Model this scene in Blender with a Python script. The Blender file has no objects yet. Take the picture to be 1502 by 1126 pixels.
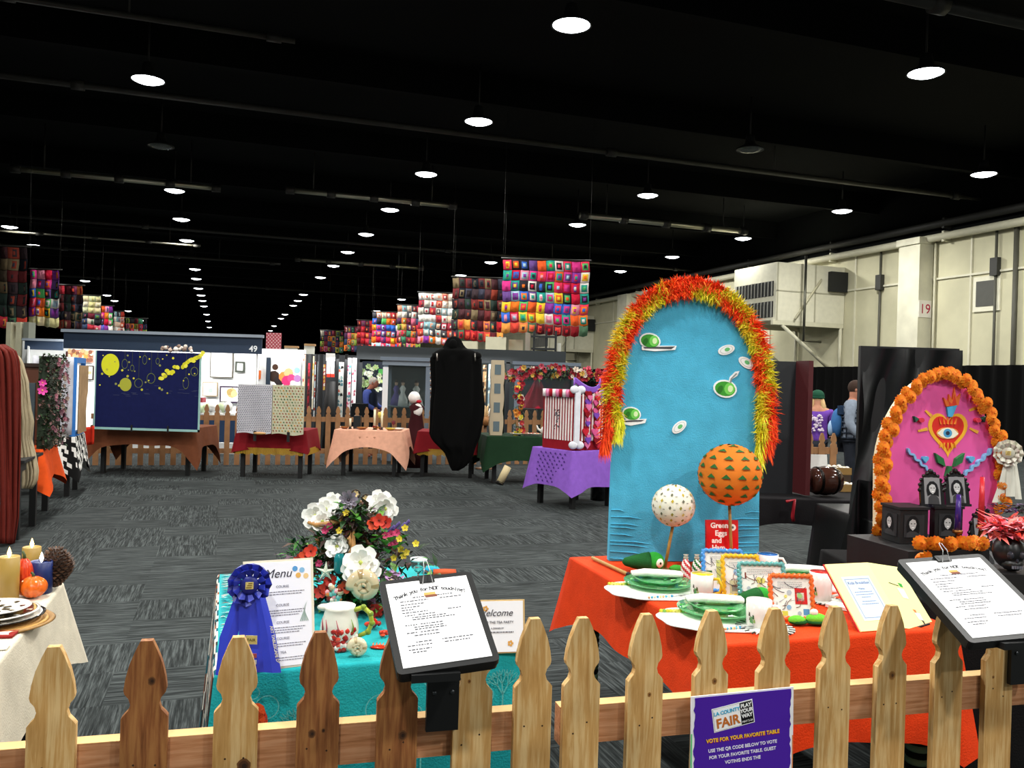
import bpy, math, random
from mathutils import Vector as V, Matrix
random.seed(7)
sin, cos, pi, R = math.sin, math.cos, math.pi, math.radians
SC = bpy.context.scene
COL = SC.collection
# ---------------------------------------------------------------- camera
F, CX, CY, EYE = 1250.0, 751.0, 559.0, 1.62
ROLL = math.atan(.03)
cd = bpy.data.cameras.new('camera'); cam = bpy.data.objects.new('camera', cd); COL.objects.link(cam)
cd.sensor_width = 36; cd.lens = F / 1502 * 36; cd.shift_y = -4 / 1502; cd.clip_end = 400; cd.clip_start = .05
cr, sr = cos(ROLL), sin(ROLL)
cam.matrix_world = Matrix(((cr, -sr, 0, 0), (0, 0, -1, 0), (sr, cr, 0, EYE), (0, 0, 0, 1)))
SC.camera = cam
# ---------------------------------------------------------------- world, exposure
w = bpy.data.worlds.new('world'); SC.world = w; w.use_nodes = True
w.node_tree.nodes['Background'].inputs[0].default_value = (.80, .84, .80, 1)
w.node_tree.nodes['Background'].inputs[1].default_value = .30
SC.view_settings.view_transform = 'Standard'; SC.view_settings.look = 'None'
SC.view_settings.gamma = 1; SC.view_settings.use_curve_mapping = False
SC.view_settings.exposure = 0.12
LAMP_W = 135.0
HALL = R(18.8)                      # heading of the hall's long axis
ca, sa = cos(HALL), sin(HALL)
def hall(u, v, z=0): return V((u * ca - v * sa, u * sa + v * ca, z))
def ray(px, py):
    dx, dy = px - CX, py - CY
    return (dx * cr + dy * sr) / F, (-dx * sr + dy * cr) / F
def P(px, py, d):
    a, b = ray(px, py); return V((a * d, d, EYE - b * d))
def G(px, py, z=0.0):
    a, b = ray(px, py); d = (EYE - z) / b; return V((a * d, d, z))
# ---------------------------------------------------------------- colours, materials
def lin(h):
    if isinstance(h, tuple): return h
    h = h.lstrip('#'); o = []
    for i in (0, 2, 4):
        x = int(h[i:i + 2], 16) / 255
        o.append(x / 12.92 if x <= .04045 else ((x + .055) / 1.055) ** 2.4)
    return (o[0], o[1], o[2], 1)
MATS = {}
def mat(name, col=None, rough=.6, metal=0, noise=None, bump=None, emit=0, trans=0, alpha=1, spec=.4, stretch=None):
    """col None = colour comes from the mesh's own face colours"""
    m = bpy.data.materials.new(name); m.use_nodes = True; nt = m.node_tree
    b = nt.nodes['Principled BSDF']; L = nt.links.new
    b.inputs['Roughness'].default_value = rough; b.inputs['Metallic'].default_value = metal
    b.inputs['Specular IOR Level'].default_value = spec
    if trans: b.inputs['Transmission Weight'].default_value = trans; b.inputs['IOR'].default_value = 1.3
    if alpha < 1: b.inputs['Alpha'].default_value = alpha
    tc = nt.nodes.new('ShaderNodeTexCoord'); vec = tc.outputs['Object']
    if stretch:
        mp = nt.nodes.new('ShaderNodeMapping'); mp.inputs['Scale'].default_value = stretch
        L(vec, mp.inputs[0]); vec = mp.outputs[0]
    if col is None:
        at = nt.nodes.new('ShaderNodeAttribute'); at.attribute_name = 'Col'; cout = at.outputs['Color']
    else:
        rg = nt.nodes.new('ShaderNodeRGB'); rg.outputs[0].default_value = lin(col); cout = rg.outputs[0]
    if noise:
        n = nt.nodes.new('ShaderNodeTexNoise'); n.inputs['Scale'].default_value = noise[0]; n.inputs['Detail'].default_value = 4
        L(vec, n.inputs['Vector'])
        mr = nt.nodes.new('ShaderNodeMapRange'); mr.inputs[1].default_value = .3; mr.inputs[2].default_value = .7
        mr.inputs[3].default_value = 1 - noise[1]; mr.inputs[4].default_value = 1 + noise[1]
        L(n.outputs[0], mr.inputs[0])
        mx = nt.nodes.new('ShaderNodeVectorMath'); mx.operation = 'SCALE'
        L(cout, mx.inputs[0]); L(mr.outputs[0], mx.inputs['Scale']); cout = mx.outputs[0]
    L(cout, b.inputs['Base Color'])
    if emit: L(cout, b.inputs['Emission Color']); b.inputs['Emission Strength'].default_value = emit
    if bump:
        n2 = nt.nodes.new('ShaderNodeTexNoise'); n2.inputs['Scale'].default_value = bump[0]; n2.inputs['Detail'].default_value = 3
        L(vec, n2.inputs['Vector'])
        bp = nt.nodes.new('ShaderNodeBump'); bp.inputs['Strength'].default_value = bump[1]; bp.inputs['Distance'].default_value = .01
        L(n2.outputs[0], bp.inputs['Height']); L(bp.outputs[0], b.inputs['Normal'])
    MATS[name] = m; return m
mat('fabric', None, .85, noise=(14, .08), bump=(160, .25), spec=.15)
mat('satin', None, .38, noise=(9, .06), spec=.5)
mat('paint', None, .6, noise=(6, .05))
mat('paper', None, .7, spec=.2)
mat('gloss', None, .12, spec=.6)
mat('plant', None, .6, noise=(30, .18))
mat('fur', None, .8, noise=(60, .15), spec=.2)
mat('metalc', None, .35, metal=.85)
def wood(name, mid, light, dark, st, freq=1.0):
    m = bpy.data.materials.new(name); m.use_nodes = True; nt = m.node_tree; L = nt.links.new; N = nt.nodes.new
    b = nt.nodes['Principled BSDF']; b.inputs['Roughness'].default_value = .62; b.inputs['Specular IOR Level'].default_value = .25
    tc = N('ShaderNodeTexCoord'); mp = N('ShaderNodeMapping'); mp.inputs['Scale'].default_value = st; L(tc.outputs['Object'], mp.inputs[0])
    n0 = N('ShaderNodeTexNoise'); n0.inputs['Scale'].default_value = 9; n0.inputs['Detail'].default_value = 2; L(mp.outputs[0], n0.inputs['Vector'])
    ad = N('ShaderNodeVectorMath'); ad.operation = 'MULTIPLY_ADD'; L(n0.outputs['Color'], ad.inputs[0]); ad.inputs[1].default_value = (.05, .05, .05); L(mp.outputs[0], ad.inputs[2])
    n1 = N('ShaderNodeTexNoise'); n1.inputs['Scale'].default_value = 95 * freq; n1.inputs['Detail'].default_value = 4; n1.inputs['Roughness'].default_value = .6; L(ad.outputs[0], n1.inputs['Vector'])
    rp = N('ShaderNodeValToRGB'); L(n1.outputs[0], rp.inputs[0]); e = rp.color_ramp.elements; e[0].position = .30; e[0].color = lin(dark); e[1].position = .62; e[1].color = lin(light); k = e.new(.45); k.color = lin(mid)
    n2 = N('ShaderNodeTexNoise'); n2.inputs['Scale'].default_value = 6; L(tc.outputs['Object'], n2.inputs['Vector'])
    mr = N('ShaderNodeMapRange'); mr.inputs[1].default_value = .3; mr.inputs[2].default_value = .7; mr.inputs[3].default_value = .80; mr.inputs[4].default_value = 1.18; L(n2.outputs[0], mr.inputs[0])
    mu = N('ShaderNodeVectorMath'); mu.operation = 'SCALE'; L(rp.outputs[0], mu.inputs[0]); L(mr.outputs[0], mu.inputs['Scale']); L(mu.outputs[0], b.inputs['Base Color'])
    bp = N('ShaderNodeBump'); bp.inputs['Strength'].default_value = .2; bp.inputs['Distance'].default_value = .003; L(n1.outputs[0], bp.inputs['Height']); L(bp.outputs[0], b.inputs['Normal'])
    MATS[name] = m
mat('clear_glass', '#eef6f2', .03, trans=.95, spec=.5)
mat('green_glass', '#8fe0a0', .04, trans=.6, spec=.6)
mat('cab_glass', '#c8d6d6', .03, trans=.97, spec=.5)
mat('black_metal', '#121314', .45, spec=.4)
mat('black_board', '#0d0e0f', .55)
mat('plastic_sheet', '#050607', .42, bump=(5, .35), spec=.35)
mat('black_drape', '#060606', .95, spec=.1)
mat('lamp_lens', '#f6fbff', .3, emit=9)
mat('ceiling_black', '#0b0d0d', .9, noise=(.6, .2), spec=.1)
mat('pipe', '#34332f', .5, noise=(3, .25), metal=.3)
mat('wall_paint', '#c3bfa2', .8, noise=(1.1, .10), spec=.2)
mat('steel_white', '#cfccb6', .55, noise=(2, .1))
mat('flame', '#ffd27a', .4, emit=7)
mat('flame_white', '#fff3e0', .4, emit=7)
mat('skin', '#b9826a', .55)
wood('wood_tan', '#c79b5e', '#dcba82', '#b6884c', (1, 1, .07))
wood('wood_brown', '#8a5630', '#a06d3e', '#6c4022', (1, 1, .08))
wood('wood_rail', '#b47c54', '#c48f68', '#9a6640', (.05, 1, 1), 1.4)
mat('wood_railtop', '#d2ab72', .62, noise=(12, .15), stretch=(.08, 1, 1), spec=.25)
mat('wood_far', '#8f6642', .7, noise=(5, .2))
# ---------------------------------------------------------------- mesh builder
XF = {}
class MB:
    def __init__(s, c='#808080', T=None): s.v = []; s.f = []; s.cl = []; s.sm = []; s.c = c; s.T = T
    def add(s, vs, fs, c=None, smooth=False, T=None):
        n = len(s.v); M = T if T is not None else s.T
        for p in vs:
            p = V(p); s.v.append(M @ p if M is not None else p)
        cc = c or s.c
        for i, f in enumerate(fs):
            s.f.append([n + k for k in f]); s.cl.append(cc[i % len(cc)] if isinstance(cc, list) else cc); s.sm.append(smooth)
        return s
    def box(s, x0, x1, y0, y1, z0, z1, c=None, T=None):
        return s.add([(x0, y0, z0), (x1, y0, z0), (x1, y1, z0), (x0, y1, z0), (x0, y0, z1), (x1, y0, z1), (x1, y1, z1), (x0, y1, z1)],
                     [(0, 3, 2, 1), (4, 5, 6, 7), (0, 1, 5, 4), (1, 2, 6, 5), (2, 3, 7, 6), (3, 0, 4, 7)], c, False, T)
    def prism(s, pts, y0, y1, c=None, T=None, smooth=False):
        """outline in x,z (counter-clockwise seen from -y) extruded along y"""
        n = len(pts); vs = [(x, y0, z) for x, z in pts] + [(x, y1, z) for x, z in pts]
        fs = [tuple(range(n)), tuple(range(2 * n - 1, n - 1, -1))] + [(i, i + n, (i + 1) % n + n, (i + 1) % n) for i in range(n)]
        return s.add(vs, fs, c, smooth, T)
    def slab(s, pts, z0, z1, c=None, T=None):
        n = len(pts); vs = [(x, y, z0) for x, y in pts] + [(x, y, z1) for x, y in pts]
        fs = [tuple(range(n - 1, -1, -1)), tuple(range(n, 2 * n))] + [(i, (i + 1) % n, (i + 1) % n + n, i + n) for i in range(n)]
        return s.add(vs, fs, c, False, T)
    def lathe(s, prof, n=20, o=(0, 0, 0), c=None, T=None, smooth=True):
        vs = []; fs = []
        for r, z in prof:
            for k in range(n):
                a = 2 * pi * k / n; vs.append((o[0] + r * cos(a), o[1] + r * sin(a), o[2] + z))
        cc = c if isinstance(c, list) else None; cl = []
        for j in range(len(prof) - 1):
            for k in range(n):
                fs.append((j * n + k, j * n + (k + 1) % n, (j + 1) * n + (k + 1) % n, (j + 1) * n + k)); cl.append(cc[j % len(cc)] if cc else None)
        if prof[0][0] > 1e-6: fs.append(tuple(range(n - 1, -1, -1))); cl.append(cc[0] if cc else None)
        if prof[-1][0] > 1e-6: fs.append(tuple(range((len(prof) - 1) * n, len(prof) * n))); cl.append(cc[-1] if cc else None)
        return s.add(vs, fs, cl if cc else c, smooth, T)
    def tube(s, pts, r=.01, n=8, c=None, T=None, smooth=True):
        pts = [V(p) for p in pts]; m = len(pts); rr = r if isinstance(r, (list, tuple)) else [r] * m
        vs = []; up = None
        for i, p in enumerate(pts):
            d = (pts[min(i + 1, m - 1)] - pts[max(i - 1, 0)]).normalized()
            if up is None: up = V((0, 0, 1)) if abs(d.z) < .9 else V((1, 0, 0))
            a = d.cross(up)
            if a.length < 1e-5: a = d.cross(V((.3, .9, .2)))
            a.normalize(); b = a.cross(d).normalized(); up = b
            for k in range(n):
                t = 2 * pi * k / n; vs.append(p + (a * cos(t) + b * sin(t)) * rr[i])
        fs = [(i * n + k, i * n + (k + 1) % n, (i + 1) * n + (k + 1) % n, (i + 1) * n + k) for i in range(m - 1) for k in range(n)]
        fs += [tuple(range(n - 1, -1, -1)), tuple(range((m - 1) * n, m * n))]
        return s.add(vs, fs, c, smooth, T)
    def ball(s, o, r, nu=14, nv=9, c=None, T=None, jit=0, fn=None):
        rx, ry, rz = (r, r, r) if not isinstance(r, (tuple, list)) else r
        vs = [(o[0], o[1], o[2] - rz)]
        for j in range(1, nv):
            th = -pi / 2 + pi * j / nv
            for k in range(nu):
                ph = 2 * pi * k / nu; q = (fn(ph, th) if fn else 1) * (1 + jit * (random.random() - .5))
                vs.append((o[0] + rx * q * cos(th) * cos(ph), o[1] + ry * q * cos(th) * sin(ph), o[2] + rz * q * sin(th)))
        vs.append((o[0], o[1], o[2] + rz)); fs = []
        for k in range(nu): fs.append((0, 1 + (k + 1) % nu, 1 + k))
        for j in range(nv - 2):
            for k in range(nu): fs.append((1 + j * nu + k, 1 + j * nu + (k + 1) % nu, 1 + (j + 1) * nu + (k + 1) % nu, 1 + (j + 1) * nu + k))
        b = 1 + (nv - 2) * nu
        for k in range(nu): fs.append((b + k, b + (k + 1) % nu, len(vs) - 1))
        return s.add(vs, fs, c, True, T)
    def grid(s, fn, nu, nv, c=None, T=None, smooth=True, colfn=None):
        vs = [fn(i / nu, j / nv) for j in range(nv + 1) for i in range(nu + 1)]; fs = []; cl = []
        for j in range(nv):
            for i in range(nu):
                a = j * (nu + 1) + i; fs.append((a, a + 1, a + nu + 2, a + nu + 1))
                if colfn: cl.append(colfn((i + .5) / nu, (j + .5) / nv))
        return s.add(vs, fs, cl if colfn else c, smooth, T)
    def leaf(s, o, d, L, W, c=None, T=None, droop=.15):
        o = V(o); d = V(d).normalized(); a = d.cross(V((0, 0, 1)))
        if a.length < .1: a = d.cross(V((0, 1, 0)))
        a.normalize(); nrm = a.cross(d)
        vs = [o, o + d * L * .45 + a * W / 2 + nrm * W * .12, o + d * L - nrm * L * droop, o + d * L * .45 - a * W / 2 + nrm * W * .12, o + d * L * .45 - nrm * W * .05]
        return s.add(vs, [(0, 1, 4), (0, 4, 3), (1, 2, 4), (4, 2, 3)], c, False, T)
    def bloom(s, o, nrm, rad, n=6, c='#ffffff', centre='#d8c040', layers=1, wide=.7, cup=.35, T=None):
        o = V(o); nrm = V(nrm).normalized(); a = nrm.cross(V((.2, .3, 1))).normalized(); b = nrm.cross(a)
        for l in range(layers):
            rr = rad * (1 - .33 * l); cu = cup + .35 * l
            for k in range(n):
                t = 2 * pi * (k + .5 * l) / n; e = a * cos(t) + b * sin(t); f = -a * sin(t) + b * cos(t); W = rr * wide
                vs = [o, o + e * rr * .5 + f * W * .5 + nrm * rr * cu * .4, o + e * rr * .95 + f * W * .32 + nrm * rr * cu, o + e * rr * 1.02 + nrm * rr * cu,
                      o + e * rr * .95 - f * W * .32 + nrm * rr * cu, o + e * rr * .5 - f * W * .5 + nrm * rr * cu * .4, o + e * rr * .55 + nrm * rr * cu * .25]
                s.add(vs, [(0, 1, 6), (1, 2, 6), (2, 3, 6), (3, 4, 6), (4, 5, 6), (5, 0, 6)], c, True, T)
        s.ball(o + nrm * rad * .12, rad * .16, 6, 4, centre, T)
        return s
    def build(s, name, m='paint', parent=None, world=False, loc=None, rz=0):
        me = bpy.data.meshes.new(name)
        M = None
        if parent is not None:
            W = XF[parent.name]; XW = W
            if world: M = W.inverted()
        else:
            if loc is None:
                if s.v and world is not None:
                    xs = [p.x for p in s.v]; ys = [p.y for p in s.v]; zs = [p.z for p in s.v]
                    loc = V(((min(xs) + max(xs)) / 2, (min(ys) + max(ys)) / 2, min(zs)))
                else: loc = V((0, 0, 0))
                XW = Matrix.Translation(loc) @ Matrix.Rotation(rz, 4, 'Z'); M = XW.inverted()
            else: XW = Matrix.Translation(V(loc)) @ Matrix.Rotation(rz, 4, 'Z')
        vs = [(M @ p) if M is not None else p for p in s.v]
        me.from_pydata([tuple(p) for p in vs], [], s.f)
        mm = m if isinstance(m, list) else [m]
        for k in mm: me.materials.append(MATS[k])
        at = me.attributes.new('Col', 'FLOAT_COLOR', 'FACE'); cc = []
        for c in s.cl: cc.extend(lin(c))
        at.data.foreach_set('color', cc)
        me.polygons.foreach_set('use_smooth', s.sm)
        me.update()
        o = bpy.data.objects.new(name, me); COL.objects.link(o)
        if parent is not None: o.parent = parent
        else: o.location = loc; o.rotation_euler = (0, 0, rz)
        XF[o.name] = XW
        return o
def tag(o, label, cat, group=None, kind=None):
    o['label'] = label; o['category'] = cat
    if group: o['group'] = group
    if kind: o['kind'] = kind
    return o
def struct(o): o['kind'] = 'structure'; return o
def thing(name, label, cat, loc=(0, 0, 0), rz=0, group=None):
    o = bpy.data.objects.new(name, None); COL.objects.link(o); o.empty_display_size = .1
    o.location = loc; o.rotation_euler = (0, 0, rz); XF[o.name] = Matrix.Translation(V(loc)) @ Matrix.Rotation(rz, 4, 'Z')
    return tag(o, label, cat, group)
def dup(root, loc, rz=None, label=None, group=None, scale=None):
    r = root.copy(); COL.objects.link(r); r.location = loc
    if rz is not None: r.rotation_euler = (0, 0, rz)
    if scale: r.scale = scale
    if label: r['label'] = label
    if group: r['group'] = group
    for ch in list(root.children):
        k = ch.copy(); COL.objects.link(k); k.parent = r
        for g in ch.children:
            d = g.copy(); COL.objects.link(d); d.parent = k
    XF[r.name] = Matrix.Translation(V(loc)) @ Matrix.Rotation(r.rotation_euler.z, 4, 'Z')
    return r
def basis(o, x, up=(0, 0, 1)):
    """matrix whose x axis follows x, z axis near up; y = away"""
    x = V(x).normalized(); y = V(up).cross(x).normalized(); z = x.cross(y)
    M = Matrix((x, y, z)).transposed().to_4x4(); M.translation = V(o); return M
def TR(x, y, z, rz=0, rx=0, ry=0): return Matrix.Translation((x, y, z)) @ Matrix.Rotation(rz, 4, 'Z') @ Matrix.Rotation(ry, 4, 'Y') @ Matrix.Rotation(rx, 4, 'X')
def textmesh(mb, body, size, T, c, align='CENTER', extr=.0004, shear=0, bold=0):
    """lettering in the x,z plane of T (reads from -y), added to mb"""
    cu = bpy.data.curves.new('t', 'FONT'); cu.body = body; cu.size = size; cu.align_x = align; cu.extrude = extr; cu.shear = shear; cu.offset = bold
    cu.resolution_u = 3
    o = bpy.data.objects.new('t', cu); COL.objects.link(o)
    bpy.context.view_layer.update()
    me = bpy.data.meshes.new_from_object(o.evaluated_get(bpy.context.evaluated_depsgraph_get()))
    RX = T @ Matrix.Rotation(pi / 2, 4, 'X')
    mb.add([RX @ v.co for v in me.vertices], [tuple(p.vertices) for p in me.polygons], c)
    bpy.data.objects.remove(o); bpy.data.meshes.remove(me); bpy.data.curves.remove(cu)
def scribble(mb, T, x0, x1, z, n=14, h=.0025, c='#55555c', y=-.001):
    """a line of tiny unreadable print"""
    x = x0
    while x < x1:
        wd = random.uniform(.003, .009); mb.box(x, min(x + wd, x1), y - .0003, y, z - h / 2, z + h / 2, c, T); x += wd + .0018
# ================================================================ hall shell
def carpet():
    m = bpy.data.materials.new('carpet_tiles'); m.use_nodes = True; nt = m.node_tree; L = nt.links.new; N = nt.nodes.new
    b = nt.nodes['Principled BSDF']; b.inputs['Roughness'].default_value = .95; b.inputs['Specular IOR Level'].default_value = .1
    tc = N('ShaderNodeTexCoord'); mp = N('ShaderNodeMapping'); mp.inputs['Rotation'].default_value = (0, 0, -HALL); mp.inputs['Scale'].default_value = (2, 2, 1)
    L(tc.outputs['Object'], mp.inputs[0])
    fl = N('ShaderNodeVectorMath'); fl.operation = 'FLOOR'; L(mp.outputs[0], fl.inputs[0])
    wn = N('ShaderNodeTexWhiteNoise'); wn.noise_dimensions = '2D'; L(fl.outputs[0], wn.inputs['Vector'])
    gt = N('ShaderNodeMath'); gt.operation = 'GREATER_THAN'; gt.inputs[1].default_value = .5; L(wn.outputs['Value'], gt.inputs[0])
    outs = []
    for sc in ((1.8, 38, 1), (38, 1.8, 1)):
        q = N('ShaderNodeMapping'); q.inputs['Scale'].default_value = sc; L(mp.outputs[0], q.inputs[0])
        off = N('ShaderNodeVectorMath'); off.operation = 'ADD'; L(q.outputs[0], off.inputs[0]); L(wn.outputs['Color'], off.inputs[1])
        n = N('ShaderNodeTexNoise'); n.inputs['Scale'].default_value = 1.0; n.inputs['Detail'].default_value = 3; n.inputs['Roughness'].default_value = .65
        L(off.outputs[0], n.inputs['Vector']); outs.append(n.outputs[0])
    mx = N('ShaderNodeMix'); L(gt.outputs[0], mx.inputs[0]); L(outs[0], mx.inputs[2]); L(outs[1], mx.inputs[3])
    rp = N('ShaderNodeValToRGB'); L(mx.outputs[0], rp.inputs[0])
    e = rp.color_ramp.elements; e[0].position = .36; e[0].color = lin('#1c1f1f'); e[1].position = .64; e[1].color = lin('#4b5050')
    el = rp.color_ramp.elements.new(.5); el.color = lin('#303434')
    big = N('ShaderNodeTexNoise'); big.inputs['Scale'].default_value = .5; L(tc.outputs['Object'], big.inputs['Vector'])
    mr = N('ShaderNodeMapRange'); mr.inputs[1].default_value = .3; mr.inputs[2].default_value = .7; mr.inputs[3].default_value = .85; mr.inputs[4].default_value = 1.15; L(big.outputs[0], mr.inputs[0])
    mu = N('ShaderNodeVectorMath'); mu.operation = 'SCALE'; L(rp.outputs[0], mu.inputs[0]); L(mr.outputs[0], mu.inputs['Scale']); L(mu.outputs[0], b.inputs['Base Color'])
    MATS['carpet_tiles'] = m
carpet()
UR, UL, V0, V1, ZC = 20.6, -27.0, -14.0, 122.0, 8.2
def quad4(name, pts, m, th=(0, 0, -.2)):
    mb = MB(); n = len(pts); vs = [V(p) for p in pts] + [V(p) + V(th) for p in pts]
    mb.add(vs, [(0, 1, 2, 3), (7, 6, 5, 4)] + [(i, i + 4, (i + 1) % 4 + 4, (i + 1) % 4) for i in range(4)])
    return struct(mb.build(name, m, loc=(0, 0, 0)))
quad4('floor', [hall(UL, V0), hall(UR, V0), hall(UR, V1), hall(UL, V1)], 'carpet_tiles')
quad4('ceiling', [hall(UL, V0, ZC), hall(UL, V1, ZC), hall(UR, V1, ZC), hall(UR, V0, ZC)], 'ceiling_black', (0, 0, .2))
o = quad4('wall_right', [hall(UR, V0, 0), hall(UR, V0, ZC), hall(UR, V1, ZC), hall(UR, V1, 0)], 'wall_paint', hall(.2, 0))
quad4('wall_left', [hall(UL, V0, 0), hall(UL, V1, 0), hall(UL, V1, ZC), hall(UL, V0, ZC)], 'wall_paint', hall(-.2, 0))
quad4('wall_far', [hall(UL, V1, 0), hall(UR, V1, 0), hall(UR, V1, ZC), hall(UL, V1, ZC)], 'ceiling_black', hall(0, .2))
# upper wall strip is black paint above the pipe line
quad4('trim_1', [hall(UR - .02, V0, 6.45), hall(UR - .02, V0, ZC), hall(UR - .02, V1, ZC), hall(UR - .02, V1, 6.45)], 'ceiling_black', hall(.015, 0))
quad4('trim_2', [hall(UL + .02, V0, 6.0), hall(UL + .02, V1, 6.0), hall(UL + .02, V1, ZC), hall(UL + .02, V0, ZC)], 'ceiling_black', hall(-.015, 0))
HT = Matrix.Rotation(HALL, 4, 'Z')
# wall panel joints and ledges
mb = MB(T=HT)
for v in range(-2, 60, 1):
    if v % 3 == 0: mb.box(UR - .05, UR - .001, v * 1.6, v * 1.6 + .05, 0, 6.4)
mb.box(UR - .06, UR - .001, V0, V1, 5.1, 5.16)
struct(mb.build('trim_3', 'steel_white', loc=(0, 0, 0)))
# roof beams across the hall, each its own
k = 0
for v in [6.5, 12, 17.5, 23, 28.5, 34, 39.5, 45, 50.5, 56, 61.5, 67, 72.5, 78, 83.5, 89, 94.5, 100, 105.5, 111]:
    k += 1; mb = MB(T=HT); mb.box(UL, UR - .03, v, v + .18, 7.55, ZC)
    struct(mb.build('trim_%d' % (k + 3), 'ceiling_black', loc=(0, 0, 0)))
# sprinkler / conduit pipes across the hall
def vdist(px, py, z):      # depth of a point known to be at height z above the eye
    a, b = ray(px, py); d = (EYE - z) / b; return V((a * d, d, z))
def uv(p): return (p.x * ca + p.y * sa, -p.x * sa + p.y * ca)
def pipe(px, py, z, u0, u1, r, label, col='#3b3a35', coup=()):
    p = vdist(px, py, z); v = uv(p)[1]
    t = thing('ceiling_pipe', label, 'pipe', hall((u0 + u1) / 2, v, z), HALL, 'pipes under the black ceiling')
    h = (u1 - u0) / 2; mb = MB(col); mb.tube([(-h, 0, 0), (h, 0, 0)], r, 8); mb.build('pipe_run', 'pipe' if col == '#3b3a35' else 'metalc', t)
    for q in [-.96, -.5, 0, .5, .96]: m2 = MB(col); m2.tube([(q * h - .12, 0, 0), (q * h + .12, 0, 0)], r * 1.55, 8); m2.build('pipe_coupling', 'pipe', t)
    for q in (-.7, .7):
        m3 = MB(col); m3.tube([(q * h, 0, r), (q * h, 0, ZC - z)], .02, 6); m3.build('hanger_rod', 'pipe', t)
    return v
pipe(300, 40, 7.2, -16, 1.0, .05, 'thin dark pipe crossing the ceiling at upper left, nearest of all pipes')
pipe(751, 205, 7.2, UL + 1, UR - .3, .07, 'long dark pipe crossing the whole ceiling behind the second lamps')
pipe(60, 202, 7.2, -14, -8.2, .05, 'short dark pipe at the left ceiling edge before the unlit lamp')
pipe(1400, 12, 7.2, 6.0, UR - .3, .09, 'thick dark pipe in the upper right corner of the ceiling')
pipe(600, 303, 6.9, -5.5, -.2, .075, 'bright galvanised pipe running from the middle lamp row', '#b9b6a2')
pipe(930, 328, 6.9, 1.6, 6.6, .075, 'bright galvanised pipe beside the lamp above the granny square blankets', '#b9b6a2')
pipe(1200, 350, 6.9, 10.5, 16.6, .09, 'bright galvanised pipe at right above the wall air unit', '#c9c6b0')
pipe(500, 355, 6.95, UL + 1, UR - .3, .06, 'long dark pipe crossing behind the fourth lamps')
pipe(200, 372, 6.9, -16, 2.5, .06, 'dark pipe with pale fittings behind the left lamp row')
pipe(920, 415, 6.9, 3, 9, .08, 'pale pipe behind the tall blue arch', '#a09c86')
pipe(560, 380, 6.9, -9, -1, .05, 'dark pipe with drop rod between the lamp rows', '#8a8778')
pipe(400, 423, 6.9, UL + 1, 12, .07, 'farthest thin pipe crossing the ceiling')
# ---------------------------------------------------------------- high bay lamps
def lamp_proto(lit):
    t = thing('ceiling_lamp', 'x', 'lamp', (0, 0, 0), 0)
    mb = MB('#1b1c1c'); mb.lathe([(.05, .34), (.09, .32), (.11, .22), (.13, .12), (.30, .03), (.31, 0), (.295, 0), (.12, .10), (0, .11)], 24); mb.build('lamp_housing', 'paint', t)
    m2 = MB('#9aa0a0'); m2.lathe([(.285, .008), (.20, -.03), (.1, -.055), (0, -.06)][::-1], 24); m2.build('lamp_lens', 'lamp_lens' if lit else 'clear_glass', t)
    m3 = MB('#202020'); m3.tube([(0, 0, .33), (0, 0, ZC - 7.0)], .018, 6); m3.build('hanging_rod', 'paint', t)
    return t
lit = [(838,38),(1358,108),(217,118),(702,179),(625,256),(572,308),(537,344),(510,370),(489,390),(470,407),(445,432),(437,441),(430,448),(418,461),(412,467),(402,478),(397,485),
 (256,280),(266,322),(274,353),(280,377),(286,395),(288,409),(291,423),(295,433),(297,441),(299,449),(303,461),(305,471),(307,480),
 (14,333),(50,360),(125,412),(157,433),(168,441),(188,456),(210,470),
 (950,287),(847,330),(720,385),(676,404),(589,439),(553,456),(1235,310),(1090,350),(986,377),(910,398),(1443,256)]
behind = [(2.3,8.1),(3.9,3.4),(5.4,-1.3),(-5.3,11.1),(-3.7,6.4),(-2.1,1.7),(-.5,-3.0),(8.4,9.6),(10,4.9),(11.6,.2),(-9.9,4.5),(-8.2,-.4),(13.6,12.4),(7.2,-5.6)]
PL = lamp_proto(True); PL['label'] = 'lit round high-bay lamp hanging under the black ceiling'; PL['group'] = 'lit high-bay lamps'
for i, q in enumerate(lit + behind):
    p = vdist(q[0], q[1], 7.0) if i < len(lit) else V((q[0], q[1], 7.0))
    o = PL if i == 0 else dup(PL, p)
    if i == 0: o.location = p; XF[o.name] = Matrix.Translation(p)
    if p.y < 62:
        ld = bpy.data.lights.new('lamp_light', 'AREA'); ld.shape = 'DISK'; ld.size = .5; ld.energy = LAMP_W; ld.color = (1, .985, .93)
        if p.y < 3 and i >= len(lit): ld.energy = LAMP_W * 1.15
        lo = bpy.data.objects.new('lamp_light', ld); COL.objects.link(lo); lo.parent = o; lo.location = (0, 0, -.075)
PD = lamp_proto(False); PD['label'] = 'unlit dark round lamp left of the middle lamp row'
PD.location = vdist(236, 215, 7.0)
o = dup(PD, vdist(1100, 220, 7.0)); o['label'] = 'unlit dark round lamp above the tall blue arch'
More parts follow.
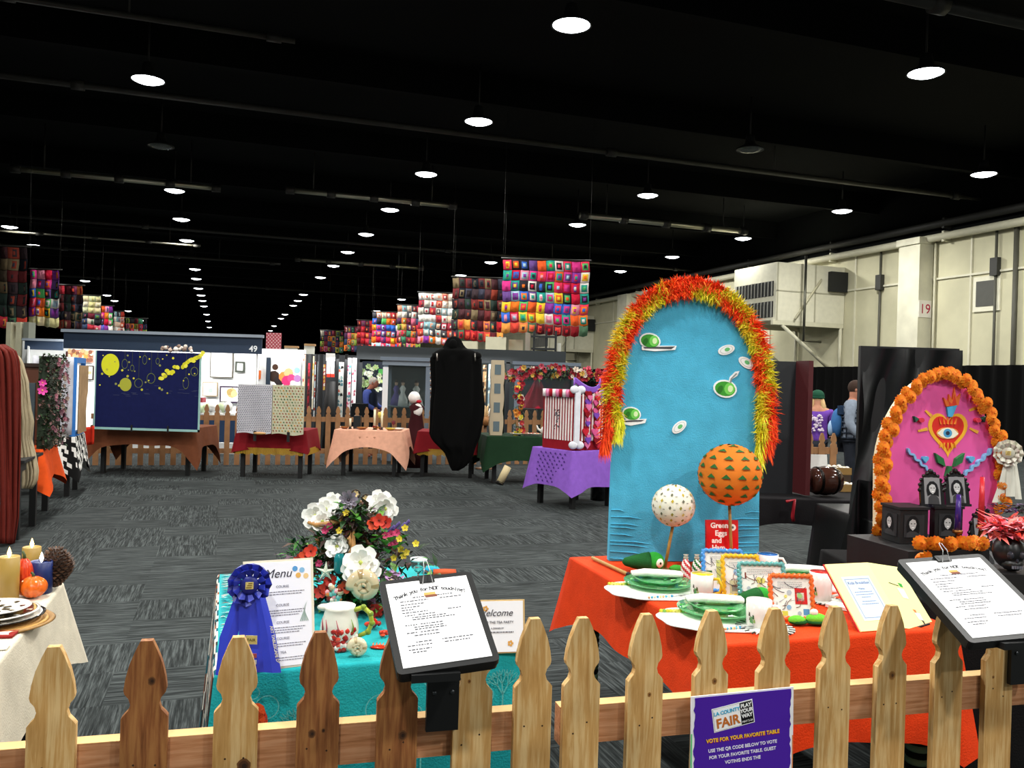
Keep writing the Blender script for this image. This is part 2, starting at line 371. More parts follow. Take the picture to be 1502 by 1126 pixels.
# ---------------------------------------------------------------- right wall fittings
def ac_unit():
    Q = P(1240, 398, 29.9); u, v = uv(Q); v -= 0
    w_, t_ = 2.84, 2.54; z0, z1 = 3.98, 5.95
    t = thing('wall_air_unit', 'large cream air handling unit on a wall bracket with black grilles', 'air unit', hall(UR - w_, v, z0), HALL)
    h = z1 - z0; mb = MB('#d6d3bd'); mb.box(0, w_ - .02, 0, t_, 0, h)
    for x in (.02, w_ * .55): mb.box(x, x + .05, -.02, 0, 0, h, '#a8a58f')
    mb.box(0, w_ - .02, -.02, 0, h * .5, h * .5 + .04, '#a8a58f'); mb.build('casing', 'paint', t)
    for k, (a, b) in enumerate(((.1, h * .33), (h * .42, h * .68))):
        g = MB('#16181a'); g.box(-.02, 0, .15, t_ - .15, a, b); gr = g.build('air_grille', 'black_metal', t)
        s_ = MB('#8c8c84')
        for i in range(12): y = .2 + i * (t_ - .4) / 11; s_.box(-.05, -.02, y, y + .03, a, b)
        s_.build('grille_blade', 'paint', gr)['kind'] = 'stuff'
    m = MB('#c9c6ae'); m.box(-.1, w_ - .02, 0, .12, -.16, 0); m.box(-.1, w_ - .02, t_ - .12, t_, -.16, 0)
    for y in (.05, t_ - .05):
        m.tube([(.3, y, -.16), (w_ - .1, y, -1.9)], .06, 6); m.tube([(w_ - .1, y, -.16), (w_ - .1, y, -1.9)], .06, 6)
    m.build('wall_bracket', 'paint', t)
    m = MB('#55554c'); m.tube([(.9, -.35, 2.2), (.9, -.35, -.7), (1.6, -.35, -.7)], .045, 8); m.build('drain_pipe', 'metalc', t)
    m = MB('#c2bea2'); m.tube([(w_ * .62, -.1, h * .75), (w_ * .25, -.1, .05)], .035, 6); m.build('brace', 'paint', t)
    m = MB('#1a1c1c'); m.box(w_ - .75, w_ - .05, -.2, -.03, h * .55, h * .9); m.build('control_box', 'paint', t)
ac_unit()
def at_wall(px, py, off=.0):
    """point of the right wall (moved off into the hall) seen at a pixel"""
    a, b = ray(px, py); d = (UR - off) / (a * ca + sa); return V((a * d, d, EYE - b * d))
p = at_wall(1345, 450, .5); u, v = uv(p)
mb = MB('#d8d5bf', HT); mb.box(UR - .55, UR - .01, v - .1, v + .75, 0, 6.4); mb.box(UR - .62, UR - .01, v - .15, v + .8, 6.2, 6.4)
struct(mb.build('trim_40', 'steel_white', loc=(0, 0, 0)))
p2 = at_wall(920, 450, .5); v2 = uv(p2)[1]
mb = MB('#d8d5bf', HT); mb.box(UR - .6, UR - .01, v2 - .1, v2 + 1.0, 0, 6.4); struct(mb.build('trim_41', 'steel_white', loc=(0, 0, 0)))
# numbered sign 19
t = thing('number_sign', 'small white sign with a red 19 on the wall column', 'sign', p + V((0, 0, 0)), HALL)
bm = MB('#e8e4da'); bm.box(-.05, .43, -.13, -.11, -.32, .2); bm.build('sign_panel', 'paper', t)
bm = MB(); textmesh(bm, '19', .42, TR(.19, -.135, -.2), '#b3123a'); bm.build('number', 'paper', t)
t = MB('#5d5c50', HT)
a = at_wall(1446, 428, .06); ua, va = uv(a); bx = MB('#d9d6c0', HT); bx.box(UR - .05, UR, va - .45, va + .45, a.z - .55, a.z + .45)
vt = thing('wall_vent', 'small grey square vent with cream frame high on the right wall', 'vent', V((a.x, a.y, a.z)), HALL)
bx.build('vent_frame', 'paint', vt, world=True)
b2 = MB('#4a4a44', HT); b2.box(UR - .07, UR - .05, va - .33, va + .33, a.z - .4, a.z + .32); b2.build('vent_grille', 'paint', vt, world=True)
# wall conduits
for i, (px, lab) in enumerate([(1290, 'dark vertical conduit on the wall between air unit and column'), (1459, 'dark vertical conduit with box right of the wall vent'), (1488, 'thick vertical pipe at the right end of the wall'), (1370, 'cream vertical conduit just right of the numbered column')]):
    a = at_wall(px, 450, .08); ua, va = uv(a)
    t = thing('wall_conduit', lab, 'pipe', hall(UR - .08, va, 0), HALL, 'conduits on the right wall')
    m = MB('#4b4a40' if i < 3 else '#b9b69e'); m.tube([(0, 0, .05), (0, 0, 6.3)], .04 if i != 2 else .07, 6); m.build('conduit', 'paint', t)
    if i in (0, 1): m = MB('#2e2e2a'); m.box(-.1, .05, -.12, .12, 5.0, 5.5); m.build('junction_box', 'paint', t)
for z, lab, cl in ((6.35, 'thick cream pipe running along the top of the right wall', '#c3c0a8'), (6.75, 'dark pipe running above the cream pipe of the right wall', '#2c2c28')):
    m = MB(cl, HT); m.tube([(UR - .25, V0 + 1, z), (UR - .25, V1 - 1, z)], .12, 8)
    for v in range(-10, 110, 5): m.box(UR - .3, UR - .02, v, v + .08, z - .16, z + .16)
    tag(m.build('wall_pipe', 'paint'), lab, 'pipe')
# black pipe-and-drape along the right wall
k = 0
for v in range(-2, 60, 4):
    a, b = float(v), float(v + 4)
    def fn(s, q, a=a, b=b): 
        vv = a + (b - a) * s; return HT @ V((UR - 1.0 + .06 * sin(vv * 14), vv, .02 + 2.42 * q))
    m = MB('#060606'); m.grid(fn, 60, 3, smooth=True)
    o = m.build('black_drape', 'black_drape'); tag(o, 'panel of the black pleated drape hung along the right wall', 'curtain', 'black drapes along the right wall')
# ================================================================ picket fences
def picket_outline(h, w=.089):
    s = w / .089
    right = [(.0115, 0), (.020, -.018), (.031, -.046), (.038, -.075), (.041, -.098), (.039, -.106), (.031, -.116), (.0275, -.128), (.031, -.140), (.040, -.150), (.0445, -.156)]
    pts = [(-x * s, h + z) for x, z in right] + [(-w / 2, 0)]
    return pts + [(x, z) for x, z in reversed([(x * s, h + z) for x, z in right] + [(w / 2, 0)])]
LA = G(80, 947, 1.067); LB = G(1307, 888, 1.067)
FYAW = math.atan2(LB.y - LA.y, LB.x - LA.x)
def online(px, py, off=0.0):
    """point of the front fence's plane (moved back by off) seen at a pixel"""
    n = V((-sin(FYAW), cos(FYAW), 0)); a, b = ray(px, py)
    d = (LA.dot(n) + off) / (a * n.x + n.y); return V((a * d, d, EYE - b * d))
tops = [(-58, 956), (80, 947), (216, 938), (350, 933), (470, 926), (586, 920), (696, 912), (784, 906), (855, 905), (948, 900), (1044, 895), (1136, 892), (1225, 889), (1308, 887), (1391, 884), (1465, 882), (1540, 880), (1612, 877), (1682, 875), (1750, 872)]
dark = {2, 4, 5}
fy = Matrix.Rotation(FYAW, 4, 'Z')
def front_panel(ids, label):
    root_p = online(*tops[ids[0]]); root = thing('picket_fence', label, 'fence', (root_p.x, root_p.y, 0), FYAW, 'picket fence panels in the foreground')
    W = XF[root.name].inverted(); loc = {}
    for i in ids:
        p = W @ online(*tops[i]); m = MB('#ffffff'); o = picket_outline(p.z)
        m.prism([(x + p.x, z) for x, z in o][::-1], -.009, .009, T=None)
        n0 = len(m.f); loc[i] = p
        kn = m; rnd = random.Random(i * 5 + 1)
        def dot(x, z, r, c, lv, sz=1.2, n=16): kn.add([(x + r * cos(2 * pi * k / n) * (1 + .1 * sin(k * 2.1)), -.0091 - .00012 * lv, z + r * sz * sin(2 * pi * k / n)) for k in range(n)], [tuple(range(n))], c)
        for sx in (-.018, .018): dot(p.x + sx + rnd.uniform(-.006, .006), .815 + rnd.uniform(-.015, .02), .0022, '#3a2412', 1, 1, 8)
        KN = {2: [(.012, -.082, .0075)], 3: [(.018, -.27, .014)], 4: [(-.012, -.215, .008), (.012, -.21, .004)], 5: [(.012, -.235, .010)], 9: [(.01, -.19, .005)], 10: [(.008, -.17, .007)], 13: [(.0, -.18, .010)], 6: [(-.01, -.13, .004)], 15: [(-.02, -.2, .004)]}
        for kx, kz, kr in KN.get(i, []):
            c3 = ('#6a4322', '#4a2c14', '#2c180a') if i in dark or i == 3 else ('#a8783e', '#8a5c2c', '#5a3818')
            dot(p.x + kx, p.z + kz, kr, c3[0], 1); dot(p.x + kx, p.z + kz, kr * .72, c3[1], 2); dot(p.x + kx + kr * .1, p.z + kz, kr * .35, c3[2], 3)
        pk = m.build('picket', ['wood_brown' if i in dark else 'wood_tan', 'paint'], root)
        for q_ in range(n0, len(m.f)): pk.data.polygons[q_].material_index = 1
    x0 = loc[ids[0]].x - .046; x1 = loc[ids[-1]].x + .046
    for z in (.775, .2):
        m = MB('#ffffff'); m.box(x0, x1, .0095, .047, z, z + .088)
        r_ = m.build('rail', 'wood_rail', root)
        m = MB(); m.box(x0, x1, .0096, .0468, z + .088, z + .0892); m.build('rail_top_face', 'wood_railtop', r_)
    return root
front_panel(list(range(0, 8)), 'wooden picket fence panel at left with dark and pale gothic pickets')
front_panel(list(range(8, 20)), 'pale wooden picket fence panel at right carrying the purple sign')
# far fence: one panel then copies
def far_panel():
    t = thing('picket_fence', 'x', 'fence', (0, 0, 0), 0, 'picket fence panels behind the displays')
    for i in range(14):
        m = MB('#ffffff'); m.prism([(x + .087 + i * .174, z) for x, z in picket_outline(1.06)][::-1], -.009, .009); m.build('picket', 'wood_far', t)
    for z in (.78, .2): m = MB(); m.box(0, 2.42, .0095, .047, z, z + .088); m.build('rail', 'wood_far', t)
    return t
FP = far_panel()
fa = G(160, 682); fb = G(905, 682 - 2)
fyaw = math.atan2(fb.y - fa.y, fb.x - fa.x); fd = V((cos(fyaw), sin(fyaw), 0))
labs = ['far picket fence panel seen under the navy banner table', 'far picket fence panel between navy banner and white booth', 'far picket fence panel between crimson and peach tables', 'far picket fence panel behind the black hooded figure', 'far picket fence panel behind the green cloth table', 'far picket fence panel behind the purple cloth table']
for i in range(6):
    p = fa + fd * (2.44 * i - .3); p.z = 0
    if i == 0: FP.location = p; FP.rotation_euler = (0, 0, fyaw); XF[FP.name] = Matrix.Translation(p); FP['label'] = labs[0]
    else: dup(FP, p, fyaw, labs[i])
q = P(1165, 690, 10.8); dup(FP, (q.x - 1.6, q.y, 0), HALL - .1, 'picket fence panel behind the barrel seen between the tall boards')
# ================================================================ tables and cloths
def table(name, label, loc, rz, W, L, H=.75, legc='#101112', group=None, stripes=None, legm='paint'):
    t = thing(name, label, 'table', loc, rz, group)
    m = MB(legc); m.box(.01, W - .01, .01, L - .01, H - .03, H - .004); m.build('tabletop', 'paint', t)
    m = MB(legc); m.box(.06, W - .06, .06, .08, H - .12, H - .03); m.box(.06, W - .06, L - .08, L - .06, H - .12, H - .03); m.box(.06, .08, .06, L - .06, H - .12, H - .03); m.box(W - .08, W - .06, .06, L - .06, H - .12, H - .03); m.build('apron', 'paint', t)
    for x in (.05, W - .11):
        for y in (.05, L - .11):
            m = MB(legc)
            if stripes:
                z = 0; k = 0
                while z < H - .035: m.lathe([(.042, z), (.046, z + .012), (.042, z + .025)], 14, (x + .03, y + .03, 0), stripes[k % len(stripes)]); z += .025; k += 1
            else: m.box(x, x + .06, y, y + .06, 0, H - .03)
            m.build('leg', 'fabric' if stripes else legm, t)
    return t
def cloth_mb(W, L, H, drop, c, amp=.012, seed=1, corner=.35, flare=.02, topcol=None, colfn=None, nper=26, scallop=0, drops=None, th=.004):
    """tablecloth in the table's own frame: flat top, rounded edge, rippled skirt, pointed corner folds"""
    rnd = random.Random(seed); m = MB(c); rr = .012; H = H + th
    per = []; 
    def seg(p, q, n, side):
        for i in range(n): t = i / n; per.append((p[0] + (q[0] - p[0]) * t, p[1] + (q[1] - p[1]) * t, side, t))
    nW, nL = max(6, int(nper * W)), max(6, int(nper * L))
    seg((0, 0), (W, 0), nW, 0); seg((W, 0), (W, L), nL, 1); seg((W, L), (0, L), nW, 2); seg((0, L), (0, 0), nL, 3)
    nrm = [(0, -1), (1, 0), (0, 1), (-1, 0)]; lens = [W, L, W, L]
    ph = [rnd.uniform(0, 6) for _ in range(6)]; rings = 9; rows = []; N = len(per); info = []
    for k, (x, y, sd, t) in enumerate(per):
        Ls = lens[sd]; dc = min(t, 1 - t) * Ls; cf = math.exp(-dc / .11); n = V((nrm[sd][0], nrm[sd][1], 0))
        if dc < .09:
            o = nrm[(sd - 1) % 4] if t < .5 else nrm[(sd + 1) % 4]; w_ = .5 * (1 - dc / .09); n = (n * (1 - w_) + V((o[0], o[1], 0)) * w_).normalized()
        s_ = k / N * 2 * (W + L); wv = sin(s_ * 9 + ph[0]) * .6 + sin(s_ * 17 + ph[1]) * .4
        dd = drops[sd] if drops else drop
        info.append((V((x, y, 0)), n, cf, wv, dd * (1 + corner * cf) + .008 * sin(s_ * 11 + ph[2]) + (scallop * abs(sin(s_ * 12)) if scallop else 0)))
    prof = [(0, 0, 0)] + [(rr * sin(a) , -(rr - rr * cos(a)), 0) for a in (pi / 6, pi / 3, pi / 2)]
    vs = []; 
    for j in range(4 + rings):
        for (p, n, cf, wv, dr) in info:
            if j < 4: q = p + n * (prof[j][0]) + V((0, 0, H + prof[j][1]))
            else:
                t = (j - 3) / rings; q = p + n * (rr + flare * t + amp * wv * t + .06 * cf * t) + V((0, 0, H - rr - (dr - rr) * t))
            vs.append(q)
    fs = []; cl = []
    for j in range(3 + rings):
        for k in range(N):
            fs.append((j * N + k, (j + 1) * N + k, (j + 1) * N + (k + 1) % N, j * N + (k + 1) % N))
            cl.append(colfn(per[k][2], per[k][3], max(0, (j - 3) / rings)) if colfn else c)
    m.add(vs, fs, cl, True)
    m.add([info_[0] + V((0, 0, H)) for info_ in info], [tuple(range(N))], topcol or c)
    return m
def cloth(name, label, cat, loc, rz, mb, group=None, m='fabric'):
    o = mb.build(name, m, loc=loc, rz=rz); return tag(o, label, cat, group)
def on(tab, x, y, z=.7545): return XF[tab.name] @ V((x, y, z))
def frame_pts(n, r): return [(r * cos(2 * pi * k / n), r * sin(2 * pi * k / n)) for k in range(n)]
# ---- ocean table
NL = G(318, 989, .75); OY = R(18.6)
OW, OL = .95, 1.27
OT = table('display_table', 'black legged table under the teal ocean tablecloth', (NL.x, NL.y, 0), OY, OW, OL)
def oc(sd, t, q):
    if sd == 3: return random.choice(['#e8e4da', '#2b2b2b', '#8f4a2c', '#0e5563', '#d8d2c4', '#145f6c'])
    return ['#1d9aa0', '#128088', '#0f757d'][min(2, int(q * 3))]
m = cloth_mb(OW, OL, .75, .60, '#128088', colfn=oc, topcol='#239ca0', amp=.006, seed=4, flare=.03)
rnd = random.Random(3)
y = .012
while y < OL - .01:      # printed wave pattern of the left edge of the cloth
    x = .005
    while x < .22:
        wd = rnd.uniform(.015, .09); yo = .006 * sin(x * 40 + y * 25); c = rnd.choice(['#0f4a5c', '#e9f2ee', '#0b2f3c', '#2a9aa2', '#1c6f7c', '#0f4a5c', '#e9f2ee', '#9a5a3a'])
        m.add([(x, y + yo, .7548), (x + wd * .5, y + yo + .007, .7549), (x + wd, y + yo + .002, .7548), (x + wd * .5, y + yo + .014, .7549)], [(0, 1, 2, 3)], c); x += wd
    y += .0125
def ring(m, x, z, r, c, y=-.034, n=18, wth=.003):
    pts = []
    for k in range(n): a0, a1 = 2 * pi * k / n, 2 * pi * (k + 1) / n; m.add([(x + r * cos(a0), y, z + r * sin(a0)), (x + r * cos(a1), y, z + r * sin(a1)), (x + (r - wth) * cos(a1), y, z + (r - wth) * sin(a1)), (x + (r - wth) * cos(a0), y, z + (r - wth) * sin(a0))], [(3, 2, 1, 0)], c)
def disc(m, x, z, r, c, y=-.034, n=18, sx=1, rot=0, T=None):
    m.add([(x + r * sx * cos(2 * pi * k / n) * cos(rot) - r * sin(2 * pi * k / n) * sin(rot), y, z + r * sx * cos(2 * pi * k / n) * sin(rot) + r * sin(2 * pi * k / n) * cos(rot)) for k in range(n)], [tuple(range(n))], c, T=T)
def coral(m, x, z, h, c, y=-.033, dep=3, ang=pi / 2, wd=.005):
    x1, z1 = x + h * cos(ang), z + h * sin(ang); nx, nz = -sin(ang) * wd / 2, cos(ang) * wd / 2
    m.add([(x - nx, y, z - nz), (x + nx, y, z + nz), (x1 + nx, y, z1 + nz), (x1 - nx, y, z1 - nz)], [(0, 1, 2, 3)], c)
    if dep:
        for da in (-.5, .1, .55): coral(m, x + h * .8 * cos(ang), z + h * .8 * sin(ang), h * .72, c, y, dep - 1, ang + da, wd * .8)
for x, z, r in ((.1, .70, .02), (.14, .655, .035), (.47, .62, .045), (.58, .60, .02), (.62, .69, .016), (.80, .63, .03), (.3, .5, .03), (.72, .52, .028), (.12, .50, .025)): ring(m, x, z, r, '#5fb3b5')
disc(m, .11, .615, .045, '#c8402a', sx=.75); 
for k in range(6): disc(m, .11, .645 - k * .012, .028, '#8c2018', y=-.0345, sx=.9, n=10) if k % 2 else disc(m, .11, .645 - k * .012, .026, '#e0572c', y=-.0346, n=10)
for x, z, h in ((.24, .50, .07), (.30, .52, .05), (.72, .60, .05), (.86, .58, .06), (.8, .45, .06), (.6, .42, .06), (.05, .42, .05)): coral(m, x, z, h, '#58adad')
def shellfan(m, x, z, r, c1, c2, y=-.035):
    for k in range(9):
        a0, a1 = pi * k / 9, pi * (k + 1) / 9
        m.add([(x, y, z), (x + r * cos(a0), y, z + r * sin(a0)), (x + r * cos(a1), y, z + r * sin(a1))], [(0, 1, 2)], c1 if k % 2 else c2)
for x, z, r, a, b in ((.52, .27, .1, '#8d9ca4', '#3a4750'), (.66, .30, .05, '#a05a3a', '#e0b090'), (.80, .26, .06, '#c86a4a', '#f0c8b0'), (.3, .27, .07, '#c8a890', '#7a5a4a'), (.1, .3, .06, '#e6ddcc', '#8c6a50'), (.42, .3, .05, '#d8d0c0', '#59636a')): shellfan(m, x, z, r, a, b)
for k in range(14):
    a = 2 * pi * k / 14; m.add([(.76, -.036, .28), (.76 + .05 * cos(a), -.036, .28 + .05 * sin(a)), (.76 + .05 * cos(a + .2), -.036, .28 + .05 * sin(a + .2))], [(0, 1, 2)], '#e0774a')
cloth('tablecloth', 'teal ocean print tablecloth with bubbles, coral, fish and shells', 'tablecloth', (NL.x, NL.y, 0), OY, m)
# ---- orange table
RNL = G(1066, 946, .75); RFL = G(838, 818, .75); rl = (RFL - RNL).length
RYAW = math.atan2(-(RFL.x - RNL.x), RFL.y - RNL.y)
RY = RYAW; RW, RLn = .97, rl
RTt = table('display_table', 'table with black and white striped legs under the orange cloth', (RNL.x, RNL.y, 0), RY, RW, RLn, stripes=['#0b0f0c', '#5f7a68'])
for lx in (.08, RW - .08):
    for ly in (.08, RLn - .08):
        m = MB('#b8982c'); rnf = random.Random(int(lx * 10 + ly * 7))
        for k in range(160): a = rnf.uniform(0, 6.28); m.leaf((lx + .045 * cos(a), ly + .045 * sin(a), rnf.uniform(.02, .075)), (cos(a), sin(a), -.6), .07, .008, rnf.choice(['#b8982c', '#d0b040', '#8c7420']))
        m.build('straw_foot_cuff', 'plant', RTt)
m = cloth_mb(RW, RLn, .75, .27, '#d0390f', topcol='#d43e12', amp=.010, seed=9, corner=.55, flare=.03, drops=[.36, .3, .25, .25])
cloth('tablecloth', 'plain bright orange-red tablecloth with pointed corner folds', 'tablecloth', (RNL.x, RNL.y, 0), RY, m)
# ---- cream table at left
CFR = G(90, 856, .75); CNR = G(2, 962, .75); dv = (CFR - CNR).normalized(); CYAW = math.atan2(-dv.x, dv.y); CW, CL = .95, 1.35
co = CFR - dv * CL - V((cos(CYAW), sin(CYAW), 0)) * CW
CT = table('display_table', 'black legged table under the cream linen cloth', (co.x, co.y, 0), CYAW, CW, CL)
m = cloth_mb(CW, CL, .75, .27, '#cfc6b2', topcol='#d9d0bd', amp=.012, seed=2, corner=.3, flare=.05)
cloth('tablecloth', 'cream linen tablecloth hanging over the lower left table', 'tablecloth', (co.x, co.y, 0), CYAW, m)
# ---- altar table
DFL = G(1262, 832, .75); DYAW = HALL - R(1); DW, DL = 1.15, 1.3
d0 = V((1.77, 3.36, 0)); DTY = R(2)
DT = table('display_table', 'table under the black cloth before the pink arch', (d0.x, d0.y, 0), DTY, DW, DL)
m = cloth_mb(DW, DL, .75, .62, '#0b0a0b', amp=.012, seed=6, corner=.1)
cloth('tablecloth', 'black tablecloth of the altar table before the pink arch', 'tablecloth', (d0.x, d0.y, 0), DTY, m)
# ================================================================ clipboards, signs on the fence
def paper_lines(m, T, W, H, rows, seed=1):
    rnd = random.Random(seed); random.seed(seed)
    for (z, x0, x1) in rows: scribble(m, T, x0 * W, x1 * W, z * H)
def clipboard(BL, BR, TL, label, arm_left):
    x = (BR - BL).normalized(); yv = (TL - BL); yv = (yv - x * yv.dot(x)).normalized(); n = x.cross(yv)   # n points to the reader
    T = Matrix((x, -n, yv)).transposed().to_4x4(); T.translation = BL       # local: x right, y away from reader, z up the board
    W, H = (BR - BL).length, (TL - BL).length
    t = thing('display_stand', label, 'clipboard', (BL.x, BL.y, BL.z), 0)
    m = MB('#101112'); r = .012
    rr = [(x_, z_) for (cx, cz, a0) in ((r, r, pi), (W - r, r, 1.5 * pi), (W - r, H - r, 0), (r, H - r, .5 * pi)) for x_, z_ in [(cx + r * cos(a0 + k * pi / 8), cz + r * sin(a0 + k * pi / 8)) for k in range(5)]]
    m.prism(rr, 0, .014, T=T); m.prism([(a * .98 + .002, b * .985 + .002) for a, b in rr], .014, .026, T=T, c='#0b0c0c')
    m.build('tray', 'black_metal', t, world=True)
    m = MB('#f4f4f6'); pw, ph = W * .87, H * .90; ox, oz = (W - pw) / 2, .014
    m.box(ox, ox + pw, -.0012, -.0001, oz, oz + ph, T=T)
    TP = T @ Matrix.Translation((ox, -.0014, oz))
    # arched headline
    s = 'Thank you for NOT touching!'; n_ = len(s)
    for i, ch in enumerate(s):
        if ch == ' ': continue
        u = (i + .5) / n_ - .5; ang = -u * .75
        textmesh(m, ch, .0155, TP @ Matrix.Translation((pw / 2 + u * pw * .86, 0, ph - .034 - 1.35 * u * u * .062)) @ Matrix.Rotation(-ang * .42, 4, 'Y'), '#26262c', bold=.0003)
    m.box(pw / 2 - .014, pw / 2 + .012, -.0004, 0, ph - .052, ph - .041, '#c9a05a', TP); m.box(pw / 2 - .012, pw / 2 + .014, -.0006, 0, ph - .056, ph - .049, '#7a4a3a', TP)
    for z, a, b in ((.79, .28, .78), (.75, .12, .46), (.75, .6, .86), (.71, .12, .40), (.675, .12, .34), (.645, .12, .26), (.61, .12, .42), (.605, .66, .82), (.575, .14, .26), (.575, .30, .5),
                    (.545, .22, .62), (.52, .22, .72), (.46, .12, .26), (.46, .3, .56), (.43, .22, .56), (.405, .22, .60), (.37, .12, .24), (.37, .28, .5), (.335, .2, .5), (.26, .2, .38), (.26, .5, .86), (.225, .1, .38), (.225, .52, .82), (.18, .1, .36), (.15, .14, .3)):
        scribble(m, TP, a * pw, b * pw, z * ph, h=.0027, c='#4c4c54', y=-.0002)
    m.build('printed_sheet', 'paper', t, world=True)
    m = MB('#0c0c0d'); m.box(W * .42, W * .58, -.006, .002, H - .024, H - .002, T=T); cb = m.build('clip_body', 'black_metal', t, world=True)
    m = MB('#b8b8b8')
    for s_ in (-1, 1): m.tube([T @ V((W * .5 + s_ * .012, -.004, H - .03)), T @ V((W * .5 + s_ * .006, -.03, H - .01)), T @ V((W * .5 + s_ * .004, -.034, H + .012)), T @ V((W * .5, -.034, H + .016))], .0012, 6)
    m.build('clip_wire', 'metalc', cb, world=True)
    # bracket down to the fence
    c = T @ V((W * arm_left, .024, .01)); m = MB('#0e0f10'); B = fy.copy(); B.translation = V((c.x, c.y, 0))
    zt = c.z + .006; m.box(-.05, .05, -.03, .03, zt - .012, zt + .004, T=B)
    m.build('tilt_plate', 'black_metal', t, world=True)
    fp = online(751 + (c.x / c.y) * F, 1010, -.016); B2 = fy.copy(); B2.translation = V((fp.x, fp.y, 0))
    m = MB('#0c0d0e'); m.box(-.036, .036, -.008, .004, .845, zt, T=B2); 
    m.build('mounting_plate', 'black_metal', t, world=True)
    m = MB('#4a4d50')
    for s_ in (-.02, .02): m.lathe([(.005, 0), (.005, .003), (.003, .004)], 10, T=B2 @ TR(s_, -.008, .93, 0, pi / 2))
    m.build('bolt_heads', 'metalc', t, world=True)['kind'] = 'stuff'
    return t
clipboard(P(583, 990, 1.71), P(734, 968, 1.77), P(562, 852, 1.94), 'tilted black clipboard with thank-you notice in front of the teal table', .36)
clipboard(P(1423, 943, 2.03), P(1560, 930, 2.08), P(1332, 820, 2.30), 'tilted black clipboard with thank-you notice at the right picture edge', .5)
# purple voting sign
def vote_sign():
    TL, TR_ = online(1013, 1021, -.016), online(1163, 1010, -.016); x = (TR_ - TL).normalized(); T = basis(TL, (x.x, x.y, 0)) @ Matrix.Rotation(-.02, 4, 'Y')
    W = (TR_ - TL).length; H = .31
    t = thing('vote_sign', 'purple voting sign with torn white edges stapled to pale fence pickets', 'sign', TL - V((0, 0, H)), 0)
    m = MB('#f4f2f6'); m.box(0, W, -.003, 0, -H, 0, T=T); m.box(0, .004, -.0033, -.003, -H, -.09, '#6fd08a', T); m.box(W - .003, W, -.0033, -.003, -H, -.12, '#e08a5a', T); m.build('backing_sheet', 'paper', t, world=True)
    m = MB('#4a1fa3'); rnd = random.Random(5); L_ = []; R_ = []
    for k in range(32): z = -.004 - k * (H - .008) / 31; L_.append((.009 + rnd.uniform(-.0025, .0025), z)); R_.append((W - .009 + rnd.uniform(-.0025, .0025), z))
    m.prism(L_ + R_[::-1], -.0042, -.0031, T=T); m.build('purple_panel', 'paper', t, world=True)
    Y = -.0046
    q = T @ Matrix.Translation((.057, Y, -.038)) @ Matrix.Rotation(-.14, 4, 'Y')
    m = MB('#fbfbfb'); m.box(-.003, .108, -.0004, .0003, -.054, .004, T=q); m.box(-.001, .106, -.0007, -.0004, -.0525, .0025, '#9a9a9a', q); m.box(0, .105, -.001, -.0007, -.0515, .0015, '#fbfbfb', q)
    m.box(.072, .105, -.0014, -.001, -.0515, .0015, '#0c0c0e', q)
    qq = q @ Matrix.Translation((0, -.0018, 0))
    textmesh(m, 'LA COUNTY', .0125, qq @ Matrix.Translation((.036, 0, -.014)), '#3fb0d8', bold=.0003)
    textmesh(m, 'FAIR', .032, qq @ Matrix.Translation((.036, 0, -.045)), '#c8702a', bold=.0008)
    for i, s in enumerate(('PLAY', 'YOUR', 'WAY')): textmesh(m, s, .0125, qq @ Matrix.Translation((.0885, 0, -.0105 - i * .0125)), '#f4f4f4', bold=.0005)
    textmesh(m, 'MAY 2-26', .007, qq @ Matrix.Translation((.0885, 0, -.0475)), '#f4f4f4')
    m.build('fair_logo', 'paper', t, world=True)
    m = MB()
    for dx, dz, c in ((.0008, -.0012, '#d8262a'), (0, 0, '#f6d33a')):
        textmesh(m, 'VOTE FOR YOUR FAVORITE TABLE', .0128, T @ Matrix.Translation((W / 2 + dx, Y - (.0006 if c[1] == 'f' else 0), -.112 + dz)) @ Matrix.Rotation(-.03, 4, 'Y'), c, bold=.0006 if c[1] == 'd' else .0002)
    for i, s in enumerate(('USE THE QR CODE BELOW TO VOTE', 'FOR YOUR FAVORITE TABLE. GUEST', 'VOTING ENDS THE')):
        textmesh(m, s, .0112, T @ Matrix.Translation((W / 2, Y, -.136 - i * .0165)) @ Matrix.Rotation(-.03, 4, 'Y'), '#f3f0fa', bold=.0002)
    m.build('lettering', 'paper', t, world=True)
vote_sign()
# ================================================================ things on the ocean table
TZ = .7555
def standing_card(name, label, cat, BLp, BRp, H, lean, frame='#e4ddc8', fw=.008, dark_inner=False):
    """framed card: returns thing and matrix (x right, y away, z up the card)"""
    x = BRp - BLp; x.z = 0; W = x.length; T = basis(BLp, x) @ Matrix.Rotation(-lean, 4, 'X')
    t = thing(name, label, cat, ((BLp + BRp) / 2), math.atan2(x.y, x.x))
    m = MB(frame); m.box(-fw, W + fw, .004, .014, 0, fw, T=T); m.box(-fw, W + fw, .004, .014, H - fw, H + .0, T=T); m.box(-fw, fw * .2, .004, .014, fw, H - fw, T=T); m.box(W - fw * .2, W + fw, .004, .014, fw, H - fw, T=T)
    m.box(-fw * .5, W + fw * .5, .012, .016, fw * .5, H - fw * .5, '#3a3226', T); m.build('frame', 'paint', t, world=True)
    m = MB('#2b2a28'); m.add([T @ V((W * .4, .016, H * .75)), T @ V((W * .6, .016, H * .75)), T @ V((W * .6, .016 + H * .25, 0)) , T @ V((W * .4, .016 + H * .25, 0))], [(0, 1, 2, 3), (3, 2, 1, 0)])
    zb = BLp.z
    m.v[2].z = max(m.v[2].z, zb); m.v[3].z = zb; m.v[2].z = zb; m.build('easel_strut', 'paint', t, world=True)
    return t, T, W
bl, br = G(362, 986, TZ), G(459, 975, TZ); bl.y += .0
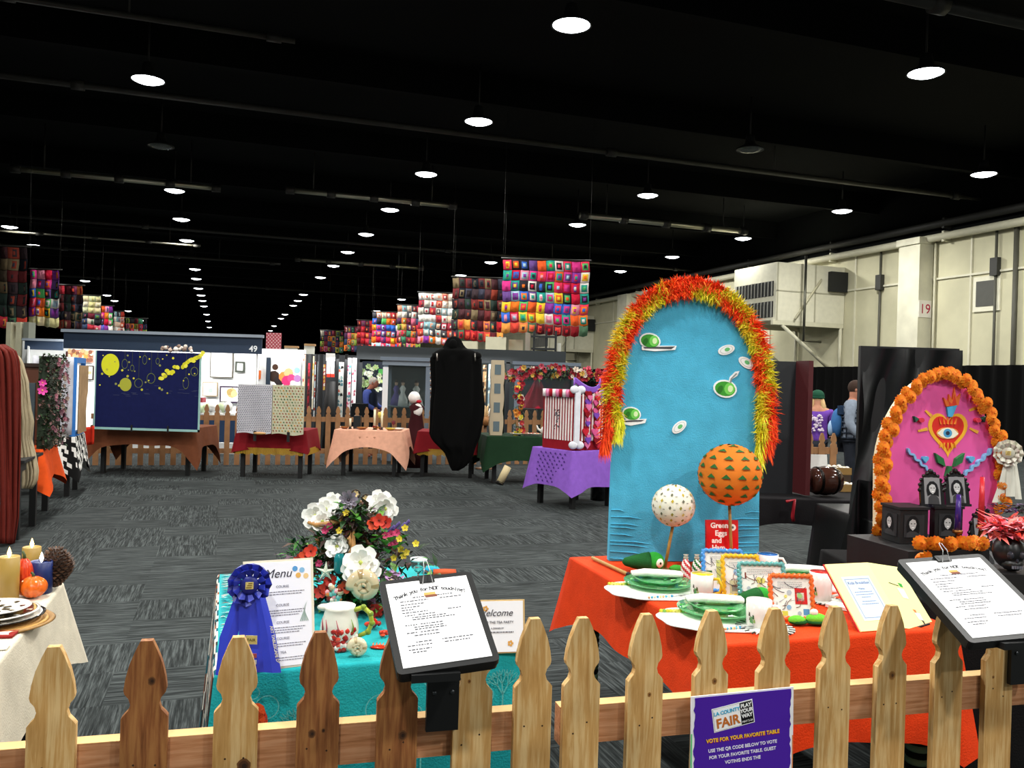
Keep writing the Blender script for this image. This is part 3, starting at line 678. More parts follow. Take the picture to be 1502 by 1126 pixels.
t, T, W = standing_card('menu_card', 'tall framed menu card behind the blue ribbon on the teal table', 'menu', bl, br, .315, R(14))
m = MB('#eef0f8'); m.box(0, W, .002, .004, .006, .308, T=T)
Tm = T @ Matrix.Translation((0, .0015, 0))
textmesh(m, 'Menu', .036, Tm @ Matrix.Translation((W * .48, 0, .262)), '#3a3a44', shear=.3)
for i, (z, s) in enumerate(((.232, 'COURSE'), (.178, 'COURSE'), (.128, 'COURSE'), (.082, 'COURSE'), (.042, 'TEA'))):
    textmesh(m, s, .010, Tm @ Matrix.Translation((W * .55, 0, z)), '#8a8a96')
    for k in range(3 if i in (1, 2) else 2): scribble(m, Tm, W * (.25 + .05 * k), W * (.9 - .05 * k), z - .012 - k * .007, h=.002, c='#6c6c78', y=0)
for x, z, c in ((.75, .285, '#5a9ad0'), (.86, .28, '#86b8dc'), (.8, .265, '#e0b060'), (.92, .262, '#e8c890')): disc(m, x * W, z, .008, c, y=.0014, T=T)
for k in range(5): m.add([T @ V((W * (.93 - .03 * k), .0013, .13)), T @ V((W * (.95 - .03 * k), .0013, .13)), T @ V((W * (.86 + .02 * k), .0013, .175 + .004 * k))], [(0, 1, 2)], '#9ab0a8')
m.build('menu_sheet', 'paper', t, world=True)
# rosette ribbons
def rosette(name, label, c0, wp, d, scale, tails, col, dark_, textcol='#e8e0c0', words=True):
    t = thing(name, label, 'ribbon', c0, 0); S = scale
    yaw = math.atan2(-c0.x, c0.y); T = Matrix.Translation(c0) @ Matrix.Rotation(yaw, 4, 'Z')
    m = MB(col); rnd = random.Random(8)
    for ringi, (r0, r1, n, y) in enumerate(((.030, .062, 11, 0), (.022, .046, 10, -.008))):
        for k in range(n):      # folded loops
            a = 2 * pi * k / n + ringi * .3; da = pi / n * 1.15
            e = lambda aa, r, yy: T @ V((r * S * cos(aa), yy * S, r * S * sin(aa)))
            vs = [e(a - da * .6, r0, y), e(a + da * .6, r0, y), e(a + da, r1 * .92, y - .010), e(a, r1, y - .018), e(a - da, r1 * .92, y - .004)]
            vs += [e(a - da, r1 * .92, y + .012), e(a + da, r1 * .92, y + .012)]
            m.add(vs, [(0, 1, 3), (1, 2, 3), (0, 3, 4), (3, 2, 6), (3, 6, 5), (4, 3, 5)], [col, col, dark_, dark_, col, col])
    m.build('pleated_loops', 'satin', t, world=True)
    m = MB(dark_); m.lathe([(.026 * S, 0), (.026 * S, .005 * S), (.022 * S, .009 * S), (0, .009 * S)], 20, T=T @ TR(0, -.012 * S, 0, 0, pi / 2)); b_ = m.build('centre_button', 'satin', t, world=True)
    m = MB('#d8c880'); m.box(-.011 * S, .011 * S, -.0225 * S, -.0215 * S, -.010 * S, .010 * S, T=T)
    for k in range(3): m.box((-.009 + .003 * k) * S, (.006 + .001 * k) * S, -.0232 * S, -.0226 * S, (-.007 + .006 * k) * S, (-.004 + .006 * k) * S, '#8a7030', T)
    m.build('gold_print', 'paint', b_, world=True)
    for i, (pts, wd) in enumerate(tails):
        m = MB(col); q = [P(a, b, dd) for a, b, dd in pts]; vs = []
        n = len(q)
        for k, p in enumerate(q): hw = wd[k] / 2; vs += [p + V((-hw, .0, 0)), p + V((0, -.004, 0)), p + V((hw, .0, 0))]
        m.add(vs, [(3 * k, 3 * k + 1, 3 * k + 4, 3 * k + 3) for k in range(n - 1)] + [(3 * k + 1, 3 * k + 2, 3 * k + 5, 3 * k + 4) for k in range(n - 1)], col)
        m.build('ribbon_tail', 'satin', t, world=True)
    return t, T
rt = [([(352, 878, 2.44), (335, 935, 2.42), (325, 990, 2.40)], (.035, .05, .035)), ([(366, 870, 2.43), (368, 930, 2.41), (374, 985, 2.39)], (.06, .068, .075)), ([(382, 876, 2.42), (393, 930, 2.40), (400, 986, 2.38)], (.03, .043, .048))]
t, T = rosette('ribbon_rosette', 'royal blue award rosette with three tails on the menu card', P(366, 856, 2.43), 58, 2.43, 1.0, rt, '#2f3fc0', '#1b2480')
m = MB(); Tq = basis(P(396, 918, 2.385), (1, 0, 0)) @ Matrix.Rotation(R(78), 4, 'Y')
textmesh(m, 'ART TABLESCAPE DESIGN', .0115, Tq, '#e4e0d2', align='LEFT', bold=.0004)
T2 = basis(P(369, 938, 2.385), (1, 0, 0)); m.box(-.016, .016, -.002, 0, -.012, .012, '#d0c078', T2); textmesh(m, 'FAIR', .012, T2 @ Matrix.Translation((0, -.0025, -.004)), '#6a5a20')
for k in range(4): m.box(.004, .016, -.002, 0, -.05 - k * .018, -.038 - k * .018, '#c8ccd8' if k % 2 else '#a04a50', T2)
m.build('lettering', 'paint', t, world=True)
# welcome card
bl, br = G(672, 960, TZ), G(768, 957, TZ)
t, T, W = standing_card('welcome_card', 'small gold framed welcome card right of the tilted clipboard', 'sign', bl, br, .165, R(12), '#c8a870', .006)
m = MB('#eef0f6'); m.box(0, W, .002, .004, .004, .161, T=T); Tm = T @ Matrix.Translation((0, .0012, 0))
textmesh(m, 'Welcome', .030, Tm @ Matrix.Translation((W * .55, 0, .115)), '#4a4a52', shear=.35)
textmesh(m, 'TO THE TEA PARTY', .011, Tm @ Matrix.Translation((W * .62, 0, .092)), '#6a6a72')
textmesh(m, 'A DINNER BY', .007, Tm @ Matrix.Translation((W * .6, 0, .075)), '#7a7a82'); scribble(m, Tm, W * .4, W * .85, .065, h=.004, c='#7a7a82', y=0)
for x, z in ((.80, .03), (.42, .138)): 
    for k in range(5): disc(m, x * W + .006 * cos(k * 1.257), z + .006 * sin(k * 1.257), .004, '#d8a050', y=.001, n=8, T=T)
m.build('welcome_sheet', 'paper', t, world=True)
# coral pitcher
pp = G(497, 948, TZ)
def pitcher():
    t = thing('pitcher', 'white ceramic pitcher with red coral relief and bamboo-green handle', 'pitcher', pp, 0)
    T = Matrix.Identity(4); m = MB('#e2e2d6')
    m.lathe([(.036, 0), (.044, .004), (.058, .03), (.062, .055), (.058, .082), (.050, .105), (.047, .122), (.050, .132), (.044, .128), (.042, .110), (.0, .10)], 28); m.ball((-.048, -.0, .124), (.026, .018, .012), 10, 6); m.build('body', 'gloss', t)
    m = MB('#a9b83e'); pts = [(.045, 0, .118), (.075, 0, .128), (.098, 0, .108), (.104, 0, .078), (.092, 0, .05), (.06, 0, .035)]
    m.tube(pts, [.008, .0085, .008, .008, .008, .007], 10)
    for p in pts[1:-1]: m.ball(p, .0105, 10, 6, '#7d9430')
    m.build('handle', 'gloss', t)
    m = MB('#c02a20'); rnd = random.Random(4)
    for k in range(44):
        a = rnd.uniform(-1.9, -.3); z = rnd.uniform(.006, .066); r = .056
        m.ball((r * cos(a), r * sin(a), z), (.010, .009, .010), 8, 5, rnd.choice(['#c02a20', '#e0503a', '#a01c18', '#f0e0d8']), jit=.3)
    for a in (-2.4, -2.1, -1.5, -.7):
        m.tube([(.06 * cos(a), .06 * sin(a), .05), (.064 * cos(a + .06), .064 * sin(a + .06), .075), (.061 * cos(a - .05), .061 * sin(a - .05), .1)], [.003, .0025, .001], 5, '#a84858' if a < -1 else '#7a9a3a')
    m.build('coral_relief', 'gloss', t)
pitcher()
def snail(name, label, o, r, c1, c2, rz=0, tilt=0):
    m = MB(c1, Matrix.Translation(V(o) + V((0, 0, r * .8))) @ Matrix.Rotation(rz, 4, 'Z') @ Matrix.Rotation(tilt, 4, 'Y'))
    n = 46; pts = []; rr = []
    for k in range(n):
        a = k / n * 2 * pi * 2.6; q = (k / n) ** .8; pts.append((r * (.08 + .52 * q) * cos(a), -r * .45 * (1 - q), r * (.08 + .52 * q) * sin(a))); rr.append(r * (.06 + .40 * q))
    m.tube(pts, rr, 12); 
    for i in range(len(m.cl)):
        if (i // 12) % 5 == 0: m.cl[i] = c2
    return tag(m.build(name, 'gloss'), label, 'shell')
snail('snail_shell', 'small pale snail shell on bare turquoise cloth before the pitcher', G(524, 962, TZ), .034, '#d8cfae', '#a89870', .2)
snail('conch_shell', 'big cream spiral shell with blue gem under the white orchid', G(532, 915, TZ) + V((0, 0, .085)), .062, '#cdbb98', '#a08860', .1)
# red cutout seaweed pieces, lotus, glass, napkins
def cluster(name, label, cat, o, cols, n, spread, r, seed=1, m_='gloss'):
    rnd = random.Random(seed); m = MB()
    for k in range(n): m.ball((o.x + rnd.uniform(-spread, spread), o.y + rnd.uniform(-spread, spread), o.z + r * .7 + rnd.uniform(0, spread * .9)), (r * rnd.uniform(.6, 1.2), r * rnd.uniform(.6, 1.2), r * rnd.uniform(.5, .9)), 8, 5, rnd.choice(cols), jit=.25)
    return tag(m.build(name, m_), label, cat)
sp = G(557, 950, TZ)
m = MB('#d8381e'); m.lathe([(.001, .012), (.022, .006), (.032, .003), (.02, 0)], 16, T=Matrix.Translation(sp) @ Matrix.Diagonal((1, .55, 1, 1)))
for k in range(5): m.tube([sp + V((-.02 + .01 * k, -.012, .012)), sp + V((-.022 + .011 * k, .012, .012))], .0022, 5, '#f08050')
tag(m.build('shell_dish', 'gloss'), 'small flat red shell dish on the turquoise cloth near clipboard', 'dish')
cluster('glass_float', 'red glass beads beside the pitcher handle', 'beads', G(548, 922, TZ), ['#c82818', '#e0442a', '#a81c14'], 9, .022, .012, 3)
cluster('coral_piece', 'small red coral sprig between beads and clipboard', 'coral', G(563, 934, TZ), ['#c83018', '#e04a2a'], 5, .012, .009, 5)
lo = G(573, 872, TZ) + V((0, 0, .05))
m = MB('#b483b8'); m.bloom(lo, (0, -.5, 1), .055, 9, '#c9a0cc', '#e8d8a0', 2, .42, .5); m.bloom(lo - V((0, 0, .01)), (0, -.3, 1), .045, 7, '#8f6a9c', '#e8d8a0', 1, .45, .25); m.tube([lo - V((0, 0, .05)), lo], .006, 6, '#3c6a34')
tag(m.build('water_lily', 'plant'), 'lilac water lily bloom just above the clipboard edge', 'flower')
gp = G(613, 862, TZ)
t = thing('glass_goblet', 'clear stemmed glass with white rim behind the clipboard top', 'glass', gp, 0)
m = MB('#e8f4f4'); m.lathe([(.028, 0), (.028, .003), (.005, .008), (.004, .06), (.012, .066), (.03, .085), (.034, .12), (.032, .12), (.028, .088), (0, .07)], 20); m.build('bowl_and_stem', 'clear_glass', t)
m = MB('#eef4f2'); m.lathe([(.0335, .112), (.0355, .116), (.0355, .123), (.0335, .123)], 20); m.build('white_rim', 'gloss', t)
def roll(name, label, p, L, r, rz, c, n=3):
    m = MB(c, Matrix.Translation(p) @ Matrix.Rotation(rz, 4, 'Z'))
    for k in range(n): m.tube([(-L / 2, (k - n / 2) * r * 1.5, r), (0, (k - n / 2) * r * 1.5, r * 1.15), (L / 2, (k - n / 2) * r * 1.5, r)], r, 8)
    return tag(m.build(name, 'fabric'), label, 'napkin')
roll('rolled_napkin', 'rust orange rolled napkin at the far corner of the teal table', G(652, 843, TZ), .1, .012, .1, '#b8502e')
roll('rolled_napkin', 'rust orange rolled napkin left of the welcome card', G(706, 893, TZ) + V((-.02, 0, 0)), .09, .012, .05, '#b8502e')
m = MB('#1c8aa8'); m.ball(G(632, 840, TZ) + V((0, 0, .012)), (.05, .025, .012), 14, 6, jit=.1); tag(m.build('blue_napkin', 'fabric'), 'crumpled blue napkin behind glass on the teal table', 'napkin')
# ---- floral centrepiece
def centrepiece():
    o = G(522, 905, TZ); o.y += .12; t = thing('flower_arrangement', 'tall wild centrepiece of driftwood, white orchids, leaves and berries', 'flowers', o, 0); d = o.y
    rnd = random.Random(21)
    def at(px, py, dd=0):
        q = P(px, py, d + dd); q.z = max(q.z, TZ + .02); return q
    m = MB('#6b4426')     # driftwood branches
    for br_ in ([(520, 905), (515, 850), (522, 800), (505, 760), (470, 767), (455, 764)], [(525, 900), (530, 830), (528, 780), (545, 760), (560, 745)], [(515, 840), (520, 810), (535, 790), (550, 812)], [(522, 800), (518, 765), (530, 735)], [(500, 770), (480, 762), (462, 769)], [(515, 850), (490, 830), (470, 800), (465, 790)]):
        m.tube([at(a, b, rnd.uniform(-.03, .03)) for a, b in br_], [.014 - .0022 * k for k in range(len(br_))], 7, rnd.choice(['#7a4e2c', '#8f6238', '#a87c4c']))
    m.build('driftwood_branch', 'plant', t, world=True)
    m = MB()
    for k in range(1500):      # foliage
        u = rnd.random(); py = 745 + u * 165; half = 24 + 78 * min(1, u * 1.7) - 50 * max(0, u - .75); px = 522 + rnd.gauss(0, .5) * half
        p = at(px, py, rnd.uniform(-.09, .1)); m.leaf(p, (rnd.uniform(-1, 1), rnd.uniform(-1, .6), rnd.uniform(-.4, 1)), rnd.uniform(.025, .07), rnd.uniform(.012, .036), rnd.choice(['#2c5a22', '#234a20', '#478a30', '#1c3014', '#4a3326', '#3a2a24', '#6a9c3c', '#1f3a1c', '#4c2a24', '#5a3a50']))
    for k in range(90):
        p = at(rnd.uniform(428, 478), rnd.uniform(790, 838), rnd.uniform(-.03, .08)); m.leaf(p, (rnd.uniform(-1, .2), -.3, rnd.uniform(-.3, .8)), .055, .018, rnd.choice(['#2f6a2a', '#1f4a1e', '#4a8a3a']))
    for (a, b) in ((562, 790), (590, 790), (570, 812), (545, 795), (585, 800), (566, 800), (578, 806), (556, 806), (553, 790), (498, 745), (505, 742), (572, 795), (525, 790)): m.leaf(at(a, b, -.1), (rnd.uniform(-1, 1), -.6, .6), .05, .036, '#5c9a3c')
    m.build('foliage', 'plant', t, world=True)
    whites = [(463, 757, .055, -.02), (478, 747, .05, .01), (488, 738, .045, .04), (557, 738, .055, 0), (566, 746, .055, -.02), (560, 756, .042, -.03), (495, 802, .05, -.09), (506, 796, .04, -.08), (530, 826, .07, -.16), (517, 836, .045, -.15), (541, 836, .05, -.17), (473, 765, .045, -.04)]
    for a, b, r, dd in whites:
        m = MB(); m.bloom(at(a, b, dd), (rnd.uniform(-.25, .25), -1, rnd.uniform(.1, .5)), r * .92, 6, '#f2f2ee', '#b8c060', 2, .95, .25); m.build('orchid_bloom', 'paper', t, world=True)
    reds = [(556, 763), (566, 766), (548, 768), (440, 822), (448, 815), (456, 808), (445, 826), (470, 868), (478, 862), (485, 851), (548, 905), (552, 898), (505, 862)]
    for a, b in reds: m = MB(); m.bloom(at(a, b, -.10), (rnd.uniform(-.3, .3), -1, .3), .024, 5, rnd.choice(['#c8321a', '#b02414', '#dc4a24']), '#601008', 1, 1.0, .3); m.build('red_bloom', 'plant', t, world=True)
    for a, b in ((498, 778), (512, 785), (505, 788), (515, 765), (588, 805), (596, 810), (592, 815), (578, 818), (508, 752), (610, 797), (594, 774), (586, 790)):
        m = MB(); m.bloom(at(a, b, -.08), (rnd.uniform(-.3, .3), -1, .3), .013, 5, '#e0c83c', '#a08018', 1, .9, .3); m.build('yellow_bloom', 'plant', t, world=True)
    for a, b in ((566, 785), (574, 783), (582, 781), (477, 778), (483, 772), (575, 800), (580, 797), (468, 826)): m = MB(); m.bloom(at(a, b, -.07), (0, -1, .3), .014, 6, '#c83a6c', '#801838', 1, .8, .3); m.build('pink_bloom', 'plant', t, world=True)
    m = MB()
    for a, b in ((578, 775), (586, 776), (592, 772), (570, 780)):
        for k in range(6): m.ball(at(a + k * 1.5, b - k * 1.5, -.05), (.005, .005, .008), 6, 4, '#5a4a8c')
    m.build('lavender_sprig', 'plant', t, world=True)
    for a, b, r, c in ((511, 733, .035, '#8c8494'), (533, 765, .032, '#6a6470'), (540, 772, .025, '#b8a8b0')):
        m = MB(); m.bloom(at(a, b, -.06), (.2, -1, .2), r, 9, c, '#4a4048', 3, .55, .3); m.build('silver_rose', 'satin', t, world=True)
    for a, b in ((522, 724), (537, 731)):
        m = MB('#2a2018'); c = at(a, b, 0); m.tube([c + V((.016 * cos(k * .785), 0, .016 * sin(k * .785))) for k in range(9)], .003, 6, '#3a2c1c'); m.bloom(c, (0, -1, .2), .012, 6, '#e0c890', '#a07c30'); m.build('gold_medallion', 'plant', t, world=True)
    m = MB('#147a80'); c = at(498, 826, -.12); m.lathe([(.014, -.035), (.02, -.02), (.02, .02), (.014, .035)], 12, o=c); m.build('teal_bottle', 'gloss', t, world=True)
    m = MB('#e0e4d0'); c = at(478, 838, -.12)
    for k in range(5): a = k * 1.257 + .3; m.add([c + V((.012 * cos(a - .6), -.004, .012 * sin(a - .6))), c + V((.038 * cos(a), 0, .038 * sin(a))), c + V((.012 * cos(a + .6), -.004, .012 * sin(a + .6))), c + V((0, -.012, 0))], [(0, 1, 3), (1, 2, 3)])
    m.build('starfish', 'paper', t, world=True)
    m = MB('#b8864e')
    m.tube([at(452, 766, -.05), at(465, 770, -.06), at(482, 768, -.06), at(497, 764, -.05), at(510, 752, -.03)], [.006, .009, .010, .010, .008], 7); m.tube([at(560, 762, -.03), at(549, 755, -.03), at(540, 765, -.03), at(534, 785, -.02)], [.008, .012, .012, .010], 7)
    m.tube([at(516, 802, -.11), at(512, 790, -.1), at(517, 778, -.08), at(519, 800, -.11), at(508, 822, -.12)], [.007, .009, .008, .008, .006], 7)
    m.build('pale_twig', 'plant', t, world=True)['kind'] = 'stuff'
    m = MB(); rn = random.Random(2)
    for k in range(26): m.ball(at(488 + rn.uniform(-8, 12), 868 + rn.uniform(-10, 12), -.19), rn.uniform(.007, .013), 8, 5, rn.choice(['#d87a3a', '#e8d8c8', '#f0b080', '#e8a0a8', '#70b8b0', '#7a2018', '#c8b090']), jit=.3)
    for k in range(30): m.ball(at(535 + rn.uniform(-16, 20), 895 + rn.uniform(-10, 22), -.06), rn.uniform(.007, .014), 8, 5, rn.choice(['#5a4030', '#a02818', '#2c4a24', '#8a6a50', '#3a2418', '#b89880']), jit=.3)
    m.build('sea_glass_and_pebbles', 'gloss', t, world=True)['kind'] = 'stuff'
centrepiece()
# ================================================================ tall blue arch on the orange table
BL0, BR0 = G(893, 822, .757), G(1113, 824, .757)
bx_ = BR0 - BL0; bx_.z = 0; AW = bx_.length
AT = basis(BL0, bx_) @ Matrix.Rotation(-R(1.5), 4, 'X')
def arch_outline(W, hs, ha, tap=.0, n=26, p=2.0):
    pts = [(0, 0), (W, 0)]
    c = W / 2; hw = W / 2 - tap
    for k in range(n + 1):
        a = pi * k / n; ca_, sa_ = cos(a), sin(a)
        pts.append((c + hw * (abs(ca_) ** (2 / p)) * (1 if ca_ >= 0 else -1), hs + ha * abs(sa_) ** (2 / p)))
    return pts
HS, HA = .90, .455
ar = arch_outline(AW, HS, HA, .012)
BA = thing('arch_backdrop', 'tall sky-blue cloth arch with orange and yellow furry trim', 'backdrop', BL0 + bx_ / 2, math.atan2(bx_.y, bx_.x))
m = MB('#4fb0d4'); m.prism(ar, .0, .045, T=AT)
for k in range(9):     # gathers of the stretched cloth at the lower corners
    for sx in (0, 1):
        z = .012 + .028 * k + .006 * ((k * 7) % 3); L = .20 * (1 - k / 14) + .03 * ((k * 5) % 4)
        x0 = (.004 if sx == 0 else AW - .004); dx = L if sx == 0 else -L
        m.tube([AT @ V((x0, -.0005, z)), AT @ V((x0 + dx * .5, -.002, z - .006 + .0008 * k)), AT @ V((x0 + dx, .003, z - .022 + .001 * k))], [.003, .004, .001], 5, '#4fb0d4')
m.build('cloth_panel', 'fabric', BA, world=True)
def arch_pt(s):      # s 0..1 along left side up, over, right side down
    z0 = .60; Ls = HS - z0; La = pi * .5 * (AW / 2 + HA); tot = 2 * Ls + La; d = s * tot
    if d < Ls: return (0.0, z0 + d), (-1, 0)
    if d > Ls + La: return (AW, HS - (d - Ls - La)), (1, 0)
    a = pi * (1 - (d - Ls) / La); return (AW / 2 + (AW / 2 - .012) * cos(a), HS + HA * sin(a)), (cos(a), sin(a))
rnd = random.Random(12)
mo, my = MB('#f0441a'), MB('#e6da2c')
NS = 360
for i in range(NS):
    s = i / NS; (x, z), (nx, nz) = arch_pt(s); tx, tz = -nz, nx
    seg = int(s * 11 + .5)
    for strand in (0, 1):
        outer = strand == 0
        cc = (seg + strand) % 2 == 0
        if s < .10: cc = outer
        if s > .90: cc = outer
        if .42 < s < .5: cc = True
        off = .024 if outer else -.016
        if s < .02 and not outer: continue
        mbx = mo if cc else my
        col = rnd.choice(['#f0441a', '#e83a12', '#ff5a24', '#f47a2c']) if cc else rnd.choice(['#e6da2c', '#f2e84a', '#c8c822', '#f0c830'])
        for b in range(15):
            ang = rnd.uniform(-1.35, 1.35); dx, dz = nx * cos(ang) - nz * sin(ang), nx * sin(ang) + nz * cos(ang)
            if b % 2: dx, dz = -dx * .6, -dz * .6
            L = rnd.uniform(.025, .065); yy = -rnd.uniform(.002, .035); gx, gz = dx * L, dz * L - L * .35
            bx0 = x + nx * off + rnd.uniform(-.015, .015); bz0 = z + nz * off + rnd.uniform(-.015, .015); w_ = .0036
            mbx.add([AT @ V((bx0 + tx * w_, yy, bz0 + tz * w_)), AT @ V((bx0 - tx * w_, yy, bz0 - tz * w_)), AT @ V((bx0 + gx, yy - rnd.uniform(.0, .03), bz0 + gz)), AT @ V((bx0 + gx * .5, yy - .012, bz0 + gz * .5))], [(0, 1, 3), (1, 2, 3), (2, 0, 3)], col)
# tails hanging at both ends
for (tx_, c_, zt, zb, mbx) in ((-.03, '#f0441a', .72, .49, mo), (.018, '#e6da2c', .72, .56, my), (AW + .03, '#f0441a', .74, .50, mo), (AW - .01, '#e6da2c', .74, .46, my)):
    for k in range(200):
        z = rnd.uniform(zb + .05, zt); a = rnd.uniform(0, 6.28); L = rnd.uniform(.04, .08); x = tx_ + .012 * cos(a) + (0.01 * sin(z * 20)); y = -.02 + .012 * sin(a)
        mbx.add([AT @ V((x - .004, y, z)), AT @ V((x + .004, y, z)), AT @ V((x + .022 * cos(a), y - .015 + .015 * sin(a), z - L))], [(0, 1, 2)], rnd.choice(['#f0441a', '#ff5a24', '#e03810']) if c_ == '#f0441a' else rnd.choice(['#e6da2c', '#c8d022', '#f4ee50']))
mo.build('orange_fur_trim', 'fur', BA, world=True)['kind'] = 'stuff'; my.build('yellow_fur_trim', 'fur', BA, world=True)['kind'] = 'stuff'
def on_arch(px, py):
    """local x,z of the arch front seen at a pixel"""
    a, b = ray(px, py); M = AT.inverted(); o = M @ V((0, 0, EYE)); q = M @ V((a, 1, EYE - b)); dv_ = q - o; t_ = -o.y / dv_.y; r_ = o + dv_ * t_; return r_.x, r_.z
def cutout(name, poly, label, cat, y0=-.006, parts=()):
    pts = [on_arch(*p) for p in poly]
    m = MB('#f2f4f4'); m.prism(pts[::-1] if sum((pts[i][0] * pts[(i + 1) % len(pts)][1] - pts[(i + 1) % len(pts)][0] * pts[i][1]) for i in range(len(pts))) < 0 else pts, y0, -.001, T=AT)
    for j, (pp_, c) in enumerate(parts):
        q = [on_arch(*p) for p in pp_]
        if sum((q[i][0] * q[(i + 1) % len(q)][1] - q[(i + 1) % len(q)][0] * q[i][1]) for i in range(len(q))) < 0: q = q[::-1]
        m.prism(q, y0 - .0008 - .0006 * j, y0, c, AT)
    m.build(name, 'paper', BA, world=True)
def ell(cx, cy, rx, ry, rot=0, n=18): return [(cx + rx * cos(2 * pi * k / n) * cos(rot) - ry * sin(2 * pi * k / n) * sin(rot), cy + rx * cos(2 * pi * k / n) * sin(rot) + ry * sin(2 * pi * k / n) * cos(rot)) for k in range(n)]
for cx, cy, ro in ((1065, 513, -.3), (1094, 532, .6), (996, 626, -.7)):
    cutout('paper_egg', ell(cx, cy, 12.5, 7, ro), '', '', parts=[(ell(cx, cy, 9.5, 5, ro), '#9aa4a4'), (ell(cx, cy, 9, 4.6, ro), '#f4f6f6'), (ell(cx + 1, cy - .5, 4, 2.8, ro), '#6cc07a')])
def ham(cx, cy, s):
    s *= 1.25
    cutout('paper_ham', ell(cx, cy, 14 * s, 10.5 * s, .2), '', '', parts=[(ell(cx, cy, 12 * s, 8.5 * s, .2), '#3f9a34'), (ell(cx + 5 * s, cy, 6 * s, 7 * s, .1), '#74d05a'), (ell(cx - 6 * s, cy + 1, 3 * s, 5 * s, .4), '#2c7428'), (ell(cx + 6 * s, cy, 3 * s, 4 * s, .1), '#d8f0b8')])
ham(1063, 570, 1.0)
cutout('paper_fork', [(1068, 562), (1070, 553), (1078, 545), (1084, 544), (1081, 551), (1073, 556), (1071, 563)], '', '', parts=[([(1070, 562), (1071, 555), (1079, 547), (1081, 548), (1073, 556), (1072, 562)], '#8c9494')])
ham(953, 500, .9); ham(926, 607, .8)
cutout('paper_tray', [(941, 508), (960, 507), (992, 507), (990, 513), (960, 515), (941, 513)], '', '', parts=[([(943, 509), (990, 508), (984, 512), (945, 511)], '#4a4a50')])
cutout('paper_tray', [(907, 616), (948, 614), (946, 620), (925, 624), (909, 621)], '', '', parts=[([(910, 617), (945, 615.5), (940, 618), (912, 619)], '#4a4a50')])
# lanterns on dowels
def lantern(label, px, py, d, r, foot, c, dots, dec):
    o = P(px, py, d); f = V((foot[0], d, .757)); f = P(foot[0], foot[1], d); f.z = .757
    t = thing('paper_lantern', label, 'lantern', f, 0)
    m = MB(c, Matrix.Translation(o)); nu, nv = 30, 44; rn = random.Random(3)
    m.grid(lambda s, q: (lambda th, ph, rr: V((rr * cos(th) * cos(ph), rr * cos(th) * sin(ph), rr * .97 * sin(th))))(-1.42 + 2.84 * q, 2 * pi * s, r * (1 + (.016 if int(round(q * nv)) % 2 else 0) + .010 * sin(2 * pi * s * 5 + q * 11))), nu, nv)
    sh = m.build('ribbed_shade', 'paper', t, world=True)
    m = MB(dots, Matrix.Translation(o))
    for j in range(-4, 5):
        th = j * .31; cnt = max(3, int(13 * cos(th)))
        for k in range(cnt):
            ph = 2 * pi * k / cnt + (j % 2) * pi / cnt; R1 = r * 1.035
            e = lambda dt, dp: V((R1 * cos(th + dt) * cos(ph + dp / max(.3, cos(th))), R1 * cos(th + dt) * sin(ph + dp / max(.3, cos(th))), R1 * .97 * sin(th + dt)))
            if dec == 'fan':
                m.add([e(.10, 0), e(-.04, .14), e(-.03, 0), e(-.04, -.16)], [(0, 1, 2), (0, 2, 3)], '#2c6a34'); m.add([e(-.03, .11), e(-.07, .13), e(-.06, -.1), e(-.03, -.12)], [(0, 1, 2, 3)], '#7a3a14')
            else:
                m.add([e(.10, .02), e(.02, .08), e(-.09, .02), e(.0, -.05)], [(0, 1, 2, 3)], rn.choice(['#b8a030', '#8c8a3a', '#c8b860', '#6a6a58']))
                m.add([e(-.06, .16), e(-.06, .26), e(-.09, .26), e(-.09, .16)], [(0, 1, 2, 3)], '#7c7c74')
    m.build('printed_pattern', 'paper', sh, world=True)['kind'] = 'stuff'
    m = MB('#a8803c'); m.tube([f, V((o.x, o.y, o.z - r * .9))], .0075, 8); m.build('wooden_dowel', 'paint', t, world=True)
    m = MB('#8a6a34'); m.lathe([(.03, 0), (.03, .006), (.01, .01)], 16, o=f); m.build('base_disc', 'paint', t, world=True)
lantern('large orange ribbed paper lantern with green fans on a dowel', 1071, 696, 4.02, .147, (1075, 800), '#dd7a24', '#2c6a34', 'fan')
lantern('small white paper lantern with yellow marks on a dowel', 988, 741, 4.0, .100, (975, 822), '#e6e2d2', '#b8a030', 'dash')
# red book
p = G(1036, 836, .757); p2 = G(1084, 836, .757); x_ = p2 - p; x_.z = 0; Wb = .16; T = basis(p, x_) @ Matrix.Rotation(-R(6), 4, 'X')
t = thing('picture_book', 'thin red hardback book standing upright below the orange lantern', 'book', p, math.atan2(x_.y, x_.x))
m = MB('#d21f22'); m.box(0, Wb, 0, .003, 0, .235, T=T); m.box(0, Wb, .011, .014, 0, .235, T=T); m.box(0, .003, .003, .011, 0, .235, T=T); m.build('cover', 'gloss', t, world=True)
m = MB('#ece8dc'); m.box(.003, Wb - .004, .003, .011, .003, .232, T=T); m.build('pages', 'paper', t, world=True)
m = MB()
for s, x, z in (('Green', .022, .198), ('Eggs', .044, .162), ('and', .028, .128), ('Ham', .028, .094)): textmesh(m, s, .034, T @ Matrix.Translation((x, -.001, z)), '#f6f2ee', align='LEFT', bold=.0012)
disc(m, .132, .2, .016, '#f4f0ea', y=-.0012, T=T); disc(m, .132, .2, .006, '#5a6a70', y=-.0016, T=T); disc(m, .11, .045, .035, '#f4f0ea', y=-.0012, T=T, n=9); disc(m, .075, .035, .018, '#f4f0ea', y=-.0013, T=T, n=7)
m.build('title_lettering', 'paper', t, world=True)
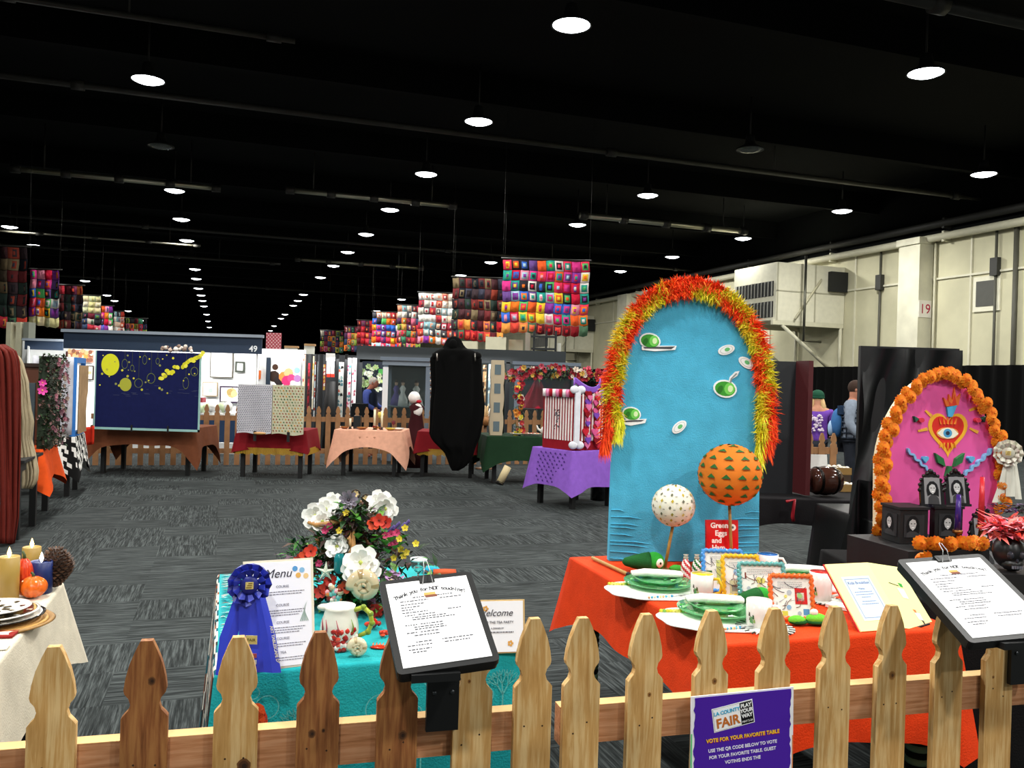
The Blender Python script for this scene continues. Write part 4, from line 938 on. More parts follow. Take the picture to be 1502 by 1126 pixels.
# scalloped framed cards
def scallop_card(label, col, px0, px1, pyb, pyt, lean, marks, seed):
    p0, p1 = G(px0, pyb, .757), G(px1, pyb + (px1 - px0) * .02, .757); x = p1 - p0; x.z = 0; W = x.length; T = basis(p0, x) @ Matrix.Rotation(-lean, 4, 'X')
    d = (p0.y + p1.y) / 2; H = (pyb - pyt) * d / F / cos(lean) * 1.0 + .0
    t = thing('scalloped_card', label, 'framed card', (p0 + p1) / 2, math.atan2(x.y, x.x), 'scalloped picture frames on the orange table')
    m = MB('#eceae4'); m.box(.006, W - .006, 0, .004, .006, H - .006, T=T); rn = random.Random(seed)
    for (c, x0, z0, x1, z1) in marks: m.box(x0 * W, x1 * W, -.0012, -.0004, z0 * H, z1 * H, c, T)
    for k in range(9):
        xa, za = rn.uniform(.15, .7) * W, rn.uniform(.15, .7) * H; aa = rn.uniform(0, 3); m.tube([T @ V((xa + .018 * q_ * cos(aa) + .004 * sin(q_ * 2), -.0015, za + .012 * q_ * sin(aa) + .004 * cos(q_ * 2.3))) for q_ in range(4)], .0011, 4, rn.choice(['#3c3c44', '#6a6a74', '#7a4a3a']))
    for k in range(5):
        xa, za = rn.uniform(.2, .75) * W, rn.uniform(.15, .6) * H; disc(m, xa, za, rn.uniform(.006, .014), rn.choice(['#d8d070', '#8ab0d0', '#d86a5a', '#9ac07a', '#e0c8a0', '#b0b8c0']), y=-.0013, T=T, n=7)
    for k in range(8): 
        xx, zz = rn.uniform(.2, .75) * W, rn.uniform(.25, .75) * H; m.add([T @ V((xx, -.0016, zz)), T @ V((xx + rn.uniform(-.03, .03), -.0016, zz + rn.uniform(.0, .02))), T @ V((xx + .004, -.0016, zz - .001))], [(0, 1, 2)], rn.choice(['#4a4a50', '#8a8a90', '#5a6a7a']))
    for k in range(4): scribble(m, T, .2 * W, .75 * W, (.82 - k * .04) * H, h=.0016, c='#8a8a92', y=-.001)
    m.build('picture', 'paper', t, world=True)
    m = MB(col); n = max(5, round(W / .022)); pts = []
    def edge(a, b, cnt):
        for i in range(cnt * 4): q = i / (cnt * 4); pts.append((a[0] + (b[0] - a[0]) * q, a[1] + (b[1] - a[1]) * q, .0028 * sin(q * cnt * 2 * pi)))
    e_ = .006; edge((e_, e_), (W - e_, e_), n); edge((W - e_, e_), (W - e_, H - e_), n); edge((W - e_, H - e_), (e_, H - e_), n); edge((e_, H - e_), (e_, e_), n)
    path = [T @ V((a + (w if (i // (n * 4)) % 2 else 0), -.002, b + (0 if (i // (n * 4)) % 2 else w))) for i, (a, b, w) in enumerate(pts)]; path.append(path[0])
    m.tube(path, .0085, 7); m.build('wavy_rim', 'gloss', t, world=True)
    m = MB('#d8d4c8'); m.add([T @ V((W * .35, .004, H * .6)), T @ V((W * .65, .004, H * .6)), (T @ V((W * .65, .004, 0))) + V((0, .05, 0)), (T @ V((W * .35, .004, 0))) + V((0, .05, 0))], [(0, 1, 2, 3)])
    m.build('easel_strut', 'paper', t, world=True)
scallop_card('blue wavy framed card, rearmost of the four scalloped frames', '#4a90d8', 1031, 1092, 868, 808, R(15), [('#c8cc70', .35, .2, .6, .75), ('#3a6a3a', .1, .42, .24, .5), ('#3a70b0', .5, .05, .62, .2)], 1)
scallop_card('yellow wavy framed card between the blue and teal frames', '#e8b428', 1060, 1116, 876, 816, R(15), [('#c8c8a0', .2, .1, .6, .4), ('#a0a8a0', .25, .15, .5, .3)], 2)
scallop_card('teal wavy framed card between the yellow and orange frames', '#5fa3a0', 1084, 1154, 885, 827, R(15), [('#7a3a30', .15, .6, .18, .75), ('#5a7ab0', .7, .55, .8, .62), ('#a04038', .1, .2, .16, .3)], 3)
scallop_card('orange wavy framed card, nearest of the four scalloped frames', '#e2662c', 1130, 1196, 909, 845, R(15), [('#c82424', .58, .35, .85, .7), ('#e8e0d0', .62, .42, .78, .6), ('#5a90c0', .08, .12, .2, .3), ('#5a90c0', .75, .12, .88, .25), ('#d0c850', .25, .1, .4, .2)], 4)
# mugs
def mug(label, px, py, r, h, inside, handle, hx=1, col='#e6e4de', motif=True):
    p = G(px, py, .757); p.y += r; yaw = math.atan2(-p.x, p.y)
    t = thing('mug', label, 'mug', p, yaw)
    m = MB(col); m.lathe([(r * .9, 0), (r * .95, .004), (r, h * .5), (r, h), (r * .93, h), (r * .93, h * .98)], 24); 
    if motif:
        for k, (c, a, z, s_) in enumerate((('#3c8a3c', -2.15, .3, .16), ('#2c5a2c', -2.0, .42, .1), ('#3a2c24', -2.35, .5, .1), ('#7ab04a', -1.9, .28, .08), ('#5a4a3a', -2.3, .33, .08))):
            q = lambda da, dz: V((r * 1.012 * cos(a + da), r * 1.012 * sin(a + da), h * z + dz * h))
            m.add([q(-s_, -s_ * .5), q(s_, -s_ * .7), q(s_ * .6, s_ * .7), q(-s_ * .5, s_)], [(0, 1, 2, 3)], c)
    m.build('cup_body', 'gloss', t)
    m = MB(inside); m.lathe([(r * .93, h), (r * .92, h * .6), (r * .85, .012), (0, .01)][::-1], 24); m.build('inside_glaze', 'gloss', t)
    m = MB(handle); m.tube([(hx * r * .9, -.01, h * .82), (hx * (r + .018), -.014, h * .84), (hx * (r + .030), -.016, h * .6), (hx * (r + .026), -.016, h * .3), (hx * r * .92, -.01, h * .18)], .0065, 8); m.build('handle', 'gloss', t)
    return p
mug('white mug with yellow inside and yellow handle', 1033, 880, .047, .098, '#e8c82c', '#e8c028')
q4 = mug('plain white mug in front on the fringed coaster', 1118, 924, .046, .098, '#e2e0e4', '#e6e4e8')
mug('white mug with red inside right of the orange frame', 1209, 884, .046, .118, '#c82420', '#e6e4de')
mug('white mug with blue inside behind the teal frame', 1130, 842, .050, .085, '#2a6ab8', '#e6e4de', motif=False)
# white saucer-like liner next to red mug
def place_setting(label_s, mx, my, px, py, yaw=.05, S=1.0, napkin=True, beads=(-1,)):
    c = G(mx, my, .757); T = Matrix.Translation(c) @ Matrix.Rotation(yaw, 4, 'Z')
    n = 60; pts = []
    for k in range(n): a = 2 * pi * k / n; rr = 1 + .025 * sin(a * 9); pts.append((.212 * S * rr * (abs(cos(a)) ** .9) * (1 if cos(a) >= 0 else -1), .165 * S * rr * (abs(sin(a)) ** .9) * (1 if sin(a) >= 0 else -1)))
    m = MB('#eceae4'); m.slab(pts, 0, .003, T=T)
    tag(m.build('placemat', 'fabric'), 'white wavy-edged cloth placemat ' + label_s, 'placemat')
    pc = G(px, py, .763)
    t = thing('glass_plate', 'clear green glass plate on the white placemat ' + label_s, 'plate', pc, 0, None)
    m = MB('#4ab85c'); m.lathe([(.0, .002), (.09, .002), (.11, .006), (.148 * S, .016), (.150 * S, .020), (.11, .011), (.09, .006), (0, .006)], 36); m.build('rim_plate', 'green_glass', t)
    m = MB('#36a84a'); m.lathe([(0, .012), (.07, .012), (.10, .028), (.102, .031), (.07, .017), (0, .016)], 30); ip = m.build('salad_plate', 'green_glass', t)
    rn = random.Random(int(mx)); m = MB()
    for k in range(16): a = rn.uniform(0, 6.28); r0 = rn.uniform(.02, .12 * S); m.leaf((r0 * cos(a), r0 * sin(a), .021), (cos(a + 1.2), sin(a + 1.2), 0), .045, .02, rn.choice(['#2f9a3e', '#58c060', '#8ad08a', '#1f7a2c', '#d8ecc8']), droop=0)
    m.build('leaf_pattern', 'gloss', ip)['kind'] = 'stuff'
    if napkin:
        m = MB('#f2f0ea', Matrix.Translation(pc + V((0, .03, .042))) @ Matrix.Rotation(yaw, 4, 'Z'))
        for k in range(3): m.tube([(-.11, .0 + .016 * k, -.004), (-.05, .004 + .014 * k, .002), (.04, .0 + .014 * k, .0), (.11, .003 + .016 * k, -.004)], [.010, .014, .014, .011], 9)
        tag(m.build('folded_napkin', 'fabric'), 'folded white napkin lying across the green plate ' + label_s, 'napkin')
    m = MB('#c8c43a')
    for k in range(9): m.ball(V(T @ V((-.185 * S + .012 * k, .075 * S, .008))), (.009, .006, .008), 6, 4, rnd.choice(['#c8c43a', '#e8e06a', '#7ab04a']))
    for k in range(1): pass
    tag(m.build('bead_trim', 'gloss'), 'yellow-green bead strip on the placemat ' + label_s, 'trim')
place_setting('nearest the blue arch', 962, 866, 966, 858)
place_setting('at the near corner', 1050, 908, 1052, 898, S=1.02)
place_setting('behind the red mug', 1196, 852, 1180, 850, S=.8)
# knife/fork with beaded handles
def cutlery(label, a, b):
    p0, p1 = G(a[0], a[1], .768), G(b[0], b[1], .768); d = (p1 - p0)
    t = thing('table_knife', label, 'knife', (p0 + p1) / 2, 0); m = MB()
    for k in range(9): m.ball(p0 + d * (k * .065), .0055, 7, 5, ['#e0b080', '#5ab8d8', '#e8e0c8', '#3a98c8', '#f0e0a0'][k % 5])
    m.build('beaded_handle', 'gloss', t, world=True)
    m = MB('#b8bcc0'); m.tube([p0 + d * .55, p0 + d * .75], .003, 6); q = p0 + d * .75; nn = V((-d.y, d.x, 0)).normalized(); m.add([q + nn * .004, q - nn * .004, p1 - nn * .009, p1 + nn * .007, q + V((0, 0, .002)), p1 + V((0, 0, .002))], [(0, 1, 2, 3), (0, 3, 5, 4), (4, 5, 2, 1)]); m.build('blade', 'metalc', t, world=True)
cutlery('knife with blue beaded handle before the rear left plate', (952, 876), (1016, 872))
cutlery('knife with blue beaded handle beside the white mug', (1064, 922), (1104, 918))
cutlery('green handled cutlery lying left of the open menu book', (1238, 880), (1256, 900))
# green plush hams
def plush(label, px, py, s, yaw, eye=True, sub=0):
    p = G(px, py, .757 + sub); t = thing('felt_ham', label, 'felt toy', p, yaw)
    Tt = Matrix.Translation((0, 0, .045 * s)) @ Matrix.Rotation(pi / 2, 4, 'Y')
    m = MB('#1f5a2a'); m.lathe([(.006 * s, -.13 * s), (.018 * s, -.12 * s), (.03 * s, -.08 * s), (.042 * s, -.03 * s), (.046 * s, -.005 * s)], 18, T=Tt); m.build('dark_tail', 'fabric', t)
    m = MB('#2f9a32'); m.ball((.018 * s, 0, .045 * s), (.05 * s, .046 * s, .046 * s), 18, 12); m.build('round_end', 'fabric', t)
    if eye:
        m = MB('#f2f0da'); TE = TR(.035 * s, -.042 * s, .048 * s, R(25), pi / 2); m.lathe([(0, 0), (.021 * s, 0), (.019 * s, .004 * s), (0, .005 * s)], 16, T=TE); e = m.build('white_spot', 'fabric', t)
        m = MB('#3a3a20'); m.lathe([(.006 * s, .005 * s), (.004 * s, .008 * s), (0, .008 * s)], 10, T=TE); m.build('dark_dot', 'fabric', e)
    return t
plush('dark green felt ham with white spot on the napkin before blue arch', 953, 838, 1.0, .1, True, .0)
plush('dark green felt ham lying between teal and orange frames', 1112, 890, .85, .4, False)
m = MB('#46a83c'); p = G(992, 840, .757); m.ball(p + V((0, 0, .02)), (.035, .018, .018), 10, 6); m.ball(p + V((.04, 0, .02)), (.02, .015, .014), 8, 6, '#2f8a32'); tag(m.build('felt_leaf', 'fabric'), 'small green felt leaf just left of the striped bottles', 'felt toy')
t = thing('felt_bone', 'lime green two-lobed felt toy before the orange frame', 'felt toy', G(1182, 916, .757), .1)
m = MB('#6cc43a'); m.ball((-.035, 0, .018), (.034, .022, .016), 12, 7); m.ball((.04, 0, .022), (.042, .024, .02), 12, 7); m.build('lime_top', 'fabric', t)
m = MB('#1f5a2a'); m.ball((-.03, 0, .012), (.036, .025, .012), 12, 6); m.ball((.04, 0, .012), (.045, .027, .012), 12, 6); m.build('dark_base', 'fabric', t)
m = MB('#ece8dc'); m.ball((.03, .0, .045), (.016, .013, .014), 10, 6); m.build('white_cap', 'fabric', t)
# fringed coasters
def coaster(label, px, py, r):
    p = G(px, py, .757); m = MB('#d4d8d0'); m.lathe([(0, 0), (r * .8, 0), (r * .8, .004), (0, .005)], 24, o=p)
    for k in range(44): a = 2 * pi * k / 44; m.tube([p + V((r * .78 * cos(a), r * .78 * sin(a), .003)), p + V((r * cos(a), r * sin(a), .003))], .003, 4, '#d8dcd4' if k % 2 else '#3c4440')
    tag(m.build('fringed_coaster', 'fabric'), label, 'coaster')
coaster('grey fringed round coaster under the plain white mug', 1122, 921, .105)
coaster('white round coaster under the red-lined mug', 1212, 882, .075)
# striped bottles
for px, c, lab in ((1005, '#c83a40', 'small glass bottle of red striped paper straws'), (1021, '#1f6a30', 'small glass bottle of green striped paper straws')):
    p = G(px, 852, .757); t = thing('straw_bottle', lab, 'bottle', p, 0); m = MB('#e8e4e0'); z = 0; n = 20
    m.grid(lambda s, q: p + V((.021 * (1 - .55 * max(0, q - .7) / .3) * cos(2 * pi * s), .021 * (1 - .55 * max(0, q - .7) / .3) * sin(2 * pi * s), .10 * q)), 16, 14, colfn=lambda s, q, c=c: c if int((s * 8 + q * 7)) % 2 else '#ece8e4')
    m.build('striped_straws', 'paper', t, world=True); m = MB('#b8b0a0'); m.lathe([(.010, .098), (.012, .106), (.006, .112), (.013, .118)], 10, o=p); m.build('twine_neck', 'fabric', t, world=True)
# drumstick-like wooden stick
t = thing('wooden_pointer', 'thin wooden stick with black end lying before the blue arch', 'stick', G(895, 830, .757), 0)
a, b = G(869, 818, .766), G(921, 842, .766); m = MB('#b08a4c'); m.tube([a, b], .009, 8); m.build('shaft', 'paint', t, world=True); m = MB('#141414'); m.tube([b, b + (b - a) * .035], .012, 8); m.build('black_end', 'paint', t, world=True)
# open menu book
bl, sp, br = G(1263, 926, .758), G(1328, 921, .758), G(1370, 920, .758)
dl = (sp - bl).normalized(); T = basis(bl, dl) @ Matrix.Rotation(-R(46), 4, 'X'); Wl = (sp - bl).length; Hm = .285
t = thing('menu_book', 'open cream menu book with red cover standing right of the mugs', 'menu', (bl + br) / 2, 0)
m = MB('#f2eea6'); m.box(0, Wl, 0, .006, 0, Hm, T=T); pg = m.build('left_page', 'paper', t, world=True)
T2 = T @ Matrix.Translation((Wl, 0, 0)) @ Matrix.Rotation(-R(-14), 4, 'Z'); Wr = .19
m = MB('#f0eea0'); m.box(0, Wr, 0, .006, 0, Hm, T=T2)
for c, x0, z0, x1, z1 in (('#2f9a3e', .62, .66, .70, .71), ('#c8d0d8', .5, .48, .66, .62), ('#d87a4a', .6, .26, .65, .30), ('#d8dce8', .6, .16, .72, .25), ('#3a3a34', .68, .06, .71, .14)):
    m.add([T2 @ V((x0 * Wr, -.001, z0 * Hm)), T2 @ V((x1 * Wr, -.001, z0 * Hm - .004)), T2 @ V((x1 * Wr + .004, -.001, z1 * Hm)), T2 @ V((x0 * Wr - .003, -.001, z1 * Hm + .003))], [(0, 1, 2, 3)], c)
m.tube([T2 @ V((.06, -.001, .20)), T2 @ V((.11, -.001, .19))], .0015, 4, '#4a4a44')
m.build('right_page', 'paper', t, world=True)
m = MB('#c8242a'); m.box(-.004, Wl, .006, .010, -.004 * 0, Hm + .004, T=T); m.box(0, Wr + .004, .006, .010, 0, Hm + .004, T=T2); m.build('red_cover', 'paper', t, world=True)
m = MB('#c4d4ee'); m.box(Wl * .2, Wl * .84, -.0012, 0, .04, .225, T=T); TT = T @ Matrix.Translation((0, -.0014, 0))
for x0, x1, z0, z1 in ((.24, .80, .05, .052), (.24, .80, .213, .215), (.24, .25, .05, .215), (.79, .80, .05, .215)): m.box(x0 * Wl, x1 * Wl, -.0004, 0, z0, z1, '#8090a8', TT)
textmesh(m, 'Kids Breakfast', .017, TT @ Matrix.Translation((Wl * .52, 0, .192)), '#5a6a8c')
textmesh(m, 'Menu', .012, TT @ Matrix.Translation((Wl * .52, 0, .168)), '#6a7a98')
for z, x0, x1 in ((.158, .32, .72), (.147, .32, .72), (.136, .42, .62), (.118, .38, .70), (.107, .34, .72)): scribble(m, TT, x0 * Wl, x1 * Wl, z, h=.003, c='#7c8cac', y=0)
m.build('menu_insert', 'paper', pg, world=True)
m = MB('#161616')
pp1 = T @ V((Wl * .6, .012, Hm * .75)); m.tube([pp1, V((pp1.x + .05, pp1.y + .09, .76))], .005, 6); m.tube([T @ V((Wl * .4, .012, .01)), T @ V((Wl * 1.3, .03, .01)), T @ V((Wl * 1.5, -.02, .0))], .004, 6); m.build('wire_easel', 'black_metal', t, world=True)
# white napkin/placemat bits near menu
m = MB('#eceae6', Matrix.Translation(G(1243, 893, .757)) @ Matrix.Rotation(-.75, 4, 'Z')); m.box(-.075, .075, -.035, .035, 0, .012); tag(m.build('folded_napkin', 'fabric'), 'narrow folded white napkin tucked left of the open menu', 'napkin')
m = MB('#eceae6', Matrix.Translation(G(1236, 866, .757)) @ Matrix.Rotation(-.1, 4, 'Z')); m.box(-.10, .07, -.04, .04, 0, .008); tag(m.build('folded_napkin', 'fabric'), 'white napkin between the red-lined mug and menu', 'napkin')
# ================================================================ pink altar arch and its table
PB0 = G(1288, 830, .757); PB1 = PB0 + V((cos(DYAW), sin(DYAW), 0)) * .76
px_ = PB1 - PB0; px_.z = 0; PW = px_.length; PT = basis(PB0, px_) @ Matrix.Rotation(-R(2), 4, 'X')
PHS, PHA = .50, .47
pk = thing('arch_backdrop', 'bright pink painted arch bordered with orange marigolds', 'backdrop', PB0 + px_ / 2, DYAW)
m = MB('#e0559e'); m.prism(arch_outline(PW, PHS, PHA, .0, p=1.75), 0, .04, T=PT)
m.cl[2:] = ['#e8dcb8'] * (len(m.cl) - 2); PANEL = m.build('painted_panel', 'paint', pk, world=True)
PANEL.data.materials.clear(); PANEL.data.materials.append(MATS['paint'])
# marigold border: one flower, copied
def marigold_mesh():
    m = MB('#ef8316'); rn = random.Random(5)
    m.ball((0, 0, 0), (.026, .018, .026), 10, 7, '#e87410')
    for l in range(4):
        n = 14 - l * 2
        for k in range(n):
            a = 2 * pi * k / n + l * .3; r0 = .030 - .006 * l; z = -.006 - .006 * l
            e = V((cos(a), 0, sin(a))); f = V((-sin(a), 0, cos(a)))
            m.add([e * r0 * .4 + V((0, z, 0)), e * r0 * 1.15 + f * .008 + V((0, z - .006, 0)), e * r0 * 1.3 + V((0, z + .002, 0)), e * r0 * 1.15 - f * .008 + V((0, z - .008, 0))], [(0, 1, 2, 3)], rn.choice(['#f07c10', '#f58a18', '#e86a08', '#f79420']), True)
    return m
MG = marigold_mesh()
proto = None
NM = 70; La = None
for k in range(NM):
    s = k / (NM - 1); hs_ = PHS; arcl = pi * .5 * (PW / 2 + PHA); tot = 2 * hs_ + arcl; d = s * (tot - hs_ * .55)
    if d < hs_: x, z = .0, d
    elif d < hs_ + arcl: a = pi * (1 - (d - hs_) / arcl); c_, s_ = cos(a), sin(a); x, z = PW / 2 + PW / 2 * abs(c_) ** (2 / 1.75) * (1 if c_ > 0 else -1), hs_ + PHA * abs(s_) ** (2 / 1.75)
    else: x, z = PW, hs_ - (d - hs_ - arcl)
    p = PT @ V((x + ((.010 if k % 2 else -.022) * (1 if s < .5 else -1)), -.014 - .01 * (k % 3), z))
    if proto is None: proto = MG.build('marigold', 'plant', pk); o = proto
    else: o = proto.copy(); COL.objects.link(o); o.parent = pk
    o.location = XF[pk.name].inverted() @ p; o.rotation_euler = (0, random.uniform(0, 6), 0); o.scale = (random.uniform(.85, 1.05),) * 3
def on_p(px, py):
    a, b = ray(px, py); M = PT.inverted(); o = M @ V((0, 0, EYE)); q = M @ V((a, 1, EYE - b)); dv_ = q - o; t_ = -o.y / dv_.y; r_ = o + dv_ * t_; return r_.x, r_.z
LV = [0]
def deco(m, poly, c, px=True):
    q = [on_p(*p) for p in poly] if px else poly
    if sum((q[i][0] * q[(i + 1) % len(q)][1] - q[(i + 1) % len(q)][0] * q[i][1]) for i in range(len(q))) < 0: q = q[::-1]
    LV[0] += 1; m.prism(q, -.0015 - .0004 * LV[0], -.0001, c, PT)
def heart(cx, cy, s, n=40):
    return [(cx + s * .0625 * 16 * sin(t) ** 3, cy - s * .078 * (13 * cos(t) - 5 * cos(2 * t) - 2 * cos(3 * t) - cos(4 * t))) for t in [2 * pi * k / n for k in range(n)]]
m = MB()
deco(m, heart(1390, 633, 29), '#eeb02c'); deco(m, heart(1390, 632, 23.5), '#d42418')
for ax, ay, bx2, by2 in ((1357, 602, 1366, 610), (1421, 602, 1431, 598), (1346, 632, 1360, 629), (1422, 628, 1434, 634)):
    dx, dy = bx2 - ax, by2 - ay; L = math.hypot(dx, dy); nx, ny = -dy / L * 2.4, dx / L * 2.4; deco(m, [(ax + nx * .6, ay + ny * .6), (bx2 + nx, by2 + ny), (bx2 - nx, by2 - ny), (ax - nx * .6, ay - ny * .6)], '#e8a838')
deco(m, ell(1389, 635, 16, 8.5), '#e0a050'); deco(m, [(1374, 635), (1381, 629), (1389, 627), (1398, 629), (1405, 636), (1397, 642), (1388, 643), (1380, 640)], '#f0ead8'); deco(m, ell(1389, 635, 6.4, 6.4), '#4a9ac8'); deco(m, ell(1389, 635, 3, 3), '#1c2c44')
for k in range(5):
    x = 1379 + k * 5; deco(m, [(x - 1, 649), (x + 1, 649), (x + (k - 2) * .7, 657 + (2 - abs(k - 2)) * 1.5)], '#f0a030'); deco(m, [(x - 1.2, 622), (x + 1.2, 622), (x + (k - 2) * 1.2, 613 - (2 - abs(k - 2)))], '#e8802c')
deco(m, [(1387, 597), (1402, 594), (1395, 611), (1389, 611)], '#4aa8d8')
for pts, c in (([(1386, 596), (1382, 583), (1389, 589), (1390, 578), (1395, 587), (1398, 568), (1401, 584), (1407, 577), (1404, 594)], '#e8702c'), ([(1390, 595), (1389, 588), (1394, 592), (1398, 578), (1401, 594)], '#d83a20')): deco(m, pts, c)
for s_ in (-1, 1):
    for k in range(9):      # blue laurel
        x, y = 1390 + s_ * (24 + k * 4.4), 693 - k * 3.2 * (1 + k * .03); deco(m, ell(x, y, 4.6, 1.7, -s_ * .2 if k % 2 else -s_ * 1.3), '#7fb0dc')
    deco(m, heart(1390 + s_ * 33 - 2, 673, 4.5), '#5aa8d0'); 
    deco(m, [(1390 + s_ * 6, 684), (1390 + s_ * 9, 672), (1390 + s_ * 21, 664), (1390 + s_ * 17, 678)], '#1f6a38')
    deco(m, ell(1390 + s_ * 41, 616, 4, 3.4), '#d03048'); deco(m, [(1390 + s_ * 45, 614), (1390 + s_ * 52, 610), (1390 + s_ * 50, 619)], '#1f5a48')
deco(m, [(1388, 683), (1391, 683), (1396, 697), (1390, 694), (1384, 698)], '#1f6a38')
m.build('painted_heart_eye', 'paint', PANEL, world=True)
# white rosette hanging on the arch
c = PT @ V((PW - .005, -.05, .655)); d = c.y
wt = [([(1477, 678, d - .01), (1471, 710, d - .01), (1462, 737, d - .01)], (.03, .045, .05)), ([(1482, 678, d - .015), (1482, 705, d - .015), (1482, 728, d - .015)], (.035, .045, .05)), ([(1487, 678, d - .012), (1490, 705, d - .012), (1494, 732, d - .012)], (.03, .04, .035))]
t, T = rosette('ribbon_rosette', 'white award rosette hanging at the right of the pink arch', P(1479, 664, d - .02), 0, 0, 1.15, wt, '#e4e2d4', '#c8c6b4')
# picture boxes and frames
def gray_portrait(m, T, x0, z0, x1, z1, y, rn, bg='#2c2c2e', k_=.30):
    w_, h_ = x1 - x0, z1 - z0; m.box(x0, x1, y - .001, y, z0, z1, bg, T); cx = x0 + w_ * rn.uniform(.44, .58); lean = rn.uniform(-.06, .06) * w_
    def pl(pts, c, k): m.add([T @ V((a, y - .001 - .0004 * k, b)) for a, b in pts], [tuple(range(len(pts)))], c)
    pl([(cx - w_ * .36, z0), (cx + w_ * .38, z0), (cx + w_ * .34, z0 + h_ * .22), (cx + w_ * .12, z0 + h_ * .36), (cx - w_ * .12, z0 + h_ * .36), (cx - w_ * .32, z0 + h_ * .24)], '#3a3a3c', 1)
    hz = z0 + h_ * .58; hr = min(w_, h_) * k_
    pl([(cx + lean + hr * a, hz + hr * b) for a, b in ((-.95, -1.3), (-.4, -1.0), (.5, -1.1), (1.05, -1.4), (1.1, -.2), (.85, .8), (.3, 1.3), (-.4, 1.25), (-.95, .6), (-1.1, -.3))], '#121214', 2)
    pl([(cx + lean + hr * a, hz + hr * b) for a, b in ((-.45, -.55), (0, -.95), (.42, -.55), (.6, .1), (.4, .65), (-.1, .8), (-.55, .45), (-.62, 0))], '#b4b4b4', 3)
    pl([(cx + lean + hr * a, hz + hr * b) for a, b in ((-.4, .18), (-.12, .18), (-.16, .05), (-.36, .05))], '#2c2c2e', 4); pl([(cx + lean + hr * a, hz + hr * b) for a, b in ((.14, .18), (.42, .18), (.38, .05), (.18, .05))], '#2c2c2e', 4)
    pl([(cx + lean + hr * a, hz + hr * b) for a, b in ((-.22, -.42), (.24, -.42), (.16, -.55), (-.14, -.55))], '#f0f0f0', 4)
def dpt(px, py, d): q = P(px, py, d); return q
rn = random.Random(4)
ra, rb = P(1333, 790, 3.80), P(1452, 790, 3.92); rx = rb - ra; rx.z = 0; RT = basis(V((ra.x, ra.y, .757)), rx); m = MB('#100e10', RT); m.box(0, rx.length, 0, .42, 0, .157); tag(m.build('riser_box', 'paint'), 'long low black riser carrying the photo boxes on the altar', 'box')
DA = 4.02
def photo_box(label, pxl, pxc, pxr, pyb, h, d):
    c = P(pxc, pyb, d); c.z = .916; W1 = (pxr - pxc) * d / F * 1.06; W0 = (pxc - pxl) * d / F * 1.5
    t = thing('photo_cube', label, 'box', c, R(8)); m = MB('#151314'); m.box(0, W1, 0, W0, 0, h); m.box(-.006, W1 + .006, -.006, W0 + .006, h - .006, h + .006); m.build('box_body', 'paint', t)
    m = MB(); gray_portrait(m, Matrix.Identity(4), .02, .03, W1 - .02, h - .03, -.002, rn); m.build('front_photo', 'paper', t)
    m = MB(); gray_portrait(m, Matrix.Rotation(-pi / 2, 4, 'Z'), -W0 + .02, .03, -.02, h - .03, -.002, rn); m.build('side_photo', 'paper', t)
photo_box('black box with a grey portrait on each side at altar left', 1312, 1343, 1385, 0, .165, 3.98)
photo_box('black box with a small grey portrait under the right arched frame', 1386, 1394, 1436, 0, .165, 4.05)
def arched_frame(label, px, d, zb, w, h, rz):
    c = P(px, 700, d); c.z = zb; t = thing('framed_portrait', label, 'picture frame', c, rz, 'ornate black frames on the altar')
    o = arch_outline(w, h * .5, h * .5, 0, 16, 1.9); o2 = [(x + .0, z) for x, z in o]
    m = MB('#131112'); T = TR(-w / 2, 0, 0, 0, -R(10)); m.prism(o, 0, .014, T=T)
    for k in range(11): a = pi * k / 10; m.ball(T @ V((w / 2 + w * .5 * cos(a), .004, h * .5 + h * .5 * sin(a))), .010, 7, 5)
    m.ball(T @ V((w / 2, .004, h + .006)), .014, 8, 5); m.box(-.006, w + .006, -.004, .018, -.0, .012, T=T)
    m.add([T @ V((w * .4, .014, h * .6)), T @ V((w * .6, .014, h * .6)), V((w * .1, .10, .002)), V((-w * .1, .10, .002))], [(0, 1, 2, 3), (3, 2, 1, 0)]); m.build('ornate_frame', 'gloss', t)
    m = MB('#5a5a5c'); io = [(w / 2 + (x - w / 2) * .68, h * .1 + z * .78) for x, z in o]; m.prism(io, -.0015, -.0001, T=T)
    gray_portrait(m, T, w * .17, h * .10, w * .83, h * .86, -.0012, rn, '#808082', .36); m.build('portrait', 'paper', t)
arched_frame('arched black frame with smiling grey portrait, left of the pair', 1370, 4.05, 1.08, .115, .165, R(2))
arched_frame('arched black frame with grey portrait behind the purple candle', 1407, 4.12, 1.08, .125, .165, R(8))
arched_frame('arched black frame low behind the pink feathery flowers', 1455, 4.0, .757, .16, .33, R(5))
t = thing('photo_stand', 'small curved black stand with two grey portraits and marigolds', 'picture frame', G(1312, 843, .757), R(2))
m = MB('#121112'); m.grid(lambda s, q: V((-.075 + .15 * s, .02 * cos(pi * (s - .5) * 2), .005 + .095 * q)), 10, 3); m.box(-.08, .08, .0, .05, 0, .008); m.build('stand_body', 'paint', t)
m = MB(); gray_portrait(m, TR(0, 0, 0, R(8)), -.065, .02, -.008, .09, -.012, rn); gray_portrait(m, TR(0, 0, 0, -R(6)), .008, .02, .065, .09, -.012, rn); m.build('double_portrait', 'paper', t)
